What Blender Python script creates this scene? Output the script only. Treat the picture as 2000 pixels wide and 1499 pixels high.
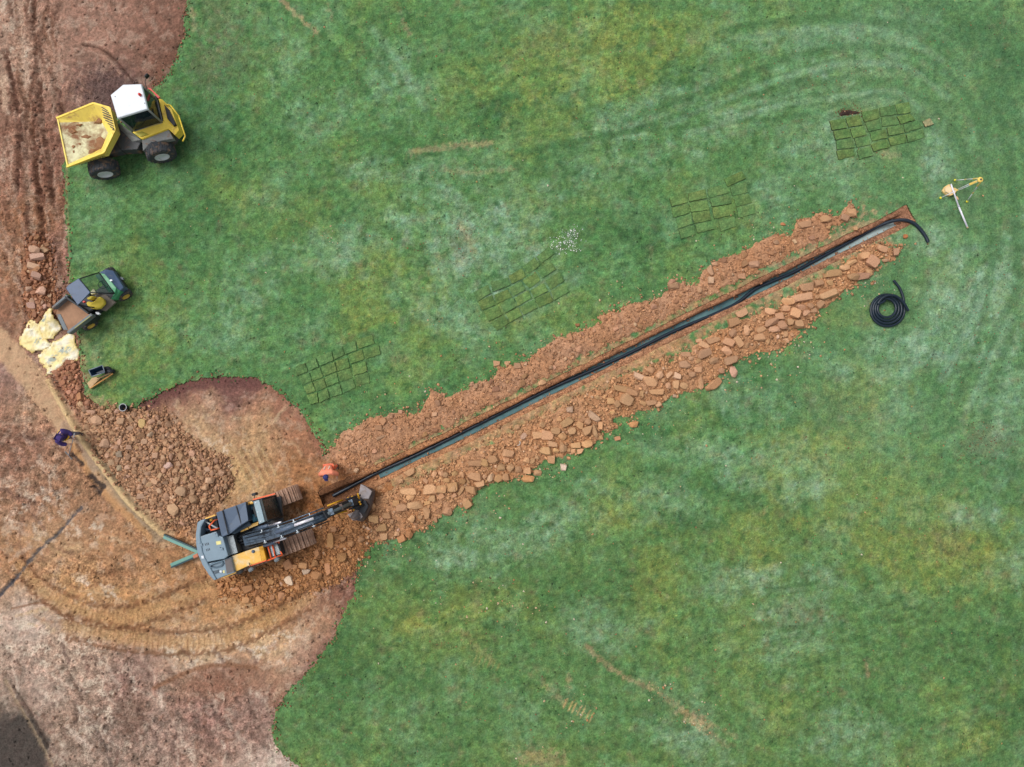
import bpy, bmesh, math, random
import numpy as np
from mathutils import Vector, Matrix

# ------------------------------------------------------------------ camera, sky, sun, exposure
sc = bpy.context.scene
for o in list(bpy.data.objects):
    bpy.data.objects.remove(o, do_unlink=True)
COL = sc.collection

F_PX, TILT, CAM_H = 1536.0, math.radians(4.1), 32.0      # drone camera: focal length in photo pixels, tilt off straight down, height
cam_data = bpy.data.cameras.new('camera')
cam_data.sensor_fit = 'HORIZONTAL'
cam_data.sensor_width = 36.0
cam_data.lens = 36.0 * F_PX / 2000.0
cam_data.clip_start = 0.5
cam_data.clip_end = 2000.0
cam = bpy.data.objects.new('camera', cam_data)
cam.location = (0, 0, CAM_H)
cam.rotation_euler = (TILT, 0, 0)
COL.objects.link(cam)
sc.camera = cam

SUN_EL, SUN_AZ = 62.0, 300.0     # overcast: a broad soft sun high behind the cloud
world = bpy.data.worlds.new('World')
sc.world = world
world.use_nodes = True
nt = world.node_tree
nt.nodes.clear()
sky = nt.nodes.new('ShaderNodeTexSky')
sky.sky_type = 'NISHITA'
sky.sun_disc = False
sky.sun_elevation = math.radians(SUN_EL)
sky.sun_rotation = math.radians(SUN_AZ)
sky.air_density = 1.0
sky.dust_density = 4.0
hsv = nt.nodes.new('ShaderNodeHueSaturation')
hsv.inputs['Saturation'].default_value = 0.22          # white cloud layer
bg = nt.nodes.new('ShaderNodeBackground')
bg.inputs['Strength'].default_value = 0.135
wo = nt.nodes.new('ShaderNodeOutputWorld')
nt.links.new(sky.outputs[0], hsv.inputs['Color'])
nt.links.new(hsv.outputs[0], bg.inputs['Color'])
nt.links.new(bg.outputs[0], wo.inputs['Surface'])

sl = bpy.data.lights.new('sun', 'SUN')
sl.energy = 1.3
sl.angle = math.radians(28)
sl.color = (1.0, 0.965, 0.91)
sun = bpy.data.objects.new('sun', sl)
a, e = math.radians(SUN_AZ), math.radians(SUN_EL)
sdir = Vector((math.sin(a) * math.cos(e), math.cos(a) * math.cos(e), math.sin(e)))
sun.rotation_euler = sdir.to_track_quat('Z', 'Y').to_euler()
sun.location = (0, 0, 60)
COL.objects.link(sun)

sc.view_settings.view_transform = 'Standard'
sc.view_settings.look = 'None'
sc.view_settings.exposure = 0.15
sc.view_settings.gamma = 1.0
sc.view_settings.use_curve_mapping = False
sc.render.engine = 'CYCLES'
sc.cycles.max_bounces = 6
sc.cycles.use_denoising = True

# ------------------------------------------------------------------ helpers
sT, cT = math.sin(TILT), math.cos(TILT)
LIGHT_K = 1.17      # what a level white surface receives in this light: photo colours are divided by it to get surface colours


def G(px, py, z=0.0):
    """plan position (metres) of the point of height z that the survey photo shows at px, py"""
    u = (px - 1000.0) / F_PX
    v = -(py - 749.5) / F_PX
    k = (CAM_H - z) / (cT - v * sT)
    return (u * k, (sT + v * cT) * k)


def P(px, py, z=0.0):
    x, y = G(px, py, z)
    return Vector((x, y, z))


def to_px(x, y):
    """plan metres on the ground -> survey grid coordinates"""
    dep = y * sT + CAM_H * cT
    up = y * cT - CAM_H * sT
    return 1000.0 + F_PX * x / dep, 749.5 - F_PX * up / dep


def s2l(c):
    c = np.asarray(c, dtype=float) / 255.0
    return np.where(c <= 0.04045, c / 12.92, ((c + 0.055) / 1.055) ** 2.4)


def lin(c, k=LIGHT_K):
    v = s2l(c) / k
    return (float(min(v[0], .88)), float(min(v[1], .88)), float(min(v[2], .88)), 1.0)


rng = np.random.default_rng(11)
random.seed(11)

_GT = []
for _s in range(24):
    _r = np.random.default_rng(100 + _s)
    _a = _r.random((256, 256)) * 2 * np.pi
    _GT.append((np.cos(_a), np.sin(_a)))


def gnoise(x, y, seed=0):
    gx, gy = _GT[seed % 24]
    xi = np.floor(x).astype(np.int64)
    yi = np.floor(y).astype(np.int64)
    fx = x - xi
    fy = y - yi
    u = fx * fx * fx * (fx * (fx * 6 - 15) + 10)
    v = fy * fy * fy * (fy * (fy * 6 - 15) + 10)
    x0, x1, y0, y1 = xi & 255, (xi + 1) & 255, yi & 255, (yi + 1) & 255
    n00 = gx[x0, y0] * fx + gy[x0, y0] * fy
    n10 = gx[x1, y0] * (fx - 1) + gy[x1, y0] * fy
    n01 = gx[x0, y1] * fx + gy[x0, y1] * (fy - 1)
    n11 = gx[x1, y1] * (fx - 1) + gy[x1, y1] * (fy - 1)
    a_ = n00 + u * (n10 - n00)
    b_ = n01 + u * (n11 - n01)
    return (a_ + v * (b_ - a_)) * 1.5


def fbm(x, y, octv=4, seed=0, gain=0.5):
    s = np.zeros_like(np.asarray(x, dtype=float))
    amp, f, tot = 1.0, 1.0, 0.0
    for i in range(octv):
        s = s + amp * gnoise(x * f + 17.3 * i, y * f - 9.1 * i, seed + i)
        tot += amp
        amp *= gain
        f *= 2.03
    return s / tot


def sstep(a_, b_, x):
    t = np.clip((x - a_) / (b_ - a_), 0, 1)
    return t * t * (3 - 2 * t)


def poly_sdf(poly, X, Y):
    """signed distance, positive inside"""
    n = len(poly)
    d2 = np.full(X.shape, 1e18)
    ins = np.zeros(X.shape, dtype=bool)
    for i in range(n):
        ax, ay = poly[i]
        bx, by = poly[(i + 1) % n]
        ex, ey = bx - ax, by - ay
        wx, wy = X - ax, Y - ay
        t = np.clip((wx * ex + wy * ey) / (ex * ex + ey * ey + 1e-9), 0, 1)
        d2 = np.minimum(d2, (wx - t * ex) ** 2 + (wy - t * ey) ** 2)
        c = ((ay > Y) != (by > Y)) & (X < (bx - ax) * (Y - ay) / ((by - ay) if by != ay else 1e-9) + ax)
        ins ^= c
    d = np.sqrt(d2)
    return np.where(ins, d, -d)


def line_dist(pts, X, Y):
    d2 = np.full(X.shape, 1e18)
    for i in range(len(pts) - 1):
        ax, ay = pts[i]
        bx, by = pts[i + 1]
        ex, ey = bx - ax, by - ay
        wx, wy = X - ax, Y - ay
        t = np.clip((wx * ex + wy * ey) / (ex * ex + ey * ey + 1e-9), 0, 1)
        d2 = np.minimum(d2, (wx - t * ex) ** 2 + (wy - t * ey) ** 2)
    return np.sqrt(d2)


def smooth_line(pts, n=8):
    """Catmull-Rom through the points"""
    q = [np.array(p, dtype=float) for p in pts]
    q = [2 * q[0] - q[1]] + q + [2 * q[-1] - q[-2]]
    out = []
    for i in range(1, len(q) - 2):
        for k in range(n):
            t = k / n
            p0, p1, p2, p3 = q[i - 1], q[i], q[i + 1], q[i + 2]
            out.append(0.5 * ((2 * p1) + (-p0 + p2) * t + (2 * p0 - 5 * p1 + 4 * p2 - p3) * t * t + (-p0 + 3 * p1 - 3 * p2 + p3) * t ** 3))
    out.append(q[-2])
    return out


# ---- materials
def new_mat(name):
    m = bpy.data.materials.new(name)
    m.use_nodes = True
    n = m.node_tree
    n.nodes.clear()
    out = n.nodes.new('ShaderNodeOutputMaterial')
    b = n.nodes.new('ShaderNodeBsdfPrincipled')
    n.links.new(b.outputs[0], out.inputs['Surface'])
    return m, n, b


def noise_node(n, scale, detail=4, rough=0.55, coord='Object', dist=0.0):
    tc = n.nodes.new('ShaderNodeTexCoord')
    t = n.nodes.new('ShaderNodeTexNoise')
    t.inputs['Scale'].default_value = scale
    t.inputs['Detail'].default_value = detail
    t.inputs['Roughness'].default_value = rough
    t.inputs['Distortion'].default_value = dist
    n.links.new(tc.outputs[coord], t.inputs['Vector'])
    return t


def ramp(n, src, stops):
    r = n.nodes.new('ShaderNodeValToRGB')
    el = r.color_ramp.elements
    while len(el) < len(stops):
        el.new(0.5)
    for i, (p, c) in enumerate(stops):
        el[i].position = p
        el[i].color = c if len(c) == 4 else (*c, 1)
    n.links.new(src, r.inputs['Fac'])
    return r.outputs['Color']


def mix(n, a_, b_, fac, mode='MIX'):
    m = n.nodes.new('ShaderNodeMix')
    m.data_type = 'RGBA'
    m.blend_type = mode
    for sock, v in ((m.inputs[6], a_), (m.inputs[7], b_), (m.inputs[0], fac)):
        if hasattr(v, 'links'):
            n.links.new(v, sock)
        else:
            sock.default_value = v
    return m.outputs[2]


def add_bump(n, b, height, strength=0.5, dist=0.02):
    bp = n.nodes.new('ShaderNodeBump')
    bp.inputs['Strength'].default_value = strength
    bp.inputs['Distance'].default_value = dist
    n.links.new(height, bp.inputs['Height'])
    n.links.new(bp.outputs[0], b.inputs['Normal'])


def mat(name, rgb, rough=0.5, metal=0.0, dirt=None, damt=0.5, dscale=3.0, var=0.12, vscale=6.0, bump=0.0, bscale=60.0, spec=0.4):
    """painted metal, plastic, cloth ...: base colour with patchy fading and dirt"""
    m, n, b = new_mat(name)
    c = lin(rgb)
    v = noise_node(n, vscale, 5, 0.6)
    lo = tuple(x * (1 - var) for x in c[:3]) + (1,)
    hi = tuple(min(x * (1 + var), .9) for x in c[:3]) + (1,)
    col = ramp(n, v.outputs[0], [(0.3, lo), (0.7, hi)])
    if dirt is not None:
        d = noise_node(n, dscale, 7, 0.68, dist=0.4)
        f = ramp(n, d.outputs[0], [(max(0.0, 0.62 - damt * 0.35), (0, 0, 0)), (min(1.0, 0.78 - damt * 0.25), (1, 1, 1))])
        col = mix(n, col, lin(dirt), f)
        rr = n.nodes.new('ShaderNodeMapRange')
        rr.inputs['To Min'].default_value = rough
        rr.inputs['To Max'].default_value = 0.9
        n.links.new(f, rr.inputs['Value'])
        n.links.new(rr.outputs[0], b.inputs['Roughness'])
    else:
        b.inputs['Roughness'].default_value = rough
    n.links.new(col, b.inputs['Base Color'])
    b.inputs['Metallic'].default_value = metal
    b.inputs['Specular IOR Level'].default_value = spec
    if bump:
        t = noise_node(n, bscale, 4, 0.6)
        add_bump(n, b, t.outputs[0], bump, 0.01)
    return m


# ---- objects
def thing(name, label, cat, loc=(0, 0, 0), group=None):
    o = bpy.data.objects.new(name, None)
    o.empty_display_size = 0.3
    o.location = loc
    COL.objects.link(o)
    o['label'] = label
    o['category'] = cat
    if group:
        o['group'] = group
    return o


def tag(o, label, cat, group=None):
    o['label'] = label
    o['category'] = cat
    if group:
        o['group'] = group
    return o


def root_of(p):
    while p.parent is not None:
        p = p.parent
    return p


def link(name, me, m, parent=None, shift=True):
    """link a mesh given in world coordinates; under a parent its vertices are made relative to the root"""
    o = bpy.data.objects.new(name, me)
    COL.objects.link(o)
    if m is not None:
        for mm in (m if isinstance(m, (list, tuple)) else [m]):
            me.materials.append(mm)
    if parent is not None:
        if shift:
            r = root_of(parent)
            me.transform(Matrix.Translation(-Vector(r.location)))
        o.parent = parent
    return o


def from_bm(name, bm, m, parent=None, smooth=False):
    me = bpy.data.meshes.new(name)
    bmesh.ops.recalc_face_normals(bm, faces=bm.faces[:])
    bm.to_mesh(me)
    bm.free()
    if smooth:
        for p in me.polygons:
            p.use_smooth = True
    return link(name, me, m, parent)


def prism_bm(top, bot, bevel=0.0, seg=2):
    bm = bmesh.new()
    vt = [bm.verts.new(p) for p in top]
    vb = [bm.verts.new(p) for p in bot]
    n = len(top)
    bm.faces.new(vt)
    bm.faces.new(list(reversed(vb)))
    for i in range(n):
        j = (i + 1) % n
        bm.faces.new((vt[i], vb[i], vb[j], vt[j]))
    bmesh.ops.recalc_face_normals(bm, faces=bm.faces[:])
    if bevel:
        bmesh.ops.bevel(bm, geom=bm.edges[:], offset=bevel, segments=seg, affect='EDGES', profile=0.6)
    return bm


def slab(name, poly, zt, zb, m, parent=None, bevel=0.015, seg=2, smooth=False):
    """a solid whose top outline (plan, surveyed) lies at height zt (number or one per corner) and whose sides drop to zb"""
    n = len(poly)
    zts = zt if isinstance(zt, (list, tuple)) else [zt] * n
    zbs = zb if isinstance(zb, (list, tuple)) else [zb] * n
    top = [P(p[0], p[1], z) for p, z in zip(poly, zts)]
    bot = [Vector((t.x, t.y, z)) for t, z in zip(top, zbs)]
    return from_bm(name, prism_bm(top, bot, bevel, seg), m, parent, smooth)


def beam_bm(bm, p0, p1, w, h, up=(0, 0, 1)):
    p0, p1 = Vector(p0), Vector(p1)
    d = (p1 - p0).normalized()
    u = Vector(up)
    if abs(d.dot(u)) > 0.97:
        u = Vector((1, 0, 0))
    s = d.cross(u).normalized()
    t = s.cross(d).normalized()
    vs = []
    for q in (p0, p1):
        for a_, b_ in ((-1, -1), (1, -1), (1, 1), (-1, 1)):
            vs.append(bm.verts.new(q + s * (a_ * w / 2) + t * (b_ * h / 2)))
    for f in ((3, 2, 1, 0), (4, 5, 6, 7), (0, 1, 5, 4), (1, 2, 6, 5), (2, 3, 7, 6), (3, 0, 4, 7)):
        bm.faces.new([vs[i] for i in f])


def beam(name, p0, p1, w, h, m, parent=None, bevel=0.0):
    bm = bmesh.new()
    beam_bm(bm, p0, p1, w, h)
    if bevel:
        bmesh.ops.bevel(bm, geom=bm.edges[:], offset=bevel, segments=2, affect='EDGES')
    return from_bm(name, bm, m, parent)


def tube_bm(bm, pts, r, seg=8, cap=True):
    pts = [Vector(p) for p in pts]
    rs = r if isinstance(r, (list, tuple)) else [r] * len(pts)
    rings = []
    prev = None
    for i, p in enumerate(pts):
        d = (pts[min(i + 1, len(pts) - 1)] - pts[max(i - 1, 0)]).normalized()
        if prev is None:
            s = d.cross(Vector((0, 0, 1)))
            if s.length < 1e-3:
                s = d.cross(Vector((1, 0, 0)))
        else:
            s = prev - d * prev.dot(d)
        s.normalize()
        prev = s
        t = s.cross(d)
        rings.append([bm.verts.new(p + (s * math.cos(2 * math.pi * k / seg) + t * math.sin(2 * math.pi * k / seg)) * rs[i]) for k in range(seg)])
    for i in range(len(rings) - 1):
        for k in range(seg):
            bm.faces.new((rings[i][k], rings[i][(k + 1) % seg], rings[i + 1][(k + 1) % seg], rings[i + 1][k]))
    if cap:
        bm.faces.new(list(reversed(rings[0])))
        bm.faces.new(rings[-1])


def tube(name, pts, r, m, parent=None, seg=8, cap=True, smooth=True):
    bm = bmesh.new()
    tube_bm(bm, pts, r, seg, cap)
    return from_bm(name, bm, m, parent, smooth)


def lathe_bm(bm, c, axis, prof, seg=32):
    """prof: (offset along axis, radius)"""
    c, ax = Vector(c), Vector(axis).normalized()
    s = ax.cross(Vector((0, 0, 1)))
    if s.length < 1e-3:
        s = Vector((1, 0, 0))
    s.normalize()
    t = s.cross(ax)
    rings = []
    for o_, r in prof:
        if r < 1e-5:
            rings.append([bm.verts.new(c + ax * o_)])
        else:
            rings.append([bm.verts.new(c + ax * o_ + (s * math.cos(2 * math.pi * k / seg) + t * math.sin(2 * math.pi * k / seg)) * r) for k in range(seg)])
    for i in range(len(rings) - 1):
        a_, b_ = rings[i], rings[i + 1]
        for k in range(seg):
            j = (k + 1) % seg
            if len(a_) == 1 and len(b_) == 1:
                continue
            if len(a_) == 1:
                bm.faces.new((a_[0], b_[j], b_[k]))
            elif len(b_) == 1:
                bm.faces.new((a_[k], a_[j], b_[0]))
            else:
                bm.faces.new((a_[k], a_[j], b_[j], b_[k]))


def lathe(name, c, axis, prof, m, parent=None, seg=32, smooth=True):
    bm = bmesh.new()
    lathe_bm(bm, c, axis, prof, seg)
    return from_bm(name, bm, m, parent, smooth)


def box_bm(bm, c, sx, sy, sz, rz=0.0):
    c = Vector(c)
    ca, sa = math.cos(rz), math.sin(rz)
    vs = []
    for dz in (-1, 1):
        for dx, dy in ((-1, -1), (1, -1), (1, 1), (-1, 1)):
            x, y = dx * sx / 2, dy * sy / 2
            vs.append(bm.verts.new(c + Vector((x * ca - y * sa, x * sa + y * ca, dz * sz / 2))))
    for f in ((3, 2, 1, 0), (4, 5, 6, 7), (0, 1, 5, 4), (1, 2, 6, 5), (2, 3, 7, 6), (3, 0, 4, 7)):
        bm.faces.new([vs[i] for i in f])


def box(name, c, sx, sy, sz, m, parent=None, rz=0.0, bevel=0.0):
    bm = bmesh.new()
    box_bm(bm, c, sx, sy, sz, rz)
    if bevel:
        bmesh.ops.bevel(bm, geom=bm.edges[:], offset=bevel, segments=2, affect='EDGES')
    return from_bm(name, bm, m, parent)


def np_mesh(name, verts, faces, colors=None, smooth=False):
    """fast mesh from numpy arrays; faces all quads or all triangles"""
    me = bpy.data.meshes.new(name)
    k = faces.shape[1]
    me.vertices.add(len(verts))
    me.vertices.foreach_set('co', np.ascontiguousarray(verts, dtype=np.float32).ravel())
    me.loops.add(faces.size)
    me.loops.foreach_set('vertex_index', np.ascontiguousarray(faces, dtype=np.int32).ravel())
    me.polygons.add(len(faces))
    me.polygons.foreach_set('loop_start', np.arange(0, faces.size, k, dtype=np.int32))
    me.polygons.foreach_set('loop_total', np.full(len(faces), k, dtype=np.int32))
    if smooth:
        me.polygons.foreach_set('use_smooth', np.ones(len(faces), dtype=bool))
    me.update(calc_edges=True)
    if colors is not None:
        at = me.color_attributes.new('Col', 'FLOAT_COLOR', 'POINT')
        c4 = np.ones((len(verts), 4), dtype=np.float32)
        c4[:, :colors.shape[1]] = colors
        at.data.foreach_set('color', c4.ravel())
    return me

# ------------------------------------------------------------------ the ground: survey grid
STEP = 0.056
xs = np.arange(-23.6, 23.6, STEP)
ys = np.arange(-15.4, 20.6, STEP)
ext = np.array([0.4, 1.0, 2.0, 4.0, 8.0, 16.0, 34.0, 70.0, 150.0, 400.0])
xs = np.concatenate([xs[0] - ext[::-1], xs, xs[-1] + ext])
ys = np.concatenate([ys[0] - ext[::-1], ys, ys[-1] + ext])
NX, NY = len(xs), len(ys)
GX, GY = np.meshgrid(xs, ys)
PX, PY = to_px(GX, np.clip(GY, -60, 80))
PX = np.clip(PX, -2500, 4500)

SOIL = [(365, -10), (360, 60), (346, 110), (328, 145), (300, 172), (255, 212), (180, 262), (140, 290), (124, 325), (127, 400), (132, 480), (134, 560), (138, 600),
        (150, 640), (154, 690), (160, 722), (164, 768), (186, 790), (226, 806), (255, 801), (290, 780), (320, 764), (372, 744), (430, 735), (500, 739),
        (522, 750), (552, 772), (582, 800), (602, 826), (621, 858), (634, 890), (650, 878), (720, 890), (768, 950), (740, 1050), (704, 1088), (697, 1108),
        (690, 1160), (670, 1202), (655, 1240), (622, 1290), (592, 1320), (560, 1356), (536, 1400), (529, 1440), (545, 1468), (592, 1505),
        (650, 1700), (700, 3000), (-2600, 3000), (-2600, -1500), (420, -1500), (372, -200)]
TRENCH = [(628, 978), (700, 946), (800, 898), (900, 851), (1000, 801), (1160, 722), (1300, 652), (1460, 575), (1600, 506), (1700, 457), (1780, 417)]

soil_s = poly_sdf(SOIL, PX, PY)
soil_s += fbm(PX / 22, PY / 22, 3, 1) * 7.0 + fbm(PX / 6, PY / 6, 3, 4, .7) * 5.0
tr_pts = [G(*p) for p in TRENCH]
tr_d = line_dist(tr_pts, GX, GY)                          # metres from the trench's middle
tr_half = 0.40 + fbm(GX * 0.9, GY * 0.9, 3, 7) * 0.07
tr_s = tr_half - tr_d                                     # positive in the trench corridor
# square end of the corridor
ex, ey = np.array(tr_pts[-1]) - np.array(tr_pts[-2])
el_ = math.hypot(ex, ey)
ex, ey = ex / el_, ey / el_
tr_s = np.minimum(tr_s, -((GX - tr_pts[-1][0]) * ex + (GY - tr_pts[-1][1]) * ey) + 0.03)
bx_, by_ = np.array(tr_pts[0]) - np.array(tr_pts[1])
bl_ = math.hypot(bx_, by_)
tr_s = np.minimum(tr_s, -((GX - tr_pts[0][0]) * bx_ / bl_ + (GY - tr_pts[0][1]) * by_ / bl_) + 0.03)

# faces: lawn, bare soil, trench corridor
def fmean(a_):
    return (a_[:-1, :-1] + a_[1:, :-1] + a_[:-1, 1:] + a_[1:, 1:]) * 0.25
f_tr = fmean(tr_s) > 0
f_soil = (fmean(soil_s) > 0) & ~f_tr
f_lawn = ~f_soil & ~f_tr
# soil sheet runs on a little way under the turf edge
d_ = f_soil.copy()
for _ in range(3):
    e_ = d_.copy()
    e_[1:, :] |= d_[:-1, :]
    e_[:-1, :] |= d_[1:, :]
    e_[:, 1:] |= d_[:, :-1]
    e_[:, :-1] |= d_[:, 1:]
    d_ = e_
f_soil_ext = d_ & ~f_tr

# pull boundary vertices onto the real outline so that the cut edges are not stepped
VX, VY = GX.copy(), GY.copy()
for fld, sc_ in ((soil_s / 48.0, 1.0), (tr_s, 1.0)):
    gy_, gx_ = np.gradient(fld, ys, xs)
    g2 = gx_ ** 2 + gy_ ** 2 + 1e-6
    near = np.abs(fld) < STEP * 0.75
    dx_ = np.where(near, np.clip(-fld * gx_ / g2, -0.45 * STEP, 0.45 * STEP), 0)
    dy_ = np.where(near, np.clip(-fld * gy_ / g2, -0.45 * STEP, 0.45 * STEP), 0)
    VX += dx_
    VY += dy_
VX[:, :11] = GX[:, :11]
VX[:, -11:] = GX[:, -11:]

# ------------------------------------------------------------------ painting with real turf and soil colours (photo units 0-255)
def subset(x0, x1, y0, y1):
    return np.nonzero((PX > x0) & (PX < x1) & (PY > y0) & (PY < y1))


def brush(arr, pts, w, col, a_, soft=0.7, ns=14.0, na=0.5, seed=3, curve=True):
    if curve and len(pts) > 2:
        pts = [tuple(p) for p in smooth_line(pts, 6)]
    q = np.array(pts)
    ix = subset(q[:, 0].min() - w * 2, q[:, 0].max() + w * 2, q[:, 1].min() - w * 2, q[:, 1].max() + w * 2)
    X, Y = PX[ix], PY[ix]
    d = line_dist(pts, X, Y) / w + fbm(X / ns, Y / ns, 3, seed) * na
    m_ = (1 - sstep(1 - soft, 1.0, d)) * a_
    if arr.ndim == 2:
        arr[ix] += m_ * col
    else:
        arr[ix] = arr[ix] * (1 - m_[:, None]) + np.array(col, dtype=float) * m_[:, None]


def blob(arr, cx, cy, rx, ry, ang, col, a_, soft=0.6, ns=25.0, na=0.6, seed=5):
    R_ = max(rx, ry) * 1.7
    ix = subset(cx - R_, cx + R_, cy - R_, cy + R_)
    X, Y = PX[ix] - cx, PY[ix] - cy
    c, s = math.cos(math.radians(ang)), math.sin(math.radians(ang))
    u, v = (X * c + Y * s) / rx, (-X * s + Y * c) / ry
    d = np.sqrt(u * u + v * v) + fbm(PX[ix] / ns, PY[ix] / ns, 4, seed) * na
    m_ = (1 - sstep(1 - soft, 1.0 + soft * 0.3, d)) * a_
    if arr.ndim == 2:
        arr[ix] += m_ * col
    else:
        arr[ix] = arr[ix] * (1 - m_[:, None]) + np.array(col, dtype=float) * m_[:, None]


# ---- lawn
DARK, MID, OLIVE, PALE, YEL, BARE = (54, 94, 54), (86, 127, 76), (114, 136, 70), (142, 172, 150), (142, 142, 72), (170, 142, 110)
THATCH = (118, 110, 82)
lawn_c = np.empty((NY, NX, 3))
lawn_c[:] = MID
n1 = fbm(PX / 160, PY / 160, 5, 2, 0.6)
n2 = fbm(PX / 120 + 40, PY / 120, 5, 6, 0.62)
n3 = fbm(PX / 60, PY / 60, 5, 9, 0.62)
n4 = fbm(PX / 14, PY / 14, 3, 12, 0.6)


def lmix(col, m_):
    global lawn_c
    lawn_c = lawn_c * (1 - m_[..., None]) + np.array(col, dtype=float) * m_[..., None]


pale_f = np.zeros((NY, NX))
for cx, cy, rx, ry, an, st in [(920, 470, 170, 90, 20, .75), (1010, 400, 90, 60, 0, .35), (660, 490, 170, 50, -10, .45), (830, 340, 120, 30, -10, .4), (1250, 225, 170, 50, -20, .55),
                               (1060, 560, 90, 60, 0, .4), (880, 610, 110, 70, 10, .5), (1590, 72, 190, 34, -4, .42), (1650, 132, 190, 30, -2, .42), (1540, 190, 130, 26, -20, .35),
                               (1700, 190, 110, 26, 15, .4), (1420, 250, 120, 40, -20, .4), (1560, 270, 70, 40, 0, .45), (1870, 600, 90, 130, 15, .75), (1760, 690, 90, 60, 0, .5),
                               (1960, 560, 50, 150, 10, .6), (1640, 300, 60, 80, 0, .5), (1830, 300, 40, 80, 0, .7), (1810, 470, 80, 40, 0, .5), (1500, 370, 60, 40, 0, .45), (1520, 420, 60, 30, 0, .4),
                               (1960, 800, 60, 160, 0, .5), (1480, 900, 120, 60, 0, .45), (1430, 1140, 90, 50, -10, .55), (1300, 980, 90, 50, 0, .45), (1000, 1060, 180, 60, -20, .4),
                               (1120, 1000, 100, 50, -20, .4), (1180, 1230, 110, 60, 0, .35), (1560, 1210, 90, 120, 10, .5), (1650, 1430, 110, 50, 0, .55), (1340, 1440, 110, 50, 20, .55),
                               (1900, 1010, 70, 40, 0, .55), (720, 330, 60, 30, 0, .5), (840, 170, 60, 40, 0, .4), (760, 150, 60, 60, 40, .45), (680, 210, 50, 40, 0, .4), (560, 130, 40, 80, 30, .4), (590, 230, 60, 40, 20, .35),
                               (1460, 780, 110, 50, 0, .45), (1340, 880, 120, 40, 0, .35), (870, 1080, 90, 40, 0, .35), (440, 640, 90, 70, 0, .4), (490, 560, 60, 60, 0, .3), (1990, 1100, 40, 80, 0, .4),
                               (1180, 330, 160, 40, -12, .4), (1560, 960, 90, 40, 0, .5), (1760, 790, 70, 40, 0, .4), (1640, 720, 40, 30, 0, .6)]:
    blob(pale_f, cx, cy, rx, ry, an, 1.0, st, 0.8, 40, 0.9)
olive_f = np.zeros((NY, NX))
for cx, cy, rx, ry, an, st in [(1090, 110, 200, 110, -20, .7), (1230, 150, 90, 60, 0, .6), (720, 560, 60, 110, 20, .7), (730, 620, 60, 30, 0, .6), (1330, 60, 120, 60, 0, .6), (1680, 960, 190, 120, 0, .65),
                               (1850, 1090, 170, 90, 0, .75), (1470, 1050, 110, 80, 0, .6), (1280, 1150, 70, 160, 0, .6), (250, 700, 110, 80, 0, .6), (330, 620, 60, 60, 0, .45), (1440, 420, 80, 50, 0, .45),
                               (1100, 620, 120, 60, 0, .5), (1560, 870, 90, 60, 0, .6), (1690, 760, 90, 60, 0, .55), (1910, 1440, 60, 50, 0, .6), (1700, 1050, 70, 60, 0, .5), (960, 1180, 160, 50, 0, .4), (870, 1250, 120, 60, 0, .4),
                               (600, 420, 80, 60, 0, .4), (830, 580, 60, 120, 0, .45), (1190, 1000, 60, 40, 0, .5), (1450, 1230, 60, 140, 10, .45), (1060, 240, 120, 60, -20, .5), (1650, 620, 70, 30, 0, .5), (980, 620, 60, 40, 0, .4), (180, 800, 60, 30, 0, .6)]:
    blob(olive_f, cx, cy, rx, ry, an, 1.0, st, 0.8, 40, 0.9, 8)
dark_f = np.zeros((NY, NX))
for cx, cy, rx, ry, an, st in [(400, 320, 90, 160, 10, .5), (370, 200, 50, 120, 20, .5), (1010, 210, 60, 40, 0, .7), (1110, 215, 40, 30, 0, .7), (960, 220, 60, 60, 0, .55), (640, 440, 80, 40, 0, .4), (1900, 60, 140, 60, 20, .6),
                               (1960, 200, 60, 120, 0, .5), (1960, 1330, 60, 170, 0, .7), (1440, 760, 80, 60, 0, .4), (1330, 830, 110, 40, -20, .5), (1850, 400, 60, 90, 0, .4), (1330, 1030, 60, 40, 0, .6), (1460, 990, 60, 30, 20, .6), (1380, 950, 60, 30, 0, .4),
                               (1080, 1180, 120, 80, 0, .4), (700, 1330, 140, 80, 0, .35), (760, 300, 90, 60, 0, .35), (300, 480, 90, 60, 0, .35), (1540, 60, 60, 30, 0, .4), (1330, 160, 80, 60, -40, .45), (1250, 480, 60, 50, 0, .45),
                               (840, 1040, 50, 30, 0, .5), (700, 1110, 60, 40, 0, .4), (1980, 900, 40, 100, 0, .4), (1100, 360, 120, 40, 0, .45), (440, 240, 40, 90, 20, .4), (1420, 700, 90, 30, -25, .45), (1720, 560, 70, 40, 0, .4), (1230, 420, 100, 50, 0, .35), (870, 740, 120, 40, -20, .35)]:
    blob(dark_f, cx, cy, rx, ry, an, 1.0, st, 0.8, 40, 0.9, 11)

lmix(DARK, np.clip(sstep(-0.1, 0.75, n2) * 0.40 + dark_f * 0.8 + sstep(0.1, 0.7, n3) * 0.25, 0, .85))
lmix(OLIVE, np.clip(sstep(-0.05, 0.5, n1) * 0.55 + olive_f * 1.05 + sstep(0.1, 0.6, -n3) * 0.25, 0, .85))
lmix(YEL, np.clip(sstep(0.25, 0.6, n1 * 0.6 + n3 * 0.6 + olive_f * 0.2) * 0.45, 0, .5))
lmix(PALE, np.clip(pale_f * (0.66 + n4 * 0.4 + n3 * 0.5) + sstep(-0.05, 0.5, -n2 + n3 * 0.5) * 0.24, 0, .80))

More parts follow.
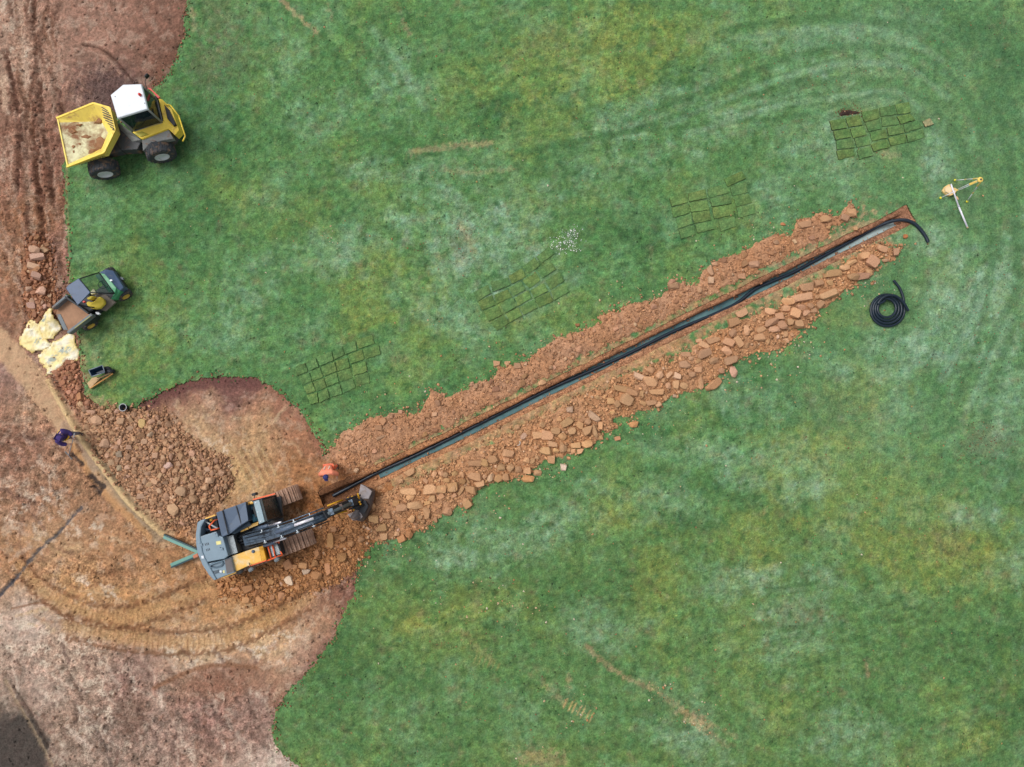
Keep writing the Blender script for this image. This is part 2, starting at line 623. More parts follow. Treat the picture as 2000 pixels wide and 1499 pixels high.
lmix(THATCH, np.clip(sstep(0.12, 0.5, fbm(PX / 38 + 11, PY / 38, 5, 22, .68)) * 0.50, 0, .65))
lmix(DARK, np.clip(sstep(0.10, 0.34, fbm(PX / 24 - 11, PY / 24, 5, 7, .7)) * 0.55, 0, .7))
lmix(PALE, np.clip(sstep(0.16, 0.36, fbm(PX / 18 + 31, PY / 18, 5, 17, .7)) * (0.16 + 0.5 * pale_f), 0, .7))
lmix(YEL, np.clip(sstep(0.2, 0.36, fbm(PX / 16 + 61, PY / 16, 4, 19, .7)) * (0.12 + 0.45 * olive_f), 0, .6))
for an_, a2, w2_ in ((-14, 0.10, 0.5), (-38, 0.08, 0.5), (32, 0.07, 0.5)):     # mowing and wheel streaks
    ca_, sa_ = math.cos(math.radians(an_)), math.sin(math.radians(an_))
    st_f = fbm((PX * ca_ + PY * sa_) / 170, (-PX * sa_ + PY * ca_) / 9, 3, 5 + int(an_) % 7, .6) * sstep(-.1, .3, fbm(PX / 220 + an_, PY / 220, 2, 8))
    lawn_c *= (1 + a2 * 1.8 * st_f)[..., None]
# tyre and mower tracks: darker trodden bands with paler ones between
TRK = [([(1410, 60), (1560, 38), (1720, 42), (1850, 90), (1940, 200), (1978, 360), (1985, 520)], 13, .5),
       ([(1220, 235), (1400, 170), (1560, 110), (1700, 92), (1820, 120), (1900, 210), (1930, 350), (1940, 480)], 12, .55),
       ([(1050, 290), (1240, 255), (1440, 195), (1600, 160), (1730, 160), (1830, 215), (1885, 300), (1900, 420)], 12, .5),
       ([(1020, 300), (1200, 262), (1420, 240), (1590, 220), (1700, 170)], 7, .45),
       ([(1610, 235), (1690, 190), (1770, 195), (1840, 260), (1880, 290)], 10, .4),
       ([(1700, 40), (1850, 62), (1950, 150), (1998, 270)], 12, .45), ([(1880, 290), (1928, 420), (1932, 560), (1900, 700), (1862, 800)], 10, .45), ([(1992, 420), (1976, 620), (1930, 800), (1900, 900)], 12, .45), ([(1850, 250), (1888, 380), (1886, 520), (1850, 640), (1800, 740)], 10, .35), ([(1955, 470), (1905, 600), (1860, 690), (1830, 760)], 13, .55), ([(1990, 560), (1950, 640), (1905, 740)], 12, .5),
       ([(1810, 560), (1780, 610), (1730, 680)], 12, .35), ([(1940, 930), (1925, 1010), (1960, 1060)], 14, .4),
       ([(545, 0), (610, 52), (665, 108), (720, 180)], 9, .35), ([(640, 10), (690, 70), (760, 150)], 10, .45), ([(790, 0), (795, 60), (815, 70)], 6, .35),
       ([(610, 350), (760, 320), (960, 272), (1150, 248)], 7, .35), ([(1495, 1152), (1540, 1146), (1600, 1136)], 7, .6), ([(1520, 1232), (1590, 1222)], 10, .55), ([(1555, 1305), (1640, 1284)], 7, .5),
       ([(480, 60), (430, 160), (400, 260), (380, 330)], 26, .35), ([(360, 250), (352, 300), (360, 340)], 22, .5), ([(1070, 0), (1010, 30), (960, 80)], 12, .3),
       ([(1840, 0), (1900, 60), (1990, 120)], 16, .4), ([(1120, 1240), (1220, 1310), (1320, 1400), (1390, 1480)], 14, .3), ([(1180, 40), (1160, 80), (1130, 120)], 6, .3)]
for pts, w, a_ in TRK:
    brush(lawn_c, pts, w, (66, 104, 62), a_, 0.8, 34, 0.32)
    brush(lawn_c, [(p[0] + 5, p[1] + w * 1.9) for p in pts], w * .45, (74, 112, 68), a_ * .7, 0.9, 30, 0.4, 7)
for pts, w, a_ in [([(1440, 75), (1600, 58), (1730, 66), (1840, 118)], 14, .28), ([(1300, 245), (1480, 170), (1620, 128), (1760, 130), (1850, 190)], 11, .3), ([(1340, 265), (1500, 212), (1640, 190), (1740, 178), (1800, 215)], 10, .28),
                   ([(1925, 560), (1880, 660), (1840, 740)], 14, .4), ([(1975, 620), (1930, 720), (1890, 800)], 14, .35), ([(730, 60), (790, 140), (830, 210)], 16, .3)]:
    brush(lawn_c, pts, w, PALE, a_, 0.9, 34, 0.4, 6)
# worn, bare and dry places
for pts, w, a_ in [([(548, 0), (590, 38), (618, 64)], 7, .7), ([(800, 300), (880, 285), (960, 280)], 10, .55), ([(860, 330), (920, 338), (1000, 330)], 7, .35), ([(900, 1235), (960, 1290)], 12, .3), ([(1060, 1330), (1100, 1372)], 10, .4),
                   ([(1145, 1262), (1200, 1310), (1270, 1345)], 8, .6), ([(1330, 1390), (1380, 1420)], 16, .55), ([(1360, 1400), (1440, 1440)], 8, .35), ([(1270, 1340), (1330, 1385), (1420, 1460)], 9, .35), ([(785, 40), (800, 66)], 6, .5), ([(1030, 1480), (1090, 1485)], 30, .5),
                   ([(160, 700), (170, 745)], 10, .5), ([(172, 775), (230, 800)], 16, .55), ([(175, 735), (215, 745)], 12, .3), ([(160, 660), (185, 700)], 14, .35), ([(375, 20), (380, 60)], 8, .5), ([(130, 330), (136, 560)], 3, .5), ([(1110, 1320), (1112, 1345)], 8, .5),
                   ([(1725, 300), (1750, 305)], 12, .45), ([(650, 40), (640, 10)], 6, .4), ([(900, 440), (930, 500)], 10, .35), ([(1690, 1290), (1695, 1320)], 5, .6)]:
    brush(lawn_c, pts, w, BARE, a_, 0.9, 9, 1.3, 2)
for cx, cy, rx, ry, a_ in [(430, 30, 60, 60, .30), (460, 110, 60, 50, .25), (400, 130, 40, 60, .35), (1070, 80, 60, 40, .2), (1930, 860, 60, 40, .35), (1560, 1200, 60, 30, .25), (1850, 1060, 60, 40, .25), (1640, 790, 100, 60, .15), (900, 480, 30, 70, .25)]:
    blob(lawn_c, cx, cy, rx, ry, 0, (120, 104, 86), a_, 0.9, 12, 1.2, 14)
film = [(p[0], p[1]) for p in TRENCH[:-2]] + [(1690, 462)]
brush(lawn_c, film, 56, (178, 136, 102), .84, .7, 14, 1.5, 13)
brush(lawn_c, [(p[0] + 8, p[1] + 22) for p in film[:7]], 36, (178, 136, 100), .84, .6, 14, 1.4, 5)
# tyre lug marks pressed through the turf
for i in range(7):
    cx, cy = 1104 + i * 8.5 + (i % 2) * 2, 1374 + i * 4.5
    brush(lawn_c, [(cx + 4, cy - 8), (cx - 4, cy + 9)], 2.4, (196, 164, 112), .75, 0.6, 5, 0.3, curve=False)
for i in range(6):
    cx, cy = 928 + i * 9, 1288 + i * 3
    brush(lawn_c, [(cx + 3, cy - 7), (cx - 3, cy + 7)], 2.2, (168, 150, 96), .45, 0.6, 5, 0.6, curve=False)
# grain of the sward
g1 = fbm(GX * 5.2, GY * 5.2, 3, 15, 0.7)
g2_ = fbm(GX * 2.1 + 3, GY * 2.1, 4, 18, 0.65)
lawn_c *= (1 + 0.28 * g1 + 0.28 * g2_)[..., None]
lawn_c[..., 0] *= 1 + 0.16 * fbm(GX * 3.1 + 9, GY * 3.1, 3, 20, 0.7)
lawn_c[..., 2] *= 1 + 0.12 * fbm(GX * 2.7 - 5, GY * 2.7, 3, 3, 0.7)

# ---- bare soil
ZONES = [(200, 60, 160, 122, 106), (300, 70, 134, 98, 84), (330, 120, 118, 84, 70), (40, 120, 172, 138, 120), (20, 300, 158, 118, 100), (90, 320, 148, 106, 90), (230, 180, 128, 98, 90), (60, 430, 148, 104, 78), (30, 520, 165, 120, 92), (110, 500, 158, 118, 104),
         (60, 620, 150, 106, 82), (120, 600, 140, 102, 90), (20, 720, 150, 116, 106), (150, 760, 160, 116, 96), (60, 780, 176, 138, 112), (400, 850, 196, 160, 124), (500, 860, 190, 152, 114), (470, 920, 200, 162, 118), (420, 800, 176, 138, 112),
         (350, 760, 140, 100, 86), (450, 752, 126, 88, 82), (560, 800, 158, 112, 92), (600, 860, 166, 118, 90), (590, 920, 172, 122, 84), (20, 880, 152, 114, 96), (60, 960, 168, 130, 106), (150, 980, 162, 122, 94), (100, 1060, 186, 146, 112), (230, 1080, 176, 132, 98),
         (20, 1090, 176, 132, 98), (150, 1150, 196, 150, 106), (260, 1180, 188, 142, 98), (350, 1120, 176, 130, 92), (420, 1190, 182, 136, 94), (500, 1200, 186, 140, 94), (560, 1180, 178, 128, 88), (50, 1220, 196, 172, 158), (150, 1270, 188, 160, 142), (80, 1330, 178, 152, 138),
         (250, 1320, 160, 130, 118), (400, 1270, 206, 174, 142), (520, 1250, 208, 174, 138), (600, 1200, 176, 136, 110), (660, 1150, 142, 100, 84), (600, 1290, 176, 140, 120), (430, 1330, 150, 112, 96), (400, 1400, 150, 116, 106), (500, 1400, 162, 130, 118), (300, 1420, 160, 134, 122),
         (200, 1440, 150, 128, 116), (40, 1450, 96, 84, 76), (10, 1490, 90, 80, 74), (120, 1420, 158, 132, 116), (550, 1490, 196, 174, 162), (640, 1000, 158, 104, 62), (700, 1000, 166, 112, 68), (690, 930, 164, 110, 74), (640, 1060, 162, 108, 68), (330, 950, 168, 120, 86), (250, 900, 160, 118, 92), (350, 1020, 176, 128, 92), (500, 1120, 160, 108, 68)]
wx_ = PX + fbm(PX / 70, PY / 70, 4, 5, .6) * 40
wy_ = PY + fbm(PX / 70 + 7, PY / 70, 4, 8, .6) * 40
soil_ix = np.nonzero((PX < 1000) & (soil_s > -60))
soil_c = np.empty((NY, NX, 3))
soil_c[:] = (165, 128, 104)
num = np.zeros((len(soil_ix[0]), 3))
den = np.zeros(len(soil_ix[0]))
for zx, zy, r_, g_, b_ in ZONES:
    w = 1.0 / ((wx_[soil_ix] - zx) ** 2 + (wy_[soil_ix] - zy) ** 2 + 300.0) ** 1.6
    num += w[:, None] * np.array([r_, g_, b_], dtype=float)
    den += w
soil_c[soil_ix] = num / den[:, None]

sz = np.full((NY, NX), -0.055)
s1 = fbm(GX * 0.8, GY * 0.8, 5, 4, .6)
s2 = fbm(GX * 3.0, GY * 3.0, 4, 10, .62)
s3 = fbm(GX * 8.0, GY * 8.0, 2, 13, .7)
rid = 1 - np.abs(fbm(GX * 1.6, GY * 1.6, 4, 16, .6)) * 2.2          # crumbly ridges
rough = np.full((NY, NX), 0.35)
for cx, cy, rx, ry, v in [(60, 420, 90, 230, .8), (60, 900, 160, 140, .7), (150, 1120, 200, 40, .5), (60, 150, 60, 200, .7), (300, 1420, 260, 120, .7), (120, 1290, 160, 60, .6), (560, 1120, 170, 60, .9), (640, 1010, 90, 60, .9), (180, 170, 70, 50, .6), (100, 730, 70, 60, .6), (340, 1030, 110, 50, .8)]:
    blob(rough, cx, cy, rx, ry, 0, 1.0, v, 0.6, 40, 0.5, 2)
sz += s1 * 0.03 + (rough + 0.1) * (s2 * 0.09 + s3 * 0.06)
soil_c *= (1 + 0.12 * s1 + (0.14 + 0.30 * rough) * s2 + 0.22 * s3)[..., None]
# pale dried crust and dark damp crumbs
cr = sstep(0.06, 0.20, fbm(PX / 30, PY / 30, 6, 19, .68))
crust_w = np.full((NY, NX), 0.26)
for cx, cy, rx, ry, v in [(90, 1250, 150, 60, .8), (60, 980, 80, 80, .5), (400, 1270, 110, 40, .6), (530, 1260, 70, 50, .6), (200, 1380, 120, 90, .5), (560, 1480, 60, 40, .8), (460, 1350, 90, 40, .4), (180, 1040, 60, 30, .5), (190, 1150, 60, 40, .6), (420, 900, 90, 60, .4), (40, 40, 60, 200, .4)]:
    blob(crust_w, cx, cy, rx, ry, 0, 1.0, v, 0.7, 30, 0.5, 9)
m_ = np.clip(cr * crust_w * 1.05, 0, .85)
soil_c = soil_c * (1 - m_[..., None]) + np.array([222, 202, 184.]) * m_[..., None]
dk = sstep(0.10, 0.32, fbm(PX / 15 + 5, PY / 15, 5, 21, .7)) * (0.10 + 0.30 * rough)
soil_c = soil_c * (1 - dk[..., None]) + np.array([118, 82, 64.]) * dk[..., None]


def rut(pts, w, depth, col=None, a_=0.4, lug=0.0, soft=0.8, na=0.35, seed=3):
    brush(sz, pts, w, -depth, 1.0, soft, 12, na, seed)
    if col is not None:
        brush(soil_c, pts, w, col, a_, soft, 10, na + .2, seed + 1)
    if lug:
        c_ = [tuple(p) for p in smooth_line(pts, 10)]
        q = np.array(c_)
        L = np.concatenate([[0], np.cumsum(np.hypot(*np.diff(q, axis=0).T))])
        for s_ in np.arange(0, L[-1], 5.5):
            k = min(np.searchsorted(L, s_), len(q) - 1)
            k0 = max(k - 1, 0)
            t = q[min(k0 + 1, len(q) - 1)] - q[k0]
            t = t / (np.hypot(*t) + 1e-6)
            p = q[k]
            h_ = w * 0.75
            if col is not None:
                brush(soil_c, [(p[0] - t[1] * h_, p[1] + t[0] * h_), (p[0] + t[1] * h_, p[1] - t[0] * h_)], 1.9, (128, 90, 62), .22, .8, 5, 1.2, curve=False)
            brush(sz, [(p[0] - t[1] * h_, p[1] + t[0] * h_), (p[0] + t[1] * h_, p[1] - t[0] * h_)], 2.2, lug, 1.0, 0.8, 6, 0.4, curve=False)


# haul road ruts down the left side
rut([(38, -20), (36, 60), (44, 150), (52, 230), (50, 330), (58, 420), (60, 520)], 11, 0.07, (186, 158, 140), .6, 0.012, .8, .8)
rut([(62, -20), (66, 80), (74, 150), (82, 240), (96, 330), (100, 400)], 7, 0.12, (94, 64, 52), .85, 0, .9, 1.2)
rut([(8, 100), (22, 160), (34, 230), (36, 300), (30, 380)], 7, 0.11, (94, 64, 54), .85, 0, .9, 1.2)
rut([(80, 250), (98, 330), (110, 420), (118, 520), (122, 620)], 9, 0.04, (156, 120, 106), .4, 0.02)
rut([(60, 240), (66, 300), (74, 380), (84, 470), (96, 560), (104, 620)], 7, 0.11, (94, 62, 48), .8, 0, .9, 1.2)
rut([(20, 430), (32, 500), (30, 560), (34, 620), (18, 700)], 10, 0.05, (176, 138, 112), .45)
rut([(46, 560), (48, 620), (40, 680)], 5, 0.06, (96, 66, 56), .5)
rut([(4, 150), (6, 210)], 12, 0.02, (206, 176, 152), .6)
# smeared, trampled and half-dried streaks, following the way the machines went
rs_ = random.Random(41)
for box_, n_s, ang_, sp_a, lens_, pal_ in (
        ((0, 125, 0, 640), 130, 84, 10, (18, 80), [(188, 158, 140), (112, 78, 64), (100, 68, 56), (168, 128, 108), (196, 168, 150), (126, 88, 70)]),
        ((0, 130, 820, 1120), 60, 40, 40, (14, 46), [(196, 166, 144), (122, 88, 72), (150, 110, 84), (206, 182, 166), (112, 82, 72)]),
        ((0, 520, 1270, 1500), 120, 58, 22, (18, 70), [(208, 188, 172), (196, 172, 154), (122, 96, 86), (136, 104, 94), (216, 198, 184), (108, 86, 80)]),
        ((60, 420, 1050, 1240), 60, 12, 22, (18, 60), [(206, 168, 124), (150, 106, 76), (128, 90, 66), (214, 184, 150)]),
        ((280, 620, 770, 940), 50, 65, 50, (14, 44), [(206, 172, 136), (164, 122, 94), (150, 110, 86), (212, 182, 148)]),
        ((520, 690, 1110, 1400), 40, 118, 18, (18, 60), [(206, 176, 150), (140, 100, 82), (160, 120, 98)])):
    for _ in range(n_s):
        px_, py_ = rs_.uniform(box_[0], box_[1]), rs_.uniform(box_[2], box_[3])
        a2 = math.radians(ang_ + rs_.gauss(0, sp_a))
        l_ = rs_.uniform(*lens_) / 2
        bend = rs_.uniform(-.25, .25) * l_
        d2 = (math.cos(a2), math.sin(a2))
        pts_ = [(px_ - d2[0] * l_, py_ - d2[1] * l_), (px_ - d2[1] * bend, py_ + d2[0] * bend), (px_ + d2[0] * l_, py_ + d2[1] * l_)]
        c_ = rs_.choice(pal_)
        w_ = rs_.uniform(2.2, 8.5)
        rut(pts_, w_, rs_.uniform(.0, .05) if sum(c_) < 360 else rs_.uniform(-.035, .01), c_, rs_.uniform(.3, .65), 0, .9, rs_.uniform(.7, 1.6), rs_.randrange(20))
# fan of drag marks behind the dumper and the slump line above it
for i in range(16):
    x0 = 118 + i * 8
    rut([(x0 + 16, 118 + abs(i - 8) * 3), (x0 + 2, 165), (x0 - 6, 205)], 2.4, 0.03, (186, 150, 134) if i % 2 else (104, 80, 78), .4, 0.0)
rut([(160, 86), (190, 92), (216, 108), (236, 130), (258, 158)], 3, 0.10, (86, 60, 52), .75)
rut([(172, 100), (206, 112), (224, 130), (236, 146)], 4, -0.06, (190, 152, 134), .6)
# excavator's slewing tracks, lower left
for pts, w in [([(40, 1110), (90, 1160), (170, 1200), (250, 1205), (330, 1180), (400, 1150)], 20), ([(130, 1225), (220, 1245), (330, 1256), (440, 1248), (520, 1215), (600, 1170)], 20)]:
    rut(pts, w, 0.04, (200, 156, 108), .55, 0.009)
    for sgn in (-1, 1):
        o_ = [(p[0], p[1] + sgn * (w + 2)) for p in pts]
        brush(sz, o_, 6, 0.05, 1.0, .9, 10, 1.8, 6)
        brush(soil_c, o_, 7, (120, 80, 56), .6, .9, 9, 1.8, 8)
rut([(340, 1010), (300, 1090), (220, 1130), (130, 1110)], 16, 0.03, (186, 140, 104), .35, 0.015)
# parallel pressed marks in the scraped bay
for i in range(5):
    rut([(455 + i * 13, 886 - i * 4), (492 + i * 12, 956 - i * 6)], 2.6, -0.025, (214, 178, 128), .55, 0, .6, .2)
    rut([(461 + i * 13, 884 - i * 4), (497 + i * 12, 953 - i * 6)], 3.4, 0.02, (160, 118, 82), .35, 0, .6, .2)
rut([(463, 880), (470, 840), (476, 780)], 4, 0.02, (150, 110, 84), .4)
rut([(525, 845), (545, 862)], 4, 0.02, (140, 102, 80), .4)
# foot of the scraped bay's cut edge
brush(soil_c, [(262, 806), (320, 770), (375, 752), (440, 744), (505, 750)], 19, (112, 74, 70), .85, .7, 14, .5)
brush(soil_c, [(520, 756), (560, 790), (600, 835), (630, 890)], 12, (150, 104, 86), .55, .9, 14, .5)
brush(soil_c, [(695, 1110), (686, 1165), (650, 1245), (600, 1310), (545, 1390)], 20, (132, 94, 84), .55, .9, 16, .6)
# backfilled drain on the left: grey stone fill with a sandy ridge along it
brush(soil_c, [(-30, 640), (60, 735), (130, 830), (190, 910), (250, 985), (318, 1050)], 26, (198, 162, 128), .95, .3, 16, .22)
brush(soil_c, [(-30, 650), (30, 705), (75, 760), (118, 812)], 30, (200, 162, 130), .95, .35, 16, .25)
brush(soil_c, [(176, 880), (225, 950), (270, 1010), (312, 1048)], 15, (160, 138, 114), .9, .4, 10, .3)
brush(soil_c, [(125, 830), (160, 880), (180, 915)], 11, (176, 150, 132), .6, .6, 10, .4)
brush(soil_c, [(140, 872), (190, 950), (250, 1010), (290, 1050)], 9, (198, 148, 104), .85, .6, 10, .6)
for q_ in ([(-30, 650), (30, 705), (75, 760), (118, 812)], [(118, 812), (190, 915), (250, 985), (315, 1050)]):
    brush(rough, q_, 28, -0.8, 1.0, .5, 14, .3)
rough = np.clip(rough, 0, 1.3)
rut([(96, 745), (125, 800), (160, 860), (200, 914), (250, 980), (300, 1028), (320, 1046)], 8.5, -0.17, (222, 188, 142), .97, 0, .6, .2)
rut([(112, 800), (150, 860), (190, 915), (240, 985), (306, 1046)], 10, 0.05, None, 0, 0, .7, .25)
rut([(147, 868), (158, 884)], 3, 0.05, (96, 66, 54), .6)
for pts, w in [([(138, 887), (152, 900), (160, 909)], 4.5), ([(176, 930), (190, 946), (199, 950)], 9), ([(182, 950), (192, 962)], 6)]:
    rut(pts, w, 0.10, (62, 54, 54), .85, 0, .7, .7)
# dark stone-filled slit drain running down to the left edge
rut([(158, 992), (138, 1012), (112, 1042), (84, 1066), (60, 1092), (30, 1128), (-10, 1172)], 4.5, 0.04, (84, 84, 92), .75, 0, .8, .9)
rut([(30, 1128), (-10, 1172)], 7, 0.04, (78, 76, 84), .6, 0, .8, .7)
rut([(20, 1190), (90, 1180), (140, 1225)], 3, 0.05, (120, 80, 56), .6)
# damp dark stockpile edge in the corner and wheel marks by it
blob(soil_c, 26, 1462, 70, 70, 20, (78, 70, 66), .9, .25, 30, .3, 3)
rut([(8, 1330), (40, 1390), (70, 1440), (100, 1499)], 5, 0.05, (186, 160, 130), .6)
rut([(18, 1335), (60, 1400), (92, 1460)], 4, 0.05, (84, 70, 62), .6)
rut([(120, 1290), (145, 1340), (160, 1370)], 3, 0.04, (110, 88, 78), .6)
rut([(180, 1420), (200, 1450), (215, 1499)], 4, 0.04, (96, 82, 78), .5)
blob(soil_c, 260, 1400, 36, 50, 0, (110, 82, 70), .6, .6, 12, .9, 4)
blob(soil_c, 445, 1330, 110, 34, -8, (150, 108, 88), .6, .5, 20, .4, 4)
brush(soil_c, [(300, 1345), (370, 1312), (430, 1300), (500, 1305)], 7, (138, 96, 72), .7, .8, 10, .4)
blob(soil_c, 220, 180, 76, 46, 20, (98, 78, 76), .75, .6, 14, .6, 4)
# trodden ground by the trench's near end
brush(soil_c, [(650, 960), (700, 935)], 20, (158, 102, 60), .6)
soil_c[..., 0] *= 1.0 + 0.05 * s2
lum_ = soil_c.mean(-1, keepdims=True)
soil_c = (lum_ + (soil_c - lum_) * 0.97) * np.array([1.0, 1.012, 1.0])
soil_c = np.clip(soil_c, 26, 240)
lum_ = lawn_c.mean(-1, keepdims=True)
low_ = sstep(820, 1150, PY)[..., None]
lawn_c = (lum_ + (lawn_c - lum_) * (0.96 - 0.03 * low_)) * (1.03 - 0.02 * low_) + np.array([3, 0, -2.]) * low_
wide_ = (sstep(1350, 1750, PX) * (1 - sstep(850, 1100, PY)))[..., None] * (0.16 + 0.10 * n1[..., None])
lawn_c = lawn_c * (1 - wide_) + np.array([134, 166, 144.]) * wide_
lawn_c = lawn_c * 0.96 + np.array([102, 134, 88.]) * 0.04 + 1.5
out_ = (np.abs(GX) > 23.5) | (GY < -15.3) | (GY > 20.4)          # beyond the survey: the same lawn and soil, evenly
lawn_c[out_] = (92, 126, 80)
soil_c[out_] = (166, 130, 106)
lawn_c = np.clip(lawn_c, 24, 232)
lz = fbm(GX * 0.35, GY * 0.35, 3, 6, .5) * 0.02 + fbm(GX * 6, GY * 6, 2, 9) * 0.008
# turf edge lifts and crumbles a little along the cuts
lz += np.where((soil_s > -6) | (tr_s > -0.12), fbm(GX * 9, GY * 9, 2, 2) * 0.012, 0)
flat = (PX > -200) & (PX < 2200)
sz = np.where(soil_s < 1.0, np.minimum(sz, -0.06), sz)
sz = np.where((tr_s > -0.15), np.minimum(sz, -0.02), sz)


def height_at(x, y):
    """ground height under a plan point"""
    i = np.clip(np.searchsorted(ys, y) - 1, 0, NY - 2)
    j = np.clip(np.searchsorted(xs, x) - 1, 0, NX - 2)
    return np.where(soil_s[i, j] > 0, sz[i, j], lz[i, j])


def grid_mesh(name, fmask, Z, C):
    idx = np.arange(NY * NX).reshape(NY, NX)
    q = np.stack([idx[:-1, :-1], idx[:-1, 1:], idx[1:, 1:], idx[1:, :-1]], -1)[fmask]
    used, inv = np.unique(q.ravel(), return_inverse=True)
    v = np.stack([VX.ravel()[used], VY.ravel()[used], Z.ravel()[used]], -1)
    return v, inv.reshape(-1, 4), s2l(C.reshape(-1, 3)[used]) / LIGHT_K, used


def ground_mat(name, grass):
    m, n, b = new_mat(name)
    at = n.nodes.new('ShaderNodeAttribute')
    at.attribute_name = 'Col'
    f1 = noise_node(n, 13.0, 4, 0.75)
    f2 = noise_node(n, 46.0, 2, 0.6)
    if grass:
        c = mix(n, at.outputs['Color'], ramp(n, f1.outputs[0], [(0.37, (0.66, 0.70, 0.67)), (0.5, (1, 1, 1)), (0.63, (1.36, 1.29, 1.22))]), 0.9, 'MULTIPLY')
        c = mix(n, c, ramp(n, f2.outputs[0], [(0.38, (0.70, 0.73, 0.71)), (0.62, (1.30, 1.26, 1.26))]), 0.9, 'MULTIPLY')
    else:
        c = mix(n, at.outputs['Color'], ramp(n, f1.outputs[0], [(0.36, (0.50, 0.45, 0.43)), (0.5, (1, 1, 1)), (0.64, (1.40, 1.40, 1.40))]), at.outputs['Alpha'], 'MULTIPLY')
        c = mix(n, c, ramp(n, f2.outputs[0], [(0.38, (0.70, 0.66, 0.64)), (0.62, (1.3, 1.3, 1.3))]), at.outputs['Alpha'], 'MULTIPLY')
    n.links.new(c, b.inputs['Base Color'])
    b.inputs['Roughness'].default_value = 0.92
    b.inputs['Specular IOR Level'].default_value = 0.15
    h = n.nodes.new('ShaderNodeMath')
    h.operation = 'ADD'
    n.links.new(f1.outputs[0], h.inputs[0])
    n.links.new(f2.outputs[0], h.inputs[1])
    add_bump(n, b, h.outputs[0], 0.55 if grass else 0.7, 0.03)
    return m


M_LAWN = ground_mat('lawn_turf', True)
M_SOIL = ground_mat('bare_soil', False)

# lawn sheet with its cut edge
v, f, c, used = grid_mesh('lawn', f_lawn, lz, lawn_c)
pos = np.full(NY * NX, -1)
pos[used] = np.arange(len(used))
idx = np.arange(NY * NX).reshape(NY, NX)
eh = np.zeros((NY, NX - 1), dtype=bool)
eh[1:-1] = f_lawn[1:] ^ f_lawn[:-1]
ev = np.zeros((NY - 1, NX), dtype=bool)
ev[:, 1:-1] = f_lawn[:, 1:] ^ f_lawn[:, :-1]
pairs = np.concatenate([np.stack([idx[:, :-1][eh], idx[:, 1:][eh]], -1), np.stack([idx[:-1, :][ev], idx[1:, :][ev]], -1)])
pairs = pos[pairs]
eu, einv = np.unique(pairs.ravel(), return_inverse=True)
low = v[eu].copy()
low[:, 2] -= 0.13
base = len(v)
sk = einv.reshape(-1, 2) + base
skirt = np.stack([pairs[:, 0], pairs[:, 1], sk[:, 1], sk[:, 0]], -1)
edge_c = np.tile(s2l((112, 84, 60)) / LIGHT_K, (len(low), 1))
me = np_mesh('lawn', np.concatenate([v, low]), np.concatenate([f, skirt]), np.concatenate([c, edge_c]), True)
lawn = link('lawn', me, M_LAWN)
lawn['kind'] = 'structure'

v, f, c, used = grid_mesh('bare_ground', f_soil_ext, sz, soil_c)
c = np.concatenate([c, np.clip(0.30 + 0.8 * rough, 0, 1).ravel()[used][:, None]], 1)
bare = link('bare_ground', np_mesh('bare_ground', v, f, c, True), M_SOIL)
bare['kind'] = 'structure'

# ------------------------------------------------------------------ the trench
def resample(pts, step):
    q = np.array(pts, dtype=float)
    L = np.concatenate([[0], np.cumsum(np.hypot(*np.diff(q, axis=0).T))])
    s = np.arange(0, L[-1], step)
    s = np.append(s, L[-1])
    return np.stack([np.interp(s, L, q[:, 0]), np.interp(s, L, q[:, 1])], -1)


tc_ = resample([p for p in smooth_line(tr_pts, 8)], 0.06)
tan = np.gradient(tc_, axis=0)
tan /= np.hypot(tan[:, 0], tan[:, 1])[:, None]
nrm = np.stack([-tan[:, 1], tan[:, 0]], -1)              # towards the photo's upper side
prof = [(-0.50, -0.20), (-0.43, -0.05), (-0.36, -0.04), (-0.30, -0.04), (-0.25, -0.05), (-0.195, -0.07), (-0.172, -0.18), (-0.165, -0.28), (-0.155, -0.37), (-0.08, -0.385), (0.0, -0.39),
        (0.08, -0.385), (0.155, -0.37), (0.165, -0.28), (0.172, -0.18), (0.195, -0.07), (0.25, -0.05), (0.30, -0.04), (0.36, -0.04), (0.43, -0.05), (0.50, -0.20)]
nr, npf = len(tc_), len(prof)
tv = np.zeros((nr, npf, 3))
tcol = np.zeros((nr, npf, 3))
for k, (o_, z_) in enumerate(prof):
    sh_ = abs(o_) > 0.18
    w1 = fbm(tc_[:, 0] * 1.3 + o_ * 9, tc_[:, 1] * 1.3, 3, 3) * (0.08 if sh_ else 0.036)
    tv[:, k, 0] = tc_[:, 0] + nrm[:, 0] * (o_ + w1)
    tv[:, k, 1] = tc_[:, 1] + nrm[:, 1] * (o_ + w1)
    nz = fbm(tv[:, k, 0] * 7, tv[:, k, 1] * 7, 3, 8)
    endr = sstep(0.25, 0.75, np.hypot(tc_[:, 0] - tc_[-1, 0], tc_[:, 1] - tc_[-1, 1]))
    tv[:, k, 2] = (z_ if sh_ else -0.07 + (z_ + 0.07) * endr) + nz * (0.03 if sh_ else 0.012)
    cA = np.array([170, 124, 96.]) if o_ > 0 else np.array([170, 126, 100.])
    along = sstep(0, 1, (tc_[:, 0] + 8) / 24)[:, None]
    cc = cA * (1 - along * 0.04) + np.array([16, 10, -2.]) * (1 - along)
    nn = fbm(tv[:, k, 0] * 2.2, tv[:, k, 1] * 2.2, 4, 12)[:, None]
    cc = cc * (1 + 0.22 * nn) + np.array([30, 26, 24.]) * np.clip(fbm(tv[:, k, 0] * 1.4, tv[:, k, 1] * 1.4, 3, 17)[:, None] - .15, 0, 1)
    wet_shade = (1 - sstep(-6.9, -5.2, tc_[:, 0]))[:, None] * 0.75  # dark wet soil plus the shadow near the bucket, put into the colour
    tcol[:, k] = cc * (1 - wet_shade) + np.array([92, 62, 44.]) * wet_shade
